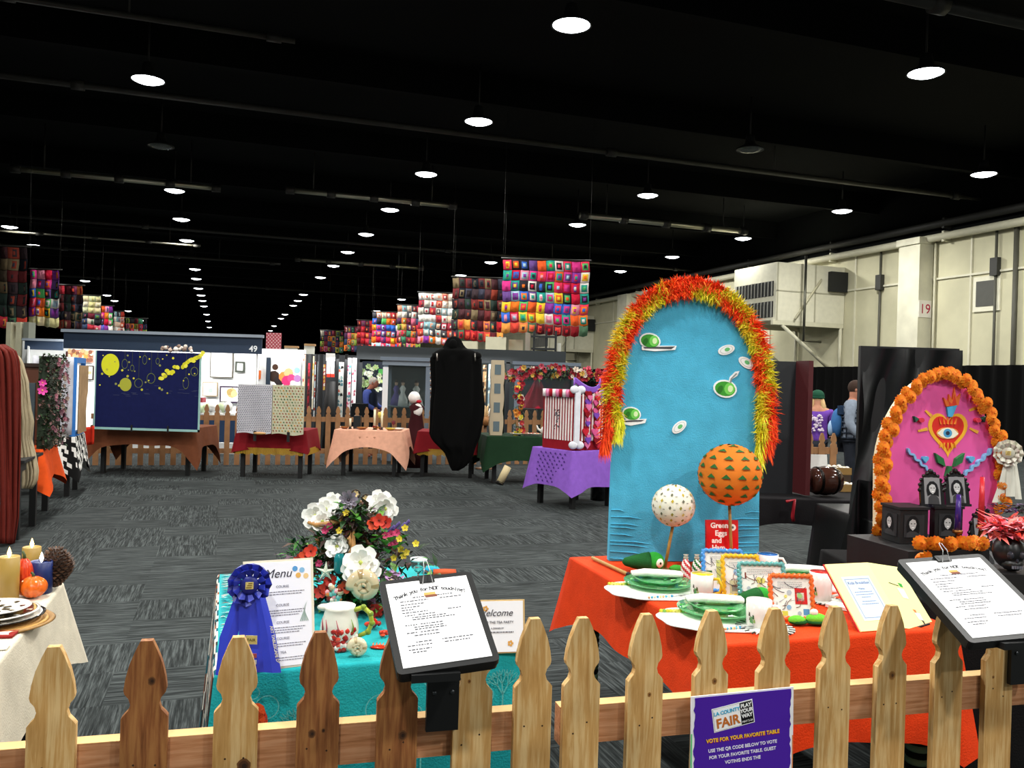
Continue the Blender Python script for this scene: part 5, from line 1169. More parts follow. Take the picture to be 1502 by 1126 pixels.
# loose marigolds
def loose_mg(px, d, z, label, s=.95, py=None):
    p = P(px, 800, d); p.z = z; o = bpy.data.objects.new('marigold_head', proto.data); COL.objects.link(o); o.location = p; o.rotation_euler = (random.uniform(-.6, 0), random.uniform(0, 6), 0); o.scale = (s, s, s); XF[o.name] = Matrix.Translation(p)
    tag(o, label, 'flower', 'marigold heads lying on the altar cloth')
for i, px in enumerate((1349, 1360, 1371, 1382, 1393)): loose_mg(px, 3.86, .944, 'orange marigold head in the row before the photo boxes')
for i, px in enumerate((1412, 1421, 1430, 1439)): loose_mg(px, 3.90, .944, 'orange marigold head in the row right of the purple candle')
loose_mg(1352, 3.70, .90, 'single orange marigold head just above the clipboard corner', 1.3)
loose_mg(1306, 3.58, .785, 'orange marigold head at the foot of the double portrait stand'); loose_mg(1322, 3.56, .785, 'orange marigold head at the foot of the double portrait stand')
def candlestick(label, px, d, zt, zc, col):
    p = P(px, 800, d); p.z = .916; zc -= .159; zt -= .159; t = thing('candlestick', label, 'candle', p, 0)
    m = MB('#8a5a2c'); m.lathe([(.04, 0), (.042, .006), (.012, .012), (.008, .03), (.014, .04), (.008, zc - .76), (.022, zc - .755), (.022, zc - .74), (.012, zc - .74)], 18); m.build('brass_holder', 'metalc', t)
    m = MB(col); m.tube([(0, 0, zc - .745), (0, 0, zt - .757)], [.0155, .010], 12); m.build('taper_candle', 'gloss', t); m = MB('#2a2420'); m.tube([(0, 0, zt - .757), (0, 0, zt - .749)], .001, 4); m.build('wick', 'paint', t)
candlestick('purple taper candle in a low holder between the frames', 1404, 3.93, 1.16, .98, '#3a2270')
candlestick('tall red taper candle in a brass holder right of purple candle', 1438, 3.97, 1.24, 1.00, '#c02c34')
# beaded glass bowl
p = P(1440, 800, 3.62); p.z = .757; m = MB('#5a2a1c'); m.lathe([(.04, 0), (.015, .01), (.012, .03), (.05, .045), (.065, .07), (.06, .07), (.045, .05), (0, .04)], 20, o=p)
tag(m.build('glass_bowl', 'gloss'), 'small dark glossy footed bowl below the red candle', 'bowl')
# skull vase with feather flowers
q_ = P(1478, 830, 3.55); m = MB('#100e10'); m.box(q_.x - .11, q_.x + .13, 3.46, 3.66, .757, .897); tag(m.build('riser_box', 'paint'), 'plain black riser box beneath the skull-shaped vase', 'box')
t = thing('skull_vase', 'black glitter skull-shaped vase full of pink feathery flowers', 'vase', (P(1478, 830, 3.55).x, 3.55, .898), 0)
m = MB('#0e0d10'); m.ball((0, 0, .075), (.058, .066, .07), 18, 12); m.ball((0, -.028, .03), (.04, .045, .03), 14, 8); m.build('skull_body', 'satin', t)
m = MB('#2c2c34'); 
for s_ in (-1, 1): m.ball((s_ * .023, -.058, .07), (.015, .012, .017), 12, 8)
m.ball((0, -.066, .048), (.007, .006, .010), 8, 6)
for k in range(5): m.box(-.022 + k * .009, -.016 + k * .009, -.074, -.066, .018, .030, '#6a6a74')
m.build('skull_face', 'gloss', t)
m = MB(); rn2 = random.Random(9)
for k in range(260):
    a = rn2.uniform(0, 6.28); e = rn2.uniform(-.1, 1.3); L = rn2.uniform(.05, .11); m.leaf((rn2.uniform(-.06, .08), rn2.uniform(-.05, .05), .145 + rn2.uniform(-.02, .04)), (cos(a) * cos(e), sin(a) * cos(e), sin(e) * .5), L, .028, rn2.choice(['#f0889a', '#e85a6a', '#f8b4c0', '#e8402c', '#f27a70', '#f6a0ac']), droop=.3)
m.build('feather_petals', 'plant', t)
m = MB()
for k in range(60): a = rn2.uniform(0, 6.28); m.leaf((rn2.uniform(-.02, .12), .05, .25 + rn2.uniform(-.02, .02)), (cos(a), sin(a), rn2.uniform(-.2, .4)), .05, .018, rn2.choice(['#3a1c4a', '#2a1838', '#1c3a20', '#4a2458']))
m.build('purple_leaves', 'plant', t)
# plates on the altar table
for px, py, lab, cols in ((1478, 868, 'black plate with printed red and yellow flowers', ['#c84a5a', '#e8c050', '#d8d0c0', '#8a2a3a']), (1500, 893, 'black plate with printed green and yellow flowers', ['#9ab83a', '#e0d080', '#5a8a2a', '#d8d8c8'])):
    p = G(px, py, .757); t = thing('floral_plate', lab, 'plate', p, 0); m = MB('#161416'); m.lathe([(0, .003), (.05, .003), (.095, .014), (.098, .018), (.05, .008), (0, .008)], 28); m.build('plate_body', 'gloss', t)
    m = MB(); 
    for k in range(7): a = k * .9; m.bloom((.05 * cos(a), .05 * sin(a), .012), (0, 0, 1), .026, 6, cols[k % 4], '#e8d070', 1, .7, .05)
    m.build('flower_print', 'gloss', t)
# ================================================================ cream table at left
t0 = 'on the cream table'
def pillar(label, px, py, r, h, col, flame):
    p = G(px, py, .757); p.y += r; t = thing('pillar_candle', label, 'candle', p, 0)
    m = MB(col); m.lathe([(r, 0), (r, h - .002), (r * .93, h), (r * .8, h - .005), (0, h - .008)], 28); m.build('wax_body', 'satin', t)
    m = MB('#ffffff'); m.lathe([(.001, h - .006), (.006, h + .004), (.0075, h + .012), (.004, h + .024), (.0005, h + .034)], 12); m.build('flame_bulb', flame, t)
pillar('wide tan pillar candle at the left picture edge', 3, 885, .036, .165, '#a98a44', 'flame')
pillar('tan pillar candle behind the orange gourd', 38, 860, .034, .150, '#a98a44', 'flame')
pillar('navy blue pillar candle beside the pine cone', 51, 872, .040, .120, '#1c2c66', 'flame_white')
def pumpkin(label, px, py, r, sq, col, cs):
    p = G(px, py, .757); p.y += r * .8; t = thing('pumpkin', label, 'pumpkin', p, 0)
    m = MB(col); m.ball((0, 0, r * sq), (r, r, r * sq), 40, 14, fn=lambda ph, th: 1 - .09 * abs(math.sin(ph * 5)) ** 6 * 1 - .0)
    for i in range(len(m.cl)): m.cl[i] = random.choice(cs)
    m.build('ribbed_body', 'gloss', t); m = MB('#3c4a24'); m.tube([(0, 0, r * sq * 1.9), (0, 0, r * sq * 2.15), (-.008, 0, r * sq * 2.35)], [.008, .005, .004], 6); m.build('stem', 'plant', t)
pumpkin('small glossy orange pumpkin before the navy candle', 39, 880, .050, .80, '#e0641c', ['#e0641c', '#de6a1e', '#e86c20'])
pumpkin('tall red-orange gourd behind the small pumpkin', 28, 876, .034, 2.1, '#cc3c18', ['#cc3c18', '#d8481c', '#c43414'])
p = G(74, 865, .757); p.y += .03; t = thing('pine_cone', 'large brown pine cone at the far corner of the cream table', 'pine cone', p, R(20))
m = MB('#3c2a20'); m.ball((0, 0, .08), (.042, .042, .078), 14, 10); m.build('cone_core', 'plant', t)
m = MB()
for j in range(13):
    zz = .012 + j * .0115; rr = .058 * sin(pi * (j + 1.5) / 15) + .008
    for k in range(15): a = 2 * pi * k / 15 + j * .21; m.add([(rr * .5 * cos(a), rr * .5 * sin(a), zz), (rr * cos(a + .17), rr * sin(a + .17), zz + .006), (rr * 1.1 * cos(a), rr * 1.1 * sin(a), zz + .011), (rr * cos(a - .17), rr * sin(a - .17), zz + .006), (rr * .95 * cos(a), rr * .95 * sin(a), zz - .001)], [(0, 1, 2), (0, 2, 3), (0, 4, 1), (0, 3, 4), (1, 4, 3, 2)], ['#54392a', '#6a4c38', '#463024'][k % 3])
m.build('cone_scales', 'plant', t)['kind'] = 'stuff'
cluster('dried_flowers', 'reddish dried flower heads behind the tall gourd', 'flowers', G(16, 852, .757) + V((-.03, 0, .10)), ['#7a3a1c', '#a84a20', '#c85a28', '#4a3420'], 26, .06, .016, 8, 'plant').location.z = .757
# plates stack
pc = G(-8, 912, .757)
t = thing('rattan_charger', 'round rattan charger under the plate stack at left edge', 'placemat', pc, 0)
m = MB('#a87c40'); 
for k in range(9): m.lathe([(.012 + k * .019, .001), (.022 + k * .019, .007), (.031 + k * .019, .001)], 40, c=['#a87c40', '#c09450', '#96703a'][k % 3])
m.build('woven_rings', 'plant', t)
def dplate(label, z, r, cols, mot):
    t = thing('dinner_plate', label, 'plate', pc + V((-.005, .005, z)), 0); m = MB(cols[0]); m.lathe([(0, 0), (r * .6, 0), (r * .95, .012), (r, .016), (r * .93, .017), (r * .6, .006), (0, .005)], 36, c=[cols[0], cols[0], cols[1], cols[1], cols[2], cols[2]]); m.build('plate_body', 'gloss', t)
    m = MB(); rn = random.Random(3)
    for k in range(mot): a = 2 * pi * k / mot; rr = r * (.78 if k % 2 else .35); m.box(-.012, .012, -.007, .007, 0, .001, cols[3], TR(rr * cos(a), rr * sin(a), .0075 if not k % 2 else .0125, a))
    m.build('rim_pattern', 'gloss', t)
dplate('lower white plate with black patterned rim in the left stack', .008, .155, ['#e0ddd6', '#1c1a18', '#e8e4dc', '#e8e4dc'], 24)
dplate('middle dark rimmed plate in the left stack', .022, .138, ['#e0ddd6', '#e0ddd6', '#3a3430', '#d8d4cc'], 18)
dplate('top small white plate with black drawing in the left stack', .036, .112, ['#e8e6e0', '#f0eee8', '#efece4', '#2a2826'], 16)
m = MB('#8c2420', Matrix.Translation(G(6, 931, .757)) @ Matrix.Rotation(CYAW - .1, 4, 'Z')); m.box(-.10, .035, -.035, .035, 0, .006); m.add([(-.07, -.012, .0064), (.02, -.018, .0064), (.012, .0, .0064), (.022, .02, .0064), (-.03, .012, .0064)], [(0, 1, 2, 3, 4)], '#e8e2da'); m.add([(-.08, .0, .0066), (-.02, -.0, .0066), (-.04, .02, .0066)], [(0, 1, 2)], '#e8e2da')
tag(m.build('printed_napkin', 'fabric'), 'dark red napkin with white leaf print at left edge', 'napkin')
m = MB('#e8e6de', Matrix.Translation(G(-4, 950, .757)) @ Matrix.Rotation(CYAW, 4, 'Z')); m.box(-.06, .03, -.025, .025, 0, .003); m.box(-.02, .02, -.004, -.001, .0030, .0034, '#6a6a6a'); tag(m.build('place_card', 'paper'), 'small white card lying near the red napkin', 'card')
m = MB('#f0eee6'); q = G(40, 892, .758)
for k in range(5): m.leaf(q + V((-.03 + .015 * k, .004 * k, .002)), (1, .3, .05), .03, .014, '#f0eee6', droop=0)
tag(m.build('paper_leaves', 'paper'), 'white paper leaf sprig beside the plates', 'ornament')
# ================================================================ displays down the left side
def tab_NR(px, py, W, L, rz, label, **k):
    """table whose near right leg foot is seen at the pixel"""
    f = G(px, py); nl = f + V((cos(rz), sin(rz), 0)) * .05 + V((sin(rz), -cos(rz), 0)) * .05 - V((cos(rz), sin(rz), 0)) * W; nl.z = 0
    return table('display_table', label, nl, rz, W, L, **k), nl
HZ = HALL
t, nl = tab_NR(27, 792, .9, .9, HZ, 'dark table under the burgundy curtain at far left')
T1 = XF[t.name]
# burgundy and gauze curtains over a rack
def interp(tab, v):
    for (a, x0), (b, x1) in zip(tab, tab[1:]):
        if v <= b: return x0 + (x1 - x0) * (v - a) / (b - a)
    return tab[-1][1]
def drape(name, label, lf, rf, y0, y1, d, c, folds, amp, m_='fabric'):
    m = MB(c)
    def fn(s, q):
        py = y0 + (y1 - y0) * q; xl, xr = interp(lf, py), interp(rf, py); px = xl + (xr - xl) * s
        return P(px, py, d + amp * sin(s * folds + q * 1.5) + amp * .5 * sin(s * folds * 2.3 - q * 3) + .25 * s)
    m.grid(fn, 44, 30); o = m.build(name, m_); o.modifiers.new('s', 'SOLIDIFY').thickness = .012; return tag(o, label, 'curtain')
drape('burgundy_curtain', 'burgundy red cloth draped to the floor at the left picture edge', [(505, -14), (520, -5), (800, 2)], [(505, 4), (509, 14), (516, 23), (530, 28), (560, 31), (650, 31), (760, 28), (800, 21)], 506, 797, 7.6, '#5e1c14', 22, .035)
drape('gauze_curtain', 'crinkled beige gauze cloth hanging right of the burgundy curtain', [(520, 14), (720, 26)], [(520, 24), (530, 33), (545, 37), (560, 42), (600, 46), (618, 49), (645, 46), (660, 50), (690, 57), (705, 56), (716, 48)], 521, 716, 8.15, '#a3957a', 34, .03)
rk = thing('curtain_rack', 'dark rack holding the burgundy and gauze curtains', 'rack', T1 @ V((.45, .3, 0)), HZ)
m = MB('#2a2420'); m.tube([T1 @ V((.1, .3, .76)), T1 @ V((.1, .3, 1.7)), T1 @ V((.66, .3, 1.7)), T1 @ V((.66, .3, .76))], .018, 8); m.build('rack_tube', 'paint', rk, world=True)
# orange cloth table with flower hedge
t, nl = tab_NR(52, 763, .85, .8, HZ, 'black legged table under the short orange cloth')
T2_ = XF[t.name]; m = cloth_mb(.85, .8, .75, .30, '#d84e18', amp=.03, seed=15, corner=.6, flare=.05)
cloth('tablecloth', 'short bright orange cloth with hanging corners at left', 'tablecloth', nl, HZ, m)
t = thing('flower_hedge', 'upright hedge panel of dark leaves and dusty pink flowers', 'flowers', T2_ @ V((.84, .4, .757)), HZ)
m = MB('#1c2a18'); m.box(-.05, .05, -.36, .38, 0, .98); m.build('backing_board', 'paint', t)
m = MB(); rn = random.Random(31)
for k in range(900):
    y, z = rn.uniform(-.40, .42), rn.uniform(0, 1.0); x = rn.uniform(.04, .11) if rn.random() < .7 else rn.uniform(-.05, .1); 
    if x < .05: y = -.37
    m.leaf((x, y, z), (rn.uniform(-.2, 1), rn.uniform(-1, 1), rn.uniform(-.6, .8)), rn.uniform(.03, .06), .03, rn.choice(['#2c4424', '#1a2a18', '#3a5230', '#4a3a2c', '#22321e', '#6a4a48']))
m.build('leaves', 'plant', t)
m = MB()
for k in range(60): m.bloom((.10 + rn.uniform(0, .03), rn.uniform(-.38, .4), rn.uniform(.03, .97)), (1, rn.uniform(-1, .2), .2), .028, 5, rn.choice(['#7a4654', '#965a68', '#8c7468', '#5a3440', '#8a7868']), '#5a3a2c', 1, .9, .3)
m.bloom((.0, -.42, .62), (.3, -1, 0), .05, 6, '#d8409c'); m.bloom((.0, -.42, .70), (.3, -1, 0), .04, 6, '#d8409c')
m.build('pink_flowers', 'plant', t)['kind'] = 'stuff'
m = MB('#3c464c', T2_); m.box(.38, .76, .05, .09, .757, 1.45); o = m.build('grey_board', 'paint'); tag(o, 'dark grey display board left of the flower hedge', 'board')
m = MB('#5a3220', T2_); m.box(.1, .72, .55, .62, .757, 1.62); m.box(.06, .76, .53, .64, 1.62, 1.66, '#2a1a12'); o = m.build('brown_board', 'paint'); tag(o, 'tall brown board with dark top behind the grey board', 'board')
# zebra cloth table with blue doorway and curtains
t, nl = tab_NR(101, 728, .85, .8, HZ, 'black legged table under the zebra striped cloth')
T3 = XF[t.name]; rz_ = random.Random(6)
def zeb(s, t_, q): 
    v = sin((t_ * 44 + q * 16 + s * 2) + 2.2 * sin(q * 17 + t_ * 15)); return '#e8e6e0' if v > .1 else '#141414'
m = cloth_mb(.85, .8, .75, .33, '#141414', amp=.02, seed=11, corner=.7, colfn=zeb, topcol='#8a8884', nper=110, flare=.05)
cloth('tablecloth', 'black and white zebra striped tablecloth', 'tablecloth', nl, HZ, m)
t = thing('blue_door_frame', 'bright blue wooden doorway frame standing on zebra cloth', 'frame', T3 @ V((.82, .4, .757)), HZ)
m = MB('#2f78c8'); m.box(-.03, .03, -.37, -.335, 0, 1.0); m.box(-.03, .03, .34, .375, 0, 1.0); m.box(-.03, .03, -.33, .33, .93, 1.0); m.box(-.03, .03, -.33, .33, 0, .05); m.build('frame_boards', 'paint', t)
for (y0, y1, c, lab, x0, z0) in ((-.31, .32, '#a88a68', 'inner', .055, .03),):
    m = MB(c); m.grid(lambda s, q: V((x0 + .02 * sin(s * 40), y0 + (y1 - y0) * s * (1 if q > .5 else .8 + .4 * abs(q - .3)), z0 + .87 * q)), 40, 10); m.build('tan_curtain', 'fabric', t)
m = MB('#c4c4cc', T3); m.grid(lambda s, q: V((.36 + .46 * s + .0 * q, .02 + .02 * sin(s * 26), .78 + .98 * q)), 36, 8); o = m.build('white_curtain', 'fabric'); tag(o, 'hanging white curtain just left of the blue doorway frame', 'curtain'); o.modifiers.new('s', 'SOLIDIFY').thickness = .01
m = MB('#c8301c'); p = P(127, 630, 12.2)
m.grid(lambda s, q: p + V((-.12 + .24 * s, .03 * sin(s * 12), -.25 + .26 * q + .05 * s)), 14, 6); o = m.build('red_cloth', 'fabric'); o.modifiers.new('s', 'SOLIDIFY').thickness = .01; tag(o, 'small bright red cloth hanging between zebra and brown cloths', 'cloth')
# ================================================================ back row of tables
def row_table(label, pxl, pxr, py, L=.8, rz=None, legs=True, dx=.05, **k):
    a, b = G(pxl, py), G(pxr, py + (pxr - pxl) * .03); rz = math.atan2(b.y - a.y, b.x - a.x) if rz is None else rz
    W = (b - a).length + 2 * dx; o = a - V((cos(rz), sin(rz), 0)) * dx - V((-sin(rz), cos(rz), 0)) * .05
    return table('display_table', label, o, rz, W, L, **k), o, rz, W
# navy board table
t, o_, rz, W = row_table('black legged table under the brown cloth of navy board', 147, 277, 694, .85)
m = cloth_mb(W + .12, .95, .75, .28, '#6e3f28', amp=.02, seed=21, corner=1.3, flare=.04)
cloth('tablecloth', 'brown tablecloth under the navy night-sky board', 'tablecloth', o_ - V((.06, .05, 0)), rz, m)
TN = Matrix.Translation(P(137, 629, 12.85)) @ Matrix.Rotation(rz, 4, 'Z'); NW, NH = (291 - 137) * 12.9 / F, (629 - 514) * 12.9 / F
t = thing('night_sky_board', 'wide navy cloth board with yellow moons and star garlands', 'board', TN.translation, rz)
m = MB('#141a48'); m.box(.015, NW - .015, 0, .03, .03, NH, T=TN); bd = m.build('navy_cloth', 'fabric', t, world=True)
m = MB('#8fb8b4'); m.box(0, .018, -.004, .034, 0, NH, T=TN); m.box(NW - .018, NW, -.004, .034, 0, NH, T=TN); m.box(0, NW, -.004, .034, 0, .035, T=TN); m.build('pale_teal_edge', 'paint', t, world=True)
def nx(px, py): return (px - 137) / 154 * NW, (629 - py + (px - 137) * .03) / 115 * NH
m = MB()
for (px, py, r, c, sx) in ((159, 535, .165, '#d8d82c', .82), (182, 564, .10, '#a8a83a', .9)): x, z = nx(px, py); disc(m, x, z, r, c, y=-.002, T=TN, n=28, sx=sx)
for (px, py, r, sx) in ((180, 534, .075, .6), (191, 540, .05, .6), (209, 528, .07, .5), (228, 530, .05, .6), (219, 555, .08, .8), (201, 562, .07, .9), (270, 562, .09, .5), (282, 545, .07, .8)):
    x, z = nx(px, py); n = 20
    for k in range(n):
        a0, a1 = 2 * pi * k / n, 2 * pi * (k + 1) / n; m.add([TN @ V((x + q * sx * cos(a_), -.002, z + q * sin(a_))) for q, a_ in ((r, a0), (r, a1), (r - .009, a1), (r - .009, a0))], [(3, 2, 1, 0)], '#6a7434')
    m.box(x - .003, x + .003, -.003, -.001, z + r, NH, '#3a4030', TN)
rn = random.Random(5)
for k in range(34): x, z = rn.uniform(.06, NW - .06), rn.uniform(NH * .45, NH - .04); disc(m, x, z, rn.uniform(.010, .02), rn.choice(['#b8b43a', '#d8d040', '#8c8c50']), y=-.0022, T=TN, n=6)
for k in range(20): x, z = nx(rn.uniform(140, 285), rn.uniform(566, 582)); m.box(x, x + rn.uniform(.03, .1), -.0022, -.001, z, z + .006, '#3c4060', TN)
for k in range(26):
    u = k / 25; px, py = 234 + u * 56 + (4 if u > .45 else -1), 553 - u * 34 + rn.uniform(-4, 4); x, z = nx(px, py); disc(m, x, z, .036, rn.choice(['#d8d22c', '#c8c22a', '#e8e04a']), y=-.003 - .0002 * k, T=TN, n=7, sx=.8, rot=rn.uniform(0, 3))
m.build('stars_and_moons', 'paper', bd, world=True)
m = MB('#141414')
for px in (193, 246): x, z = nx(px, 628); m.box(x - .012, x + .012, -.014, -.002, -.02, .08, '#141414', TN)
m.build('black_clamps', 'paint', t, world=True)['kind'] = 'stuff'
m = MB('#c8b8a8'); q = TN @ V((NW * .8, .02, NH))
for k in range(30): m.ball(q + V((rn.uniform(-.28, .2), rn.uniform(-.02, .02), .03 + rn.uniform(0, .07))), rn.uniform(.015, .035), 7, 5, rn.choice(['#d8ccc0', '#8a7468', '#c0a898', '#e8e0d8']), jit=.3)
tag(m.build('paper_garland', 'paper'), 'small pale paper flower garland on top of the navy board', 'ornament')
# crimson table with patterned cloth board
t, o_, rz, W = row_table('black legged table under the crimson cloth with gold fringe', 352, 442, 699, .8)
def fringe(mb, W, L, z, c='#b08a30', drop=.09):
    n = int(W * 46)
    for k in range(n): x = W * k / n; mb.box(x, x + W / n * .7, -.052, -.040, z - drop - .01 * sin(k), z + .01, c)
    for yy in range(int(L * 40)): y = yy / 40; mb.box(-.052, -.042, y, y + .018, z - drop, z + .01, c); mb.box(W + .042, W + .052, y, y + .018, z - drop, z + .01, c)
def crimson(o_, rz, W, L, label):
    m = cloth_mb(W, L, .75, .30, '#74121a', amp=.012, seed=23, corner=.25, flare=.025); fringe(m, W, L, .46)
    return cloth('tablecloth', label, 'tablecloth', o_, rz, m)
crimson(o_, rz, W, .8, 'crimson tablecloth with gold fringe under two patterned cloths')
TB = Matrix.Translation(P(347, 634, 13.05)) @ Matrix.Rotation(rz, 4, 'Z'); BW, BH = (445 - 347) * 13.05 / F, .745
t = thing('cloth_board', 'board hung with a lilac dotted cloth and a cream sprigged cloth', 'board', TB.translation, rz)
m = MB('#8a8478'); m.box(.01, BW - .01, .012, .04, .02, BH, T=TB); m.build('backing_board', 'paint', t, world=True)
for k, (x0, x1, c, dots) in enumerate(((0, BW * .515, '#c8c6cc', ['#4a4a62', '#3c3c50']), (BW * .525, BW, '#c0bca0', ['#8a4a3c', '#4a6a4a', '#b8863c', '#8c8c6a']))):
    m = MB(c); m.grid(lambda s, q: TB @ V((x0 + (x1 - x0) * s, .004 - .006 * abs(sin(s * 4 + q * 2)), -.01 + .03 * (1 - q) * sin(s * 7) * .5 + (BH + .01) * q)), 12, 10); 
    nxn, nz_ = (18, 26) if k == 0 else (10, 16)
    for i in range(nxn):
        for j in range(nz_):
            x, z = x0 + (x1 - x0) * (i + .5 + .5 * (j % 2) * .8) / (nxn + .5), .02 + (BH - .04) * (j + .5) / nz_; s_ = .0095 if k == 0 else .014
            m.add([TB @ V((x - s_, -.0035, z)), TB @ V((x + s_ * .4, -.0035, z - s_)), TB @ V((x + s_, -.0035, z + s_ * .3)), TB @ V((x - s_ * .3, -.0035, z + s_))], [(0, 1, 2, 3)], rn.choice(dots))
    m.build('lilac_cloth' if k == 0 else 'cream_cloth', 'fabric', t, world=True)
m = MB('#141414')
for x in (.28, .78): m.box(BW * x - .02, BW * x + .02, -.03, -.008, -.12, .03, '#141414', TB)
m.build('black_clamps', 'paint', t, world=True)['kind'] = 'stuff'
m = MB('#c89a68', TB @ TR(BW * .36, -.05, .0)); m.ball((0, 0, 0), (.10, .03, .022), 14, 7); tag(m.build('bread_roll', 'fabric'), 'tan oval cloth roll at the foot of the lilac cloth', 'roll').location.z += 0
# peach table
t, o_, rz, W = row_table('black legged table under the peach cloth', 500, 580, 697, .8)
m = cloth_mb(W + .1, .9, .75, .27, '#d8a086', amp=.016, seed=25, corner=1.35, flare=.07)
zc = .60
for k in range(3): coral(m, W * (.42 + .12 * k), zc, .03, '#c08a6c', y=-.045, dep=2)
PO = o_ - V((.05, .05, 0)); cloth('tablecloth', 'peach pink tablecloth with long hanging corners', 'tablecloth', PO, rz, m)
TP_ = Matrix.Translation(PO) @ Matrix.Rotation(rz, 4, 'Z')
def loc_t(x, y, z=.757): return TP_ @ V((x, y, z))
for x, h, lab in ((.20, .17, 'short cream candle at the left of the peach table'), (.60, .33, 'tall cream candle in the middle of the peach table'), (.72, .31, 'tall cream candle right of the middle on the peach table')):
    t = thing('taper_candle', lab, 'candle', loc_t(x, .25), 0); m = MB('#e0d8b8'); m.tube([(0, 0, .03), (0, 0, h)], .018, 10); m.build('wax', 'satin', t); m = MB('#1c1814'); m.lathe([(.035, 0), (.02, .01), (.026, .04), (.018, .04)], 14); m.build('candle_holder', 'paint', t)
for x, y, r, c, lab in ((.12, .18, .08, '#8a5428', 'brown wooden bowl at the left end of the peach table'), (.42, .15, .09, '#9a6030', 'brown wooden bowl left of the tall candles'), (.88, .15, .09, '#c8b048', 'yellow patterned plate on the peach table'), (1.0, .2, .1, '#e8e4dc', 'white plate at the right of the peach table')):
    m = MB(c); m.lathe([(0, .004), (r * .5, .004), (r, .03), (r * 1.02, .04), (r * .5, .014), (0, .012)], 20, o=loc_t(x, y)); tag(m.build('serving_bowl', 'gloss'), lab, 'bowl')
cluster('food_display', 'small heap of brown and dark food pieces among the candles', 'food', loc_t(.65, .2), ['#5a3018', '#1c1410', '#a8742c', '#7a2018'], 16, .07, .02, 3).location.z = .757
t = thing('wine_glass', 'dark red wine glass at the right rear of the peach table', 'glass', loc_t(.9, .35), 0); m = MB('#5a1420'); m.lathe([(.03, 0), (.004, .01), (.004, .07), (.035, .10), (.03, .15)], 14); m.build('glass_body', 'gloss', t)
m = MB('#262a2c', TP_); m.box(.24, .36, .3, .42, .757, .97); tag(m.build('dark_bottle_box', 'gloss'), 'dark rectangular box right of the short candle on peach table', 'box')
# black hooded figure over crimson table
t, o_, rz, W = row_table('black legged table under the crimson cloth of the black figure', 616, 692, 699, .8)
crimson(o_, rz, W, .8, 'crimson tablecloth with gold fringe behind the black hooded figure')
prof = [(690, 663, 672), (684, 660, 682), (675, 657, 689), (665, 653, 693), (656, 645, 695), (648, 637, 698), (638, 632, 702), (600, 634, 709), (570, 636, 707), (545, 635, 705), (528, 634, 705), (519, 635, 704), (514, 642, 696), (510, 650, 684), (505, 652, 680), (499, 655, 677), (495, 659, 673), (493, 663, 668)]
prof = [(y, (a + b) / 2, (b - a) / 2) for y, a, b in prof]
m = MB('#050505'); DF = 13.25
def fig(s, q):
    k = q * (len(prof) - 1); i = min(int(k), len(prof) - 2); f = k - i; py = prof[i][0] * (1 - f) + prof[i + 1][0] * f; cx = prof[i][1] * (1 - f) + prof[i + 1][1] * f; w_ = prof[i][2] * (1 - f) + prof[i + 1][2] * f
    p = P(cx, py, DF); a = 2 * pi * s; r = w_ / F * DF; fold = 1 + .10 * sin(a * 9 + py * .02) * (1 if py > 525 else .2)
    return V((p.x + r * cos(a) * fold, p.y + min(r, .28) * .55 * sin(a) * fold, p.z))
m.grid(fig, 72, 45); t = thing('hooded_figure', 'tall black hooded cloak figure standing over the crimson table', 'figure', V((P(668, 690, DF).x, DF, P(668, 690, DF).z)), 0)
m.build('black_cloak', 'black_drape', t, world=True)
m = MB('#020202'); q = P(665, 506, DF); m.ball(q + V((0, -.085, 0)), (.07, .05, .09), 12, 8); m.build('hood_opening', 'black_drape', t, world=True)
m = MB('#8a8680'); 
for px in (642, 697): q = P(px, 524, DF); m.tube([q + V((0, -.16, .06)), q + V((.01, -.17, -.06))], .012, 6)
m.build('silver_clasp', 'metalc', t, world=True)['kind'] = 'stuff'
m = MB('#070707')
for px in (642, 698): q = P(px, 522, DF); m.ball(q, (.09, .10, .07), 12, 7)
m.build('shoulder_wrap', 'black_drape', t, world=True)['kind'] = 'stuff'
for px in (632, 704):
    a, b = P(px, 530, 13.55), P(px + 1, 628, 13.55); m = MB('#b8a898')
    for k in range(18): m.ball(a + (b - a) * (k / 17), .022, 7, 5, '#c0b0a0' if k % 2 else '#5a3a30')
    tag(m.build('bead_strand', 'gloss'), 'vertical bead strand at the %s side of the black figure' % ('left' if px < 650 else 'right'), 'beads')
# green table with garland arch
t, o_, rz, W = row_table('black legged table under the dark green cloth', 722, 812, 709, .8, rz=R(12))
m = cloth_mb(W + .1, .9, .75, .38, '#16301c', amp=.018, seed=27, corner=.5, flare=.04); GO = o_ - V((.05, .05, 0)); cloth('tablecloth', 'dark green tablecloth under the flower garland', 'tablecloth', GO, rz, m)
TG = Matrix.Translation(GO) @ Matrix.Rotation(rz, 4, 'Z')
t = thing('scalloped_column', 'tall cream scalloped column with grey-blue insets on green cloth', 'column', TG @ V((.16, .18, .757)), rz)
hh = 1.19; pts = []
for k in range(25): z = hh * k / 24; pts.append((.095 + .018 * abs(sin(z * 8)), z))
m = MB('#b8a88c'); m.prism([(x, z) for x, z in pts] + [(-x, z) for x, z in reversed(pts)], -.02, .05); m.build('column_panel', 'paint', t)
m = MB('#5a6a70'); 
for k in range(4): m.box(-.05, .05, -.024, -.018, .06 + k * .3, .22 + k * .3)
m.build('blue_inset', 'paint', t)['kind'] = 'stuff'
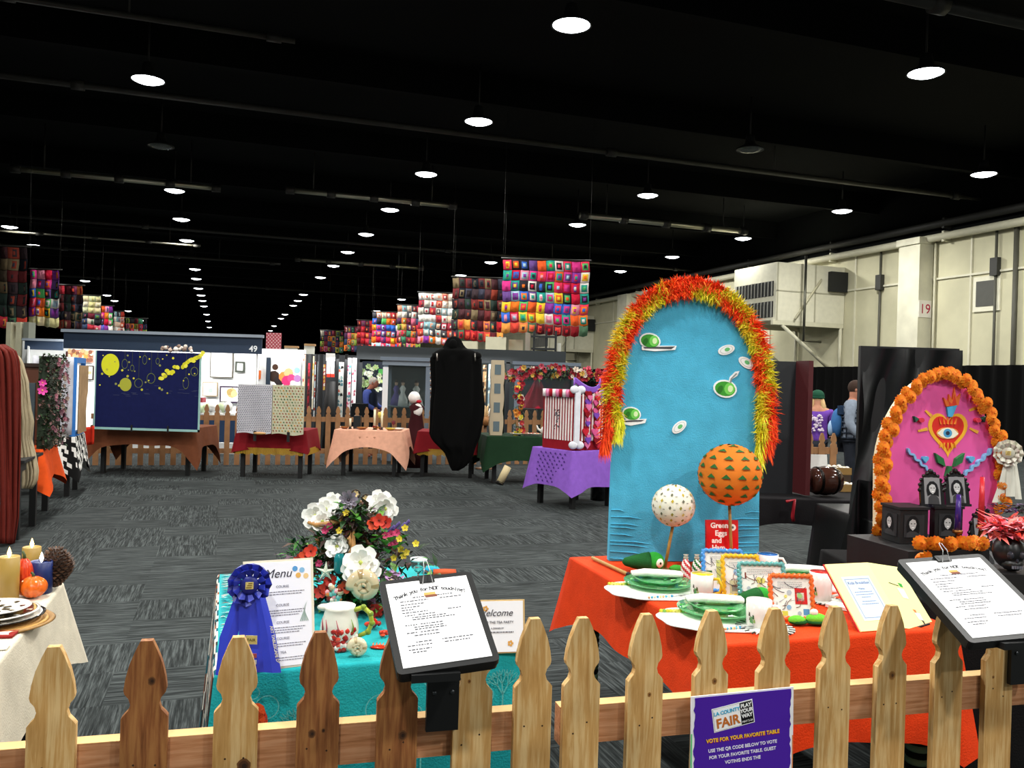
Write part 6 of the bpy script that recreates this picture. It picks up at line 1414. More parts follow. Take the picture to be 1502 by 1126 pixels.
def florals(name, label, fn, n, cols, leafn, seed, r=.035):
    rn = random.Random(seed); o = fn(.5, rn); t = thing(name, label, 'flowers', o, 0); m = MB()
    for k in range(leafn): p = fn(rn.random(), rn); m.leaf(p, (rn.uniform(-1, 1), rn.uniform(-1, .3), rn.uniform(-1, 1)), rn.uniform(.05, .09), .035, rn.choice(['#1c3a1e', '#2c4a28', '#142414', '#3a5a30']))
    m.build('leaves', 'plant', t, world=True); m = MB()
    for k in range(n): p = fn(rn.random(), rn); m.bloom(p + V((0, -.04, 0)), (rn.uniform(-.5, .5), -1, rn.uniform(-.3, .5)), r * rn.uniform(.6, 1.3), 6, rn.choice(cols), rn.choice(['#e0b040', '#5a1a1a']), 2, .8, .3)
    m.build('blossoms', 'plant', t, world=True)['kind'] = 'stuff'; return t
florals('flower_garland', 'vertical garland of orange, red and white flowers beside the cream column', lambda s, rn: P(761 + rn.uniform(-6, 6), 560 + 112 * s, 13.6 + rn.uniform(-.05, .05)), 46, ['#d8602c', '#c02c3c', '#e8e0d8', '#e89a3c', '#a82030', '#d8c840'], 160, 2, .04)
florals('flower_garland', 'long horizontal garland of red and pink flowers above the green table', lambda s, rn: P(738 + 146 * s, 552 - 7 * sin(pi * s) + rn.uniform(-9, 9), 13.9 + rn.uniform(-.08, .08)), 90, ['#b02438', '#8c1828', '#d85a70', '#c8a04a', '#e0d0c0', '#a81c30'], 420, 3, .045)
gt = thing('garland_rail', 'dark rail carrying the horizontal flower garland', 'rail', P(810, 650, 14.0), 0); m = MB('#1c2418'); 
ga, gb = P(740, 553, 14.0), P(884, 553, 14.0); g0, g1 = ga.copy(), gb.copy(); g0.z = g1.z = .76; m.tube([g0, ga, gb, g1], .02, 6); m.build('rail_tube', 'paint', gt, world=True)
florals('flower_garland', 'dark leafy garland with white flowers left of the cream column', lambda s, rn: P(731 + rn.uniform(-4, 4), 570 + 90 * s, 13.9), 24, ['#e8e8e4', '#c8c8c8', '#5a6a60'], 90, 4, .035)
m = MB('#c8b890'); m.tube([P(745, 684, 12.6), P(733, 708, 12.55)], .055, 12, '#c0b088'); m.tube([P(733.2, 707, 12.56), P(732.6, 709, 12.55)], .062, 12, '#2a2824'); tag(m.build('rolled_poster', 'paper'), 'cream rolled tube leaning on the green cloth table', 'tube')
for x, lab, c in ((.50, 'white floral plate set at left on the green table', '#d8d0c4'), (.66, 'dark rimmed plate in the middle of the green table', '#9a8878'), (.80, 'white plate with green rim on the green table', '#c8ccc0')):
    q = TG @ V((x, .2, .76)); m = MB(c); m.lathe([(0, .01), (.06, .01), (.11, .03), (.11, .036), (.06, .018), (0, .018)], 20, o=q)
    for k in range(6): m.ball(q + V((.06 * cos(k), .06 * sin(k), .03)), .016, 6, 4, rn.choice(['#a83030', '#3a6a3a', '#e8e0d0', '#d88a50']))
    tag(m.build('dinner_plate', 'gloss'), lab, 'plate')
t = thing('teapot', 'white china teapot with gold and red marks on the green table', 'teapot', TG @ V((1.0, .22, .76)), 0)
m = MB('#e8e6e0'); m.ball((0, 0, .085), (.10, .09, .08), 16, 10); m.ball((0, 0, .17), (.02, .02, .02), 8, 6); m.build('pot_body', 'gloss', t); m = MB('#e8e6e0'); m.tube([(-.08, 0, .07), (-.14, 0, .11), (-.16, 0, .16)], [.022, .014, .010], 8); m.build('spout', 'gloss', t); m = MB('#e8e6e0'); m.tube([(.08, 0, .13), (.14, 0, .13), (.14, 0, .06), (.08, 0, .05)], .010, 8); m.build('handle', 'gloss', t)
# purple table with striped box, bone and hearts
pn = G(841, 662, .75); PZ = R(38)
t = table('display_table', 'black legged table under the purple cutwork cloth', (pn.x, pn.y, 0), PZ, .8, .8)
m = cloth_mb(.8, .8, .75, .46, '#8457b8', amp=.02, seed=31, corner=.25, flare=.06)
for i in range(6):
    for j in range(9): 
        y, z = .12 + i * .095 + .04 * (j % 2), .70 - j * .046; x = -.028 - (.75 - z) * .12; m.add([(x, y + .018, z), (x, y, z + .016), (x, y - .018, z), (x, y, z - .016)], [(0, 1, 2, 3)], '#4a2c78')
cloth('tablecloth', 'purple tablecloth with diamond cutwork side', 'tablecloth', (pn.x, pn.y, 0), PZ, m)
TPU = XF[t.name] @ Matrix.Translation((.03, .05, .757))
t = thing('striped_box', 'tall red and white striped box with pink scalloped top', 'box', TPU.translation, PZ)
m = MB('#8e1420'); BWx, BLy, BHh = .62, .60, .78
m.box(0, BWx, 0, BLy, 0, BHh - .08, T=TPU); m.build('box_body', 'fabric', t, world=True)
m = MB('#e8dcd8')
for k in range(11): y = .02 + k * .052; m.box(-.006, 0, y, y + .026, .12, BHh - .05, '#eadfdc', TPU)
for k in range(8): x = .14 + k * .06; m.box(x, x + .03, -.006, 0, .12, BHh - .05, '#eadfdc', TPU)
m.build('white_stripes', 'fabric', t, world=True)['kind'] = 'stuff'
m = MB()
for k in range(9): y = .03 + k * .066; m.tube([TPU @ V((-.01, y, BHh - .1)), TPU @ V((-.012, y, BHh + .0))], .035, 8, ['#a01828', '#e888b0', '#e8e0e0'][k % 3])
m.build('popcorn_top', 'fabric', t, world=True)['kind'] = 'stuff'
m = MB('#2c2428'); 
for k in range(30): rr = random.Random(k); y, z = .3 + rr.uniform(-.05, .05), .38 + rr.uniform(-.13, .13); m.box(-.009, -.006, y, y + .02, z, z + .015, rr.choice(['#2c2428', '#8a8288', '#4a4248']), TPU)
m.build('dark_motif', 'paint', t, world=True)['kind'] = 'stuff'
t = thing('bone_cutout', 'big white padded bone shape on the corner of striped box', 'ornament', TPU @ V((0, -.03, 0)), PZ)
m = MB('#dcdce4'); T = TPU @ TR(.03, -.035, .02, -R(20))
o_b = []
for k in range(9): a = pi + .3 + k * (pi + .2) / 8 * .8; o_b.append((-.05 + .055 * cos(a), .055 + .05 * sin(a)))
for cx, cz in ((-.045, .05), (.045, .05), (-.045, .76), (.045, .76)): m.ball(T @ V((cx, 0, cz)), (.058, .025, .052), 14, 8)
m.box(-.035, .035, -.02, .02, .05, .76, T=T); m.build('bone_shape', 'fabric', t, world=True)
rnh = random.Random(12)
for k in range(26):
    z = .06 + (k // 2) * .055 + rnh.uniform(0, .02); x = .22 + (k % 2) * .16 + rnh.uniform(-.04, .04); s = rnh.uniform(.05, .075); c = rnh.choice(['#b01c2c', '#e070a0', '#8a1420', '#d85a90', '#7a48b0', '#c82838'])
    m = MB(c); T = TPU @ TR(x, -.02 - .006 * (k % 4), z)
    m.prism([(a, b) for a, b in [(s * .0625 * 16 * sin(t_) ** 3 * .75, s * .05 * (13 * cos(t_) - 5 * cos(2 * t_) - 2 * cos(3 * t_) - cos(4 * t_))) for t_ in [2 * pi * q / 24 for q in range(24)]]][::-1], -.012, .008, T=T)
    tag(m.build('felt_heart', 'fabric'), 'small felt heart in the red, pink and purple heart column', 'heart', 'felt hearts on the striped box')
m = MB('#7a4cb4'); m.grid(lambda s, q: TPU @ V((.1 + .5 * s, .1 + .1 * sin(s * 7), BHh + .02 + .06 * sin(s * 9) + .08 * q)), 20, 5); m.ball(TPU @ V((.5, -.02, .70)), (.08, .05, .09), 12, 8, jit=.15)
o = m.build('purple_bow', 'satin'); o.modifiers.new('s', 'SOLIDIFY').thickness = .015; tag(o, 'shiny purple ribbon bow on top of the striped box', 'bow')
florals('flower_arrangement', 'red and pink blossoms rising behind the purple ribbon bow', lambda s, rn: TPU @ V((.55 + .2 * rn.random(), .15, .60 + .45 * s)), 34, ['#a81c2c', '#c82838', '#e08098', '#8a1420'], 30, 8, .05)
florals('flower_arrangement', 'white and yellow lilies with dark leaves left of the blue arch', lambda s, rn: P(881 + rn.uniform(-9, 9), 575 + 60 * s, 11.9), 22, ['#e8e8ec', '#e0e0e8', '#e8a040'], 60, 9, .05)
t = thing('tall_vase', 'dark vase with blue-grey print holding the white lilies', 'vase', G(881, 740), 0); p = P(881, 650, 11.9); m = MB('#2a3a4c'); m.lathe([(.08, -.1), (.1, 0), (.09, .2), (.06, .3)], 14, o=p); m.lathe([(.12, -p.z + .0), (.12, -.1)], 12, o=p, c='#15181a'); m.build('vase_body', 'gloss', t, world=True)
# ================================================================ booths behind the fence
def plane_panel(m, x0, x1, y0, y1, d, th=.04, c=None, d2=None):
    """upright board whose front shows at pixel box x0..x1, y0..y1 at depth d (d2 at the right end)"""
    d2 = d2 or d; a, b = P(x0, (y0 + y1) / 2, d), P(x1, (y0 + y1) / 2, d2); zt = (P((x0 + x1) / 2, y0, (d + d2) / 2)).z; zb = max(.0, P((x0 + x1) / 2, y1, (d + d2) / 2).z)
    a.z = zb; x = b - a; x.z = 0; T = basis(a, x); m.box(0, x.length, 0, th, 0, zt - zb, c, T); return T, x.length, zt - zb
bt = thing('exhibit_booth', 'white walled art booth with navy header numbered 49', 'booth', P(240, 680, 18.5) * 1.0, 0); 
bt.location.z = 0; XF[bt.name] = Matrix.Translation(bt.location)
m = MB('#e4e6e6'); plane_panel(m, 30, 376, 505, 700, 19.6); plane_panel(m, 376, 446, 512, 700, 19.6); m.build('white_wall', 'paper', bt, world=True)
m = MB('#d8dada'); 
for x in (40, 376): a = P(x, 600, 17.6); b = P(x + 2, 600, 19.6); a.z = b.z = 0; T = basis(a, b - a); m.box(0, (b - a).length, 0, .03, 0, 2.05, None, T)
m.build('side_wall', 'paper', bt, world=True)['kind'] = 'stuff'
m = MB('#26364c'); TH, HW, HH = plane_panel(m, 93, 384, 491, 515, 17.5); hd = m.build('navy_header', 'paint', bt, world=True)
m = MB('#8a94a0'); m.box(-.03, HW + .03, -.06, .06, HH, HH + .06, None, TH); m.build('grey_cap', 'paint', bt, world=True)
m = MB(); textmesh(m, '49', .17, TH @ TR(HW - .17, -.006, .05), '#e8ecf0', bold=.003); m.build('booth_number', 'paper', hd, world=True)
m = MB('#26364c'); T, a_, b_ = plane_panel(m, 36, 92, 500, 513, 18.6); m.box(-.03, a_ + .03, -.06, .06, b_, b_ + .05, '#8a94a0', T); m.build('short_header', 'paint', bt, world=True)
m = MB('#2a3c58'); plane_panel(m, 136, 345, 612, 646, 17.0); plane_panel(m, 136, 345, 647, 668, 17.02, c='#d8dada'); m.build('counter_skirt', 'fabric', bt, world=True)
m = MB('#5a2420'); plane_panel(m, 94, 96, 515, 680, 17.45); m.build('maroon_post', 'paint', bt, world=True)
ld = bpy.data.lights.new('booth_light', 'AREA'); ld.shape = 'RECTANGLE'; ld.size = 5; ld.size_y = .6; ld.energy = 210; ld.color = (1, .98, .95)
lo = bpy.data.objects.new('booth_light', ld); COL.objects.link(lo); lo.parent = bt; q = P(260, 505, 18.0); lo.location = q - bt.location; lo.rotation_euler = (R(25), 0, 0)
def picture(label, x0, x1, y0, y1, d, fr, art, mat_c='#ecece8', fw=.03):
    q = P((x0 + x1) / 2, y1, d); t = thing('framed_picture', label, 'picture', q, 0); m = MB(fr); T, W, H = plane_panel(m, x0, x1, y0, y1, d, .03); m.build('outer_frame', 'paint', t, world=True)
    m = MB(mat_c); m.box(fw, W - fw, -.004, 0, fw, H - fw, None, T)
    for k, (a, b, r, c) in enumerate(art): disc(m, a * W, b * H, r * min(W, H), c, y=-.006 - .001 * k, T=T, n=9)
    m.build('artwork', 'paper', t, world=True)
picture('large pale picture in a thin dark frame on the white booth wall', 308, 342, 512, 554, 19.5, '#3a3428', [], '#e8eaea', .025)
picture('small picture in a thick black-green frame on the booth wall', 345, 359, 530, 546, 19.5, '#1c2418', [(.5, .5, .2, '#dcdcdc')], '#eef0f0', .045)
picture('small picture of pale foliage in a thin wooden frame', 297, 319, 560, 581, 19.5, '#7a6848', [(.5, .5, .22, '#a8c0a8'), (.55, .4, .16, '#88a890')], '#eef0e8', .02)
picture('picture of a tan tree in a dark purple frame beside white booth', 322, 352, 566, 591, 19.5, '#2c2034', [(.6, .6, .3, '#a89060'), (.5, .65, .2, '#8c7848'), (.72, .55, .2, '#b8a070')], '#eceade', .04)
picture('small dark framed picture at left seen by the blue doorway', 127, 137, 536, 557, 19.5, '#2a2018', [(.5, .5, .25, '#c8a880')], '#e8e4d8', .025)
rn = random.Random(17)
picture('large colourful floral painting above the cloth board', 397, 441, 527, 566, 19.5, '#e0e0e0', [(.12, .35, .22, '#2c1c14'), (.15, .7, .12, '#3a2418'), (.3, .2, .2, '#20181a'), (.45, .35, .2, '#e07a3c'), (.6, .5, .18, '#e8a070'), (.55, .2, .2, '#c82860'), (.7, .3, .16, '#d83a70'), (.75, .12, .1, '#f0ece0'), (.88, .6, .12, '#88b8c0'), (.9, .3, .14, '#a070a8'), (.35, .75, .1, '#f0f0e8')], '#eeeee8', .01)
m = MB('#26303c'); plane_panel(m, 390, 396, 524, 575, 19.4); tag(m.build('dark_banner', 'fabric'), 'narrow dark blue cloth hanging left of the floral painting', 'banner')
m = MB('#d86a2c'); plane_panel(m, 376, 382, 543, 556, 19.5); tag(m.build('small_print', 'paper'), 'small orange and yellow print left of the dark narrow cloth', 'print')
m = MB('#c8907a'); T, W, H = plane_panel(m, 99, 136, 513, 531, 19.45)
for k in range(60): disc(m, rn.uniform(.02, W - .02), rn.uniform(.02, H - .02), .05, rn.choice(['#d8b080', '#b87858', '#e8d8b8', '#c89a50', '#8a5a48']), y=-.003 - .0002 * k, T=T, n=7)
tag(m.build('patterned_tapestry', 'fabric'), 'tan and rust patterned tapestry under the left end of navy header', 'tapestry')
m = MB('#b8606a'); T, W, H = plane_panel(m, 390, 412, 488, 519, 24)
for i in range(9):
    for j in range(12): disc(m, (i + .5) * W / 9, (j + .5) * H / 12, .016, '#e8dcd8' if (i + j) % 2 else '#a83848', y=-.003, T=T, n=5)
tag(m.build('patterned_banner', 'fabric'), 'red and white patterned banner hanging right of the number 49', 'banner')
for x0, x1, y0, y1, lab in ((417, 436, 510, 523, 'white box-like panel above the booths right of the patterned banner'), (446, 461, 507, 524, 'white panel with tan top above the dark displays')):
    m = MB('#dcdcd0'); plane_panel(m, x0, x1, y0, y1, 23); plane_panel(m, x0, x1, y0 - 3, y0, 22.9, .2, '#a8845c'); tag(m.build('high_panel', 'paper'), lab, 'panel')
# white goods on the counter
m = MB('#e4e4e0')
for k in range(16): q = P(rn.uniform(292, 345), rn.uniform(596, 610), 17.2); m.ball(q, (rn.uniform(.08, .16), .1, rn.uniform(.06, .12)), 8, 6, rn.choice(['#e8e8e4', '#dcdcd8', '#f0f0ec', '#c8d8b0']), jit=.3)
cp = m.build('linen_heap', 'fabric'); tag(cp, 'heap of white linens on the booth counter behind the fence', 'linen')
m = MB('#8a2430'); plane_panel(m, 283, 297, 583, 590, 17.3, .2); tag(m.build('red_box', 'paint'), 'small dark red box beside the white linens', 'box')
# dark quilt displays
dk = thing('exhibit_booth', 'dark grey booth with long header behind the black figure', 'booth', P(600, 690, 18) * 1.0, 0); dk.location.z = 0; XF[dk.name] = Matrix.Translation(dk.location)
m = MB('#23292c'); T, W, H = plane_panel(m, 523, 830, 511, 531, 18.7); hdk = m.build('dark_header', 'paint', dk, world=True)
for a_, b_ in ((523, 529), (632, 640), (740, 746)): m = MB('#1a1e22'); plane_panel(m, a_, b_, 531, 700, 18.7); m.build('upright_post', 'paint', dk, world=True)
for a_, b_, c_ in ((447, 449, 18.2), (454, 456, 18.2), (461, 463, 18.1), (466.5, 471.5, 18.2), (491, 494.5, 18.2), (503.5, 507.5, 18.2)): m = MB('#0d0f11'); plane_panel(m, a_, b_, 519, 700, c_); m.build('black_divider', 'paint', dk, world=True)
m = MB('#1c2436'); plane_panel(m, 529, 562, 530, 700, 19.5); m.build('rear_wall', 'paint', dk, world=True); m = MB('#2a3436'); plane_panel(m, 700, 850, 531, 700, 20.5); m.build('rear_wall', 'paint', dk, world=True)
m = MB('#14181c'); plane_panel(m, 443, 525, 520, 700, 19.0); m.build('dark_rear_panel', 'paint', dk, world=True)
ld = bpy.data.lights.new('booth_light', 'AREA'); ld.shape = 'RECTANGLE'; ld.size = 4; ld.size_y = .5; ld.energy = 60
lo = bpy.data.objects.new('booth_light', ld); COL.objects.link(lo); lo.parent = dk; lo.location = P(620, 530, 18.2) - dk.location; lo.rotation_euler = (R(20), 0, 0)
def quilt(label, x0, x1, y0, y1, d, cols, seed, name='hanging_quilt', cat='quilt'):
    rr = random.Random(seed); m = MB(cols[0]); T, W, H = plane_panel(m, x0, x1, y0, y1, d, .03); n = max(2, int(W / .07)); k = int(H / .07)
    for i in range(n):
        for j in range(k):
            if rr.random() < .75: a, b = W * i / n, H * j / k; m.add([T @ V(p_) for p_ in ((a, -.002, b), (a + W / n, -.002, b + rr.uniform(0, .03)), (a + W / n * rr.uniform(.5, 1), -.002, b + H / k), (a, -.002, b + H / k * rr.uniform(.5, 1)))], [(0, 1, 2, 3)], rr.choice(cols))
    return tag(m.build(name, 'fabric'), label, cat)
Q = [(444, 447, 520, 600, ['#e0b090', '#a02020', '#e8e0d8'], 'narrow white and orange quilt right of the floral painting'), (449, 454, 532, 605, ['#7a2028', '#a83040', '#3a1c20'], 'narrow dark red quilt strip in the dark booth'), (456, 460, 522, 600, ['#c8c0a8', '#d8a040', '#2a2a2a', '#e8e8e8'], 'narrow cream and gold quilt strip'), (461, 465, 530, 612, ['#b8c8d0', '#a04030', '#e0e0e0'], 'narrow pale blue quilt strip'),
     (472, 477, 534, 572, ['#b03028', '#e8e0d8', '#c8b058', '#2c2c2c'], 'narrow quilt with red, white and gold beside white garment'), (495, 503, 531, 616, ['#c8c8c0', '#4a7078', '#1c1c1c', '#a85848', '#88a0a0'], 'tall teal, white and black quilt'), (508, 514, 525, 618, ['#ece8e8', '#c83a60', '#e8e8ec', '#4a8088', '#d8b0b8'], 'tall white quilt with pink, left of the pair'), (516, 522, 525, 596, ['#eceaea', '#e0a0b0', '#d8d0d0', '#a85868'], 'tall white quilt with pink, right of the pair'),
     (700, 705, 533, 600, ['#a89878', '#6a5038', '#c8c0a0'], 'tan strip textile right of the black figure'), (708, 713, 535, 590, ['#8a6a4a', '#2c241c', '#a89878'], 'brown strip textile right of the black figure'), (716, 722, 534, 596, ['#8aa0a8', '#c8c8b8', '#4a5a60'], 'grey-blue strip textile before the cream column'), (724, 728, 532, 580, ['#c0b890', '#8a8868'], 'khaki strip textile before the cream column'),
     (735, 739, 531, 556, ['#d0c8a0', '#a8a080'], 'short cream strip above the cream column')]
for i, (x0, x1, y0, y1, cols, lab) in enumerate(Q): quilt(lab, x0, x1, y0, y1, 18.4, cols, i)
t = thing('garment_display', 'white tunic with red hem hanging on a dark form', 'garment', P(485, 600, 18.3), 0)
m = MB('#e8e6e4'); plane_panel(m, 479, 484, 519, 548, 18.3); plane_panel(m, 485, 490, 519, 548, 18.3); plane_panel(m, 478, 491, 518, 529, 18.28); m.build('white_tunic', 'fabric', t, world=True)['kind'] = 'stuff'
m = MB('#d84030'); plane_panel(m, 479, 484, 548, 553, 18.29); plane_panel(m, 485, 490, 548, 553, 18.29); m.build('red_hem', 'fabric', t, world=True)['kind'] = 'stuff'
m = MB('#101010'); q = P(485, 580, 18.4); m.tube([V((q.x, q.y, 0)), V((q.x, q.y, .9)), V((q.x, q.y, 1.5))], [.16, .14, .10], 12); m.build('dark_form', 'paint', t, world=True)
florals('flower_display', 'white paper flowers on the navy wall behind the man', lambda s, r_: P(531 + 30 * r_.random(), 535 + 36 * s, 19.3), 30, ['#e0e4d8', '#c8d0b0', '#a0b880'], 24, 12, .055)
m = MB('#4a9a4a'); plane_panel(m, 555, 561, 541, 549, 19.3); tag(m.build('green_sign', 'paper'), 'small green sign on the navy wall left of the glass cabinet', 'sign')
# glass cabinets
def cabinet(label, x0, x1, yt, d, cap=.16):
    a, b = P(x0, yt, d), P(x1, yt, d); W = b.x - a.x; H = (a.z + b.z) / 2; t = thing('display_cabinet', label, 'cabinet', V((a.x, d, 0)), 0); Dp = .6; G_ = '#6c7886'
    m = MB(G_); m.box(-.06, W + .06, -.06, Dp + .06, H - .07, H); m.box(-.02, W + .02, -.02, Dp + .02, H - cap, H - .07, '#7c8896'); m.build('cornice', 'paint', t)
    for x in (0, W - .09):
        for y in (0, Dp - .09): m = MB(G_); m.box(x, x + .09, y, y + .09, .45, H - cap); m.build('corner_post', 'paint', t)
    m = MB(G_); m.box(0, W, 0, Dp, .0, .45); m.build('base', 'paint', t); m = MB('#28383a'); m.box(.05, W - .05, Dp - .05, Dp - .02, .45, H - cap); m.build('back_panel', 'fabric', t)
    m = MB(); m.box(.09, W - .09, .03, .04, .45, H - cap); m.build('glass_pane', 'cab_glass', t)
    m = MB('#8a949c'); m.box(.05, W - .05, .08, Dp - .06, 1.05, 1.07); m.build('shelf', 'paint', t)
    return t, W, H
t, W, H = cabinet('grey glass display cabinet left of the black figure', 563, 632, 524, 16.6)
TC = XF[t.name]
m = MB('#e8e8ec', TC); m.box(-.005, .10, -.03, -.01, .6, H - .2); tag(m.build('lit_panel_strip', 'paper'), 'bright white strip on the left post of the first cabinet', 'strip')
rn = random.Random(3)
for k, (x, z, c, lab, w_) in enumerate(((.35, 1.07, '#dcd8d4', 'white doll dress on the shelf of the left cabinet', .13), (.62, 1.07, '#e8e4e0', 'white dress with red bow in the left cabinet', .15), (.22, 1.07, '#6a5a9c', 'purple costume at the left of the cabinet shelf', .12))):
    m = MB(c, TC @ TR(x, .3, z)); m.lathe([(w_, 0), (w_ * .8, .12), (w_ * .3, .26), (w_ * .5, .34), (w_ * .2, .40), (w_ * .3, .46), (.01, .52)], 14, c=[c, c, c, c, '#c8a088', '#3a2418']); tag(m.build('doll', 'fabric'), lab, 'doll')
t, W, H = cabinet('grey glass display cabinet behind the flower garland', 756, 848, 531, 17.75)
TC = XF[t.name]
m = MB('#a81e34', TC @ TR(.48, .3, .62)); 
m.grid(lambda s, q: V(((.34 * (1 - q) ** 1.3 + .06) * (1 + .10 * sin(s * 60)) * cos(2 * pi * s), (.22 * (1 - q) ** 1.3 + .05) * (1 + .10 * sin(s * 60)) * sin(2 * pi * s), .62 * q + .45)), 72, 10)
m.tube([(0, 0, 1.05), (0, 0, 1.16)], .05, 8, '#c8b890'); m.lathe([(.05, 1.08), (.09, 1.16), (.06, 1.26), (.0, 1.3)], 12, c='#9aa080'); m.tube([(0, 0, -.6 + .43), (0, 0, .5)], .02, 6, '#a89878')
tag(m.build('gathered_dress', 'fabric'), 'burgundy gathered gown on a stand inside the right cabinet', 'dress')
# upper structure behind banners
st = thing('window_frame_rack', 'white posts and black framed panes rising above the dark booth', 'frame', P(800, 690, 19) * 1.0, 0); st.location.z = 0; XF[st.name] = Matrix.Translation(st.location)
m = MB('#d8d8cc'); plane_panel(m, 768, 775, 470, 700, 22.4); m.build('white_post', 'paint', st, world=True); m = MB('#d8d8cc'); plane_panel(m, 815, 820, 503, 700, 19.2); m.build('white_post', 'paint', st, world=True)
m = MB('#15191b')
for x in (779, 797, 811): plane_panel(m, x, x + 3, 485, 700, 19.1, .08)
for y in (492, 510): plane_panel(m, 779, 814, y, y + 3, 19.08, .06)
m.build('black_window_bars', 'paint', st, world=True)['kind'] = 'stuff'
for x0, x1, y0, y1, d, lab in ((712, 742, 494, 520, 21, 'cream box unit above the dark header right of the hood'), (746, 767, 498, 520, 21.5, 'cream box unit just left of the white post'), (660, 700, 500, 520, 24, 'cream duct section seen behind the black hood')):
    m = MB('#c6c2a8'); plane_panel(m, x0, x1, y0, y1, d, .5); tag(m.build('duct_unit', 'paint'), lab, 'duct')
q = at_wall(862, 470); uq, vq = uv(q); AC = [o for o in bpy.data.objects if o.name == 'wall_air_unit'][0]
dup(AC, hall(UR - 2.84, vq - 1, 3.6), HALL, 'distant cream wall air unit seen left of the blue arch')
# ================================================================ granny square blankets hung from the ceiling
PAL = {
 'viv': ['#e83a5a', '#f07828', '#f0c83a', '#2a9a8a', '#3a6ac8', '#8a3a9a', '#e8e0d8', '#2c2c34', '#c81e3c', '#58b868', '#e890a8', '#6a4a8a', '#e8602c', '#a8c8d8', '#d83a8a'],
 'dark': ['#2a2428', '#3c3034', '#4a2c30', '#1c2028', '#54483c', '#6a2a2c', '#2c3a34', '#8a3a2c', '#3a3a48', '#7a6a50'],
 'white': ['#e8e4dc', '#d8ccc0', '#e89a7a', '#c84a3c', '#e8e8e8', '#8ab0b8', '#4a4a50', '#e8c8b0', '#a83848', '#c8c4b8'],
 'red': ['#b82830', '#d84a3c', '#8a1c24', '#e07848', '#5a2028', '#c83a48', '#3c3038', '#e89848', '#7a3a5a', '#4a6a50'],
 'mix': ['#c83a48', '#e8823c', '#4a8a6a', '#3c4a68', '#d8b058', '#7a2c3a', '#2c2c30', '#d8708a', '#5a3a5a', '#88a048', '#d0c8b8'],
 'yel': ['#e8e0a0', '#e0d890', '#f0ecc0', '#e8d8b0', '#dce0b0', '#f0e8d0'] }
def blanket(label, x0, x1, y0, y1, cols, rows, pal, seed, zt=4.6, spec=None):
    a, b = ray((x0 + x1) / 2, y0); d = (EYE - zt) / b; pL, pR = P(x0, y0, d), P(x1, y0, d); W = pR.x - pL.x; zb = P((x0 + x1) / 2, y1, d).z; Hh = zt - zb
    rr = random.Random(seed); t = thing('crochet_blanket', label, 'blanket', V((pL.x, d, zb)), 0, None); m = MB()
    sw, sh = W / cols, Hh / rows
    fx = lambda u, v: V((u * W + .012 * sin(v * 17), .05 * sin(u * 15 + v * 2) + .03 * sin(u * 31), v * Hh - .03 * abs(sin(u * cols * pi)) * (1 - v) + .03 * sin(u * 6) * (1 - v)))
    for i in range(cols):
        for j in range(rows):
            C4 = (PAL[pal] if not spec or j not in spec else PAL[spec[j]]); cs = [rr.choice(C4) for _ in range(3)]
            if rr.random() < .25: cs[1] = cs[0]; cs[2] = cs[0]
            for l, (g, c) in enumerate(((.02, cs[0]), (.18, cs[1]), (.34, cs[2]))):
                ins = (1.0 - 2 * g)
                vs = [fx((i + g + ins * a_) / cols, (j + g + ins * b_) / rows) + V((0, -.004 * l, 0)) for b_ in (0, .5, 1) for a_ in (0, .5, 1)]
                m.add(vs, [(0, 1, 4, 3), (1, 2, 5, 4), (3, 4, 7, 6), (4, 5, 8, 7)], c, True)
    m.build('granny_squares', 'fabric', t).modifiers.new('s', 'SOLIDIFY').thickness = .006
    m = MB('#8c8c84'); m.tube([(-.05, .02, Hh + .03), (W + .05, .02, Hh + .03)], .02, 8); m.build('hanging_pole', 'pipe', t)
    m = MB('#8c8c84')
    for x in (0.0, W): m = MB('#1c1c1c'); m.tube([(x, .02, Hh + .03), (x, .02, ZC - zb)], .003, 5); m.build('hanging_wire', 'pipe', t)
BL = [('bright multicoloured granny square blanket, nearest on the right', 738, 865, 382, 490, 10, 7, 'viv', 4.6, {0: 'red'}),
 ('dark granny square blanket with red lower rows behind the brightest one', 664, 740, 408, 500, 8, 6, 'dark', 4.6, {0: 'red', 1: 'red'}),
 ('white and coral granny square blanket behind the dark one', 614, 666, 430, 504, 6, 7, 'white', 4.6, {0: 'viv'}),
 ('pale topped granny square blanket, fourth along the right row', 583, 618, 448, 512, 5, 7, 'mix', 4.6, {6: 'white', 5: 'white'}),
 ('granny square blanket with pastel top, fifth along the right row', 546, 588, 458, 512, 6, 6, 'viv', 4.6, {5: 'white'}),
 ('reddish granny square blanket, sixth along the right row', 524, 548, 470, 513, 4, 5, 'red', 4.6, None),
 ('small pink and orange granny square blanket, seventh on the right', 505, 526, 479, 515, 4, 4, 'mix', 4.6, None),
 ('tiny farthest granny square blanket of the right row', 470, 504, 485, 516, 6, 4, 'mix', 4.6, None),
 ('dark granny square blanket cut by the left picture edge', -30, 42, 362, 480, 5, 7, 'dark', 4.6, {0: 'red'}),
 ('bright red and teal granny square blanket, second on the left', 43, 88, 396, 478, 4, 6, 'viv', 4.6, {0: 'yel'}),
 ('dim brown granny square blanket, third on the left', 86, 122, 419, 482, 4, 5, 'dark', 4.6, {4: 'red'}),
 ('pale yellow topped granny square blanket, fourth on the left', 121, 149, 434, 484, 3, 6, 'mix', 4.6, {5: 'yel', 4: 'yel', 3: 'yel'}),
 ('pink and green granny square blanket, fifth on the left', 148, 166, 449, 486, 3, 4, 'viv', 4.6, None),
 ('coral and white granny square blanket, sixth on the left', 166, 183, 457, 487, 3, 4, 'white', 4.6, None),
 ('small dark granny square blanket, farthest on the left', 184, 216, 467, 490, 5, 3, 'mix', 4.6, None)]
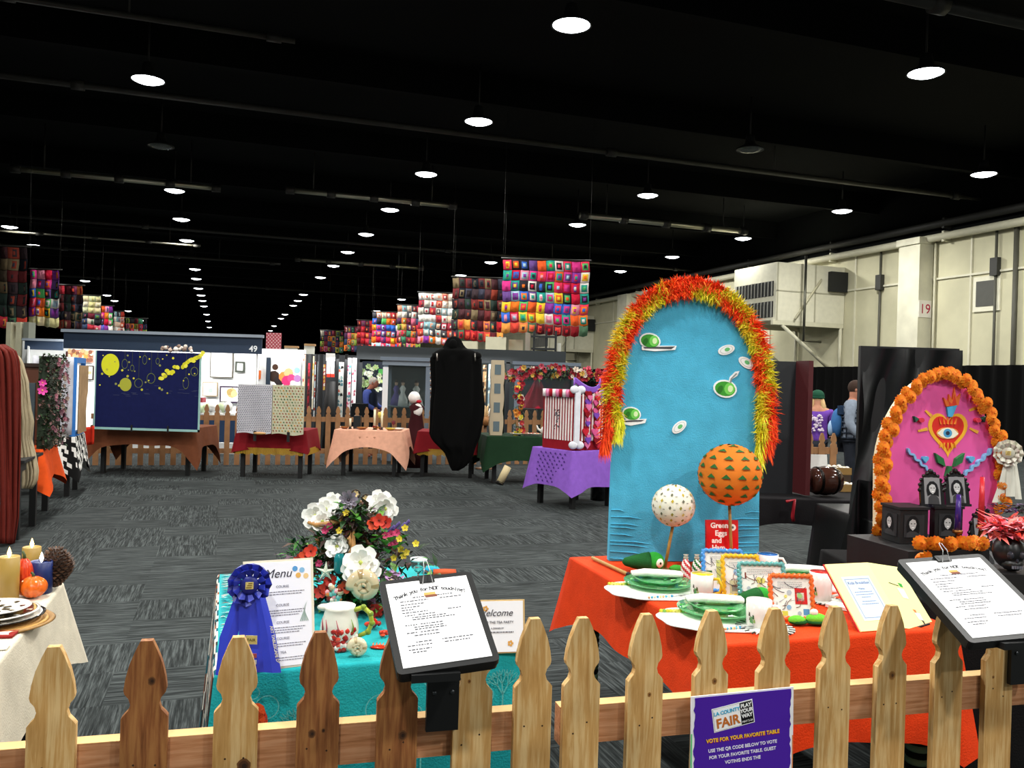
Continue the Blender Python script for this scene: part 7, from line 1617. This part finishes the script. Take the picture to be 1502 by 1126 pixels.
for i, q in enumerate(BL): blanket(q[0], q[1], q[2], q[3], q[4], q[5], q[6], q[7], 40 + i, q[8], q[9])
# pale pillars at the far left
for x0, x1, lab in ((6, 13, 'pale pillar standing left of the booth, leftmost of three'), (20, 27, 'pale pillar standing left of the booth, middle one'), (31, 39, 'grey-green pillar next to the booth, rightmost of three')):
    m = MB('#c8c4a8' if x0 < 30 else '#7c8074'); plane_panel(m, x0, x1, 472, 700, 21, .3); tag(m.build('pale_pillar', 'paint'), lab, 'pillar')
# ================================================================ displays right of the blue arch
f0 = G(1150, 795); TBL = table('display_table', 'long dark table behind the blue arch carrying the barrel', (1.86, 6.78, 0), 0, 1.25, .95)
TW = XF[TBL.name]
m = cloth_mb(1.25, .95, .75, .2, '#141214', amp=.01, seed=41, corner=.2); cloth('tablecloth', 'dark cloth on the table behind the blue arch', 'tablecloth', TBL.location, 0, m)
t = thing('folding_board', 'tall charcoal display board with a maroon right wing', 'board', P(1150, 725, 7.05), 0)
m = MB('#1e2124'); plane_panel(m, 1085, 1165, 529, 724, 7.1, .04); m.build('charcoal_panel', 'paint', t, world=True)
m = MB('#4a1418'); plane_panel(m, 1165, 1184, 529, 724, 7.1, .04, d2=6.9); m.build('maroon_wing', 'paint', t, world=True)
m = MB('#a01c28'); q = P(1144, 735, 6.95); m.tube([q + V((-.03, -.25, .03)), q + V((.03, -.26, .05)), q + V((.02, -.26, -.08)), q + V((.03, -.25, -.12))], .014, 8); tag(m.build('red_ribbon', 'satin'), 'red ribbon hanging from the dark table edge', 'ribbon')
bc = P(1208, 733, 7.0); bc.z = .757
t = thing('wooden_barrel', 'dark wooden barrel lying on its side by the maroon board', 'barrel', bc, 0)
m = MB('#3a2018'); T = TR(0, 0, .125, R(12), 0, pi / 2); m.lathe([(.095, -.12), (.108, -.08), (.122, 0), (.108, .08), (.095, .12)], 22, T=T); m.build('staves', 'gloss', t); m = MB('#5a3826'); m.lathe([(.088, .118), (.088, .124), (.0, .124)], 22, T=T); m.build('barrel_head', 'paint', t)
for z in (-.07, .07): m = MB('#1a1614'); m.lathe([(.112, z - .012), (.116, z), (.112, z + .012)], 22, T=T); m.build('metal_hoop', 'metalc', t)
m = MB('#eceae4'); T = basis(P(1186, 689, 7.02), (1, .1, 0)) @ Matrix.Rotation(-R(10), 4, 'X'); m.box(0, .165, 0, .006, -.0, .13, T=T); tag(m.build('white_card', 'paper'), 'blank white card standing on top of the barrel', 'card')
bx0 = P(1232, 740, 7.4); bx0.z = .757
def tray(label, z, yoff, rows):
    t = thing('shell_tray', label, 'tray', bx0 + V((0, yoff, z)), .1); m = MB('#8a6a38'); m.box(-.12, .12, -.08, .08, 0, .02); m.box(-.12, .12, -.08, -.07, .02, .06); m.box(-.12, .12, .07, .08, .02, .06); m.build('tray_body', 'paint', t)
    m = MB(); rr = random.Random(rows)
    for k in range(30): m.ball((rr.uniform(-.1, .1), rr.uniform(-.06, .06), .04 + rr.uniform(0, .03)), (.022, .016, .014), 7, 5, rr.choice(['#dcd4c4', '#c8b898', '#e8e4dc', '#8a7a60']), jit=.3)
    m.build('sea_shells', 'gloss', t)['kind'] = 'stuff'
tray('lower wooden tray of pale shells right of the barrel', 0, 0, 3); tray('upper wooden tray of pale shells on a riser', .13, .15, 4)
m = MB('#3a2c20'); m.box(bx0.x - .12, bx0.x + .12, 7.48, 7.62, .757, .885); tag(m.build('riser_block', 'paint'), 'dark wooden riser block under the upper shell tray', 'riser')
# black plastic covered board and its table
o_ = P(1262, 700, 6.0); o_.z = 0
t = table('display_table', 'black draped table under the tall plastic-covered board', (o_.x - .02, 5.75, 0), R(6), .75, .8)
m = cloth_mb(.75, .8, .75, .70, '#08080a', amp=.02, seed=43, corner=.05); cloth('tablecloth', 'black cloth reaching the floor under the plastic-covered board', 'tablecloth', t.location, R(6), m, m='plastic_sheet')
t = thing('covered_board', 'tall black board covered with shiny black plastic sheeting', 'board', P(1330, 720, 6.0), 0)
m = MB('#050506'); T, W, H = plane_panel(m, 1259, 1404, 509, 755, 6.0, .04); m.build('board_body', 'black_board', t, world=True)
m = MB('#060607')
m.grid(lambda s, q: T @ V((W * (.02 + .96 * s) - .14 * max(0, (1 - q) - .35) * (1 - s) ** 2, -.03 - .03 * sin(s * 11 + q * 4) - .02 * sin(s * 23 - q * 9) - .10 * max(0, .35 - q) * (1 - s), -.0 + (H - .015) * q)), 40, 30); m.build('plastic_sheet', 'plastic_sheet', t, world=True)
m = MB('#060607')
m.grid(lambda s, q: T @ V((-.20 + .30 * s + .12 * q * (1 - s), -.16 + .04 * sin(s * 12 + q * 5), -.60 + .85 * q)), 20, 24); m.build('hanging_fold', 'plastic_sheet', t, world=True)
m = MB('#7a1c24'); q = P(1272, 790, 5.6); m.tube([q, q + V((.06, 0, .05))], .01, 6); tag(m.build('red_string', 'satin'), 'tiny red cord end on the black draped table', 'cord')

# basket and doll standing by the far fence
q = P(712, 622, 15.6); t = thing('wicker_basket', 'tan basket of white and yellow items right of the black figure', 'basket', V((q.x, q.y, 0)), 0)
m = MB('#a87444'); m.lathe([(.10, q.z - .02), (.15, q.z + .14), (.14, q.z + .14), (.09, q.z)], 16); m.build('basket_body', 'plant', t)
m = MB('#6a4a30'); m.tube([(0, 0, 0), (0, 0, q.z)], .03, 8); m.lathe([(.16, 0), (.16, .02), (.03, .04)], 14); m.build('basket_stand', 'paint', t)
m = MB(); rr = random.Random(4)
for k in range(18): a = rr.uniform(0, 6.28); m.tube([(.05 * cos(a), .05 * sin(a), q.z + .1), (.13 * cos(a), .13 * sin(a), q.z + rr.uniform(.2, .34))], .018, 6, rr.choice(['#e8e4d8', '#d8c85a', '#c8a87a', '#f0f0ec']))
m.build('rolled_items', 'paper', t)['kind'] = 'stuff'
q = P(611, 600, 15.6); t = thing('costume_doll', 'white capped doll in dark red dress before the left cabinet', 'doll', V((q.x, q.y, 0)), 0)
m = MB('#3a1418'); m.lathe([(.22, 0), (.17, .6), (.10, 1.0), (.14, 1.1), (.05, 1.18)], 16); m.build('dark_dress', 'fabric', t)
m = MB('#e8e4e0'); m.ball((-.05, 0, 1.27), (.11, .10, .11), 12, 8, jit=.1); m.ball((.03, -.08, 1.05), (.09, .04, .12), 10, 7, jit=.1); m.build('white_cap_and_bib', 'fabric', t)['kind'] = 'stuff'
m = MB('#b02030'); m.ball((.05, -.10, 1.2), (.05, .03, .03), 8, 6); m.build('red_bow', 'fabric', t)
# ================================================================ people
def skin(name, pts, edges, rad, col, parent, m_='fabric', sub=2):
    me = bpy.data.meshes.new(name); me.from_pydata([tuple(p) for p in pts], edges, []); me.materials.append(mat_solid(col, m_))
    o = bpy.data.objects.new(name, me); COL.objects.link(o); o.parent = parent; XF[o.name] = XF[parent.name]
    sk = o.modifiers.new('skin', 'SKIN'); sk.use_smooth_shade = True
    for i, r in enumerate(rad):
        v = me.skin_vertices[0].data[i]; v.radius = (r, r) if not isinstance(r, tuple) else r; v.use_root = (i == 0)
    s = o.modifiers.new('sub', 'SUBSURF'); s.levels = sub; s.render_levels = sub
    return o
_ms = {}
def mat_solid(col, base):
    k = 'cloth_' + col.strip('#')
    if k not in _ms: _ms[k] = mat(k, col, .8, noise=(18, .15), spec=.2)
    return _ms[k]
def person(label, loc, rz, h, skinc, shirt, pants, hairc, arms, hat=None, shirt_r=1.0, head_tilt=0, long_hair=None):
    """faces local -y; origin at the feet"""
    k = h / 1.72; t = thing('person', label, 'person', loc, rz)
    P_ = lambda x, y, z: V((x, y, z)) * k
    J = [P_(0, 0, .95), P_(0, 0, 1.1), P_(0, -.01, 1.27), P_(0, 0, 1.40), P_(0, -.01, 1.47), P_(0, -.03 - head_tilt, 1.53), P_(0, -.045 - head_tilt, 1.62)]
    E = [(0, 1), (1, 2), (2, 3), (3, 4), (4, 5), (5, 6)]; Rr = [(.15, .11), (.13, .10), (.155, .11), (.10, .08), (.055, .055), (.078, .092), (.075, .088)]
    for s, (el, ha) in zip((-1, 1), arms):
        i = len(J); J += [P_(s * .19, 0, 1.38), P_(*el), P_(*ha)]; E += [(3, i), (i, i + 1), (i + 1, i + 2)]; Rr += [.055, .042, .032]
    for s in (-1, 1):
        i = len(J); J += [P_(s * .09, 0, .88), P_(s * .10, -.01, .48), P_(s * .105, .02, .08), P_(s * .11, -.12, .035)]; E += [(0, i), (i, i + 1), (i + 1, i + 2), (i + 2, i + 3)]; Rr += [.085, .055, .04, .035]
    Rk = [tuple(a * k for a in r) if isinstance(r, tuple) else r * k for r in Rr]
    skin('body', J, E, Rk, skinc, t)
    SJ = [P_(0, 0, .86), P_(0, 0, .98)] + J[1:4]; SE = [(0, 1), (1, 2), (2, 3), (3, 4)]; SR = [(.175, .13), (.17, .125), (.155, .125), (.18, .135), (.125, .10)]
    for n_, (el, ha) in enumerate(arms):
        s = (-1, 1)[n_]; i = len(SJ); e_ = P_(*el); SJ += [P_(s * .19, 0, 1.37), e_ * .98 + P_(s * .19, 0, 1.37) * .02]; SE += [(4, i), (i, i + 1)]; SR += [.078, .066]
        if long_hair is None or True: SJ.append(P_(*ha) * .8 + e_ * .2); SE.append((i + 1, i + 2)); SR.append(.052)
    skin('shirt', SJ, SE, [tuple(a * k * shirt_r for a in r) if isinstance(r, tuple) else r * k for r in SR], shirt, t)
    PJ = [P_(0, 0, .93)]; PE = []; PR_ = [(.165, .12)]
    for s in (-1, 1): i = len(PJ); PJ += [P_(s * .09, 0, .86), P_(s * .10, -.01, .48), P_(s * .105, .02, .12)]; PE += [(0, i), (i, i + 1), (i + 1, i + 2)]; PR_ += [.10, .075, .065]
    skin('trousers', PJ, PE, [tuple(a * k for a in r) if isinstance(r, tuple) else r * k for r in PR_], pants, t)
    hc = P_(0, -.045 - head_tilt, 1.60)
    m = MB(hairc)
    if not hat: m.ball(hc + V((0, .018, .022)), (.086 * k, .098 * k, .10 * k), 18, 12); 
    if hat: m.ball(hc + V((0, .01, .0)), (.084 * k, .09 * k, .085 * k), 16, 10)
    if long_hair: 
        for s in (-1, 1): m.tube([hc + V((s * .06, .03, -.02)), hc + V((s * .09, .06, -.14)), hc + V((s * .10, .04, -.30))], [.035, .04, .02], 8)
    m.build('hair', 'fur', t)
    m = MB(skinc); f = hc + V((0, -.088, -.015)); m.ball(hc + V((0, -.022, -.02)), (.07 * k, .078 * k, .098 * k), 16, 12); m.tube([f + V((0, -.0, .02)), f + V((0, -.022, -.012))], [.008, .013], 8)
    for s in (-1, 1): m.ball(hc + V((s * .075, 0, -.01)), (.012, .02, .028), 8, 6)
    m.build('face', 'skin_' + skinc.strip('#') if 'skin_' + skinc.strip('#') in MATS else 'paint', t)
    m = MB('#201814')
    for s in (-1, 1): m.ball(f + V((s * .028, .008, .022)), (.010, .006, .006), 8, 5); m.box(f.x + s * .028 - .014, f.x + s * .028 + .014, f.y + .004, f.y + .01, f.z + .036, f.z + .041)
    m.box(f.x - .022, f.x + .022, f.y + .004, f.y + .012, f.z - .045, f.z - .038, '#8a4a44'); m.build('eyes_and_mouth', 'paint', t)['kind'] = 'stuff'
    for n_, (el, ha) in enumerate(arms):
        m = MB(skinc); w_ = P_(*ha); dv = (w_ - P_(*el)).normalized(); sd = dv.cross(V((0, 1, 0))); sd = sd.normalized() if sd.length > .1 else V((1, 0, 0))
        m.ball(w_ + dv * .035, (.034, .03, .038), 10, 7)
        for q in range(4): b = w_ + dv * .06 + sd * (-.022 + .015 * q); L = (.055, .065, .06, .048)[q]; m.tube([b, b + dv * L * .5 + V((0, -.006, 0)), b + dv * L * .9 + V((0, -.018, 0))], [.0085, .008, .006], 6)
        m.tube([w_ + dv * .02 + sd * .025, w_ + dv * .04 + sd * .05, w_ + dv * .065 + sd * .055], [.010, .009, .007], 6)
        m.build('hand', 'paint', t)
    return t, k, hc
# man behind the fence
p = P(539, 680, 17.2); p.z = 0
t, k, hc = person('grey-haired man in blue checked shirt and dark vest behind the fence', p, R(75), 1.62, '#b0705c', '#3c4a8c', '#20242c', '#b8b0a8', [((-.24, -.04, 1.12), (-.18, -.26, 1.02)), ((.24, -.04, 1.12), (.18, -.26, 1.02))], head_tilt=.05)
m = MB('#1c2434'); m.lathe([(.17, .86), (.18, 1.0), (.17, 1.15), (.165, 1.28), (.10, 1.38)], 18, T=Matrix.Translation((0, -.04, 0)) @ Matrix.Diagonal((.9, .72, 1, 1))); m.build('dark_vest', 'fabric', t)
m = MB('#d8c060'); q = P(558, 612, 16.2); m.lathe([(.05, 0), (.12, .05), (.13, .16), (.10, .2)], 14, o=q - V((0, 0, .1))); tag(m.build('yellow_bag', 'fabric'), 'pale yellow bag before the grey-haired man', 'bag')
m = MB('#0e1012'); plane_panel(m, 515, 536, 592, 640, 16.6, .3); tag(m.build('black_chair_back', 'fabric'), 'black chair back left of the grey-haired man', 'chair')
# woman in purple hooded sweater
p = P(1196, 690, 13.0); p.z = 0
t, k, hc = person('woman in purple sweatshirt and green beanie seen behind the barrel', p, R(160), 1.62, '#c08a70', '#6a3fa0', '#23262e', '#c8a878', [((-.28, -.02, 1.10), (-.26, -.22, .98)), ((.28, -.02, 1.10), (.26, -.2, .98))], hat='#1f4a34', long_hair=True, shirt_r=1.08)
m = MB('#1d4a36'); m.ball(hc + V((0, .005, .035)), (.10, .105, .09), 18, 12); m.lathe([(.098, -.01), (.106, .0), (.104, .02)], 20, o=hc + V((0, .005, .0))); m.build('green_beanie', 'fabric', t)
m = MB('#d8c8d8')
for q in range(40): rr = random.Random(q); m.ball((rr.uniform(-.09, .09), .155 + .005, 1.12 + rr.uniform(-.13, .13)), (.022, .012, .018), 6, 4)
textmesh(m, 'BE NOT', .07, TR(0, .185, 1.12, pi), '#5a3488'); m.build('back_print', 'fabric', t)['kind'] = 'stuff'
# man with backpack
p = P(1248, 690, 11.8); p.z = 0
t, k, hc = person('man in grey plaid shirt carrying a blue backpack, facing right', p, R(60), 1.78, '#b07860', '#7c8694', '#1c2028', '#3a2a22', [((-.26, -.0, 1.12), (-.24, -.18, .94)), ((.26, -.0, 1.12), (.24, -.18, .94))])
m = MB('#3a6aa0'); m.ball((0, .19, 1.18), (.14, .09, .20), 16, 12, jit=.04); m.ball((0, .27, 1.10), (.10, .05, .11), 12, 8, '#9ab8d8', jit=.1); m.box(-.13, -.08, -.12, .18, 1.30, 1.42, '#22344c'); m.box(.08, .13, -.12, .18, 1.30, 1.42, '#22344c'); m.build('blue_backpack', 'fabric', t)
m = MB('#3c4450')
for s in range(7): z = .90 + s * .07; m.lathe([(.180, z), (.186, z + .012), (.180, z + .024)], 20, T=Matrix.Diagonal((1, .78, 1, 1)))
for s in range(9):
    a = s * .7; m.tube([(.185 * cos(a), .145 * sin(a), .88), (.185 * cos(a), .145 * sin(a), 1.34)], .008, 4, '#2c343c')
m.build('plaid_bands', 'fabric', t)['kind'] = 'stuff'
m = MB('#d8d0c0'); m.lathe([(.09, 1.40), (.10, 1.43), (.07, 1.47)], 16); m.build('pale_collar', 'fabric', t)
# person in purple patterned dress partly behind the maroon board
p = P(1190, 690, 13.2); p.z = 0
# picket row between the boards and people is the copied fence panel above
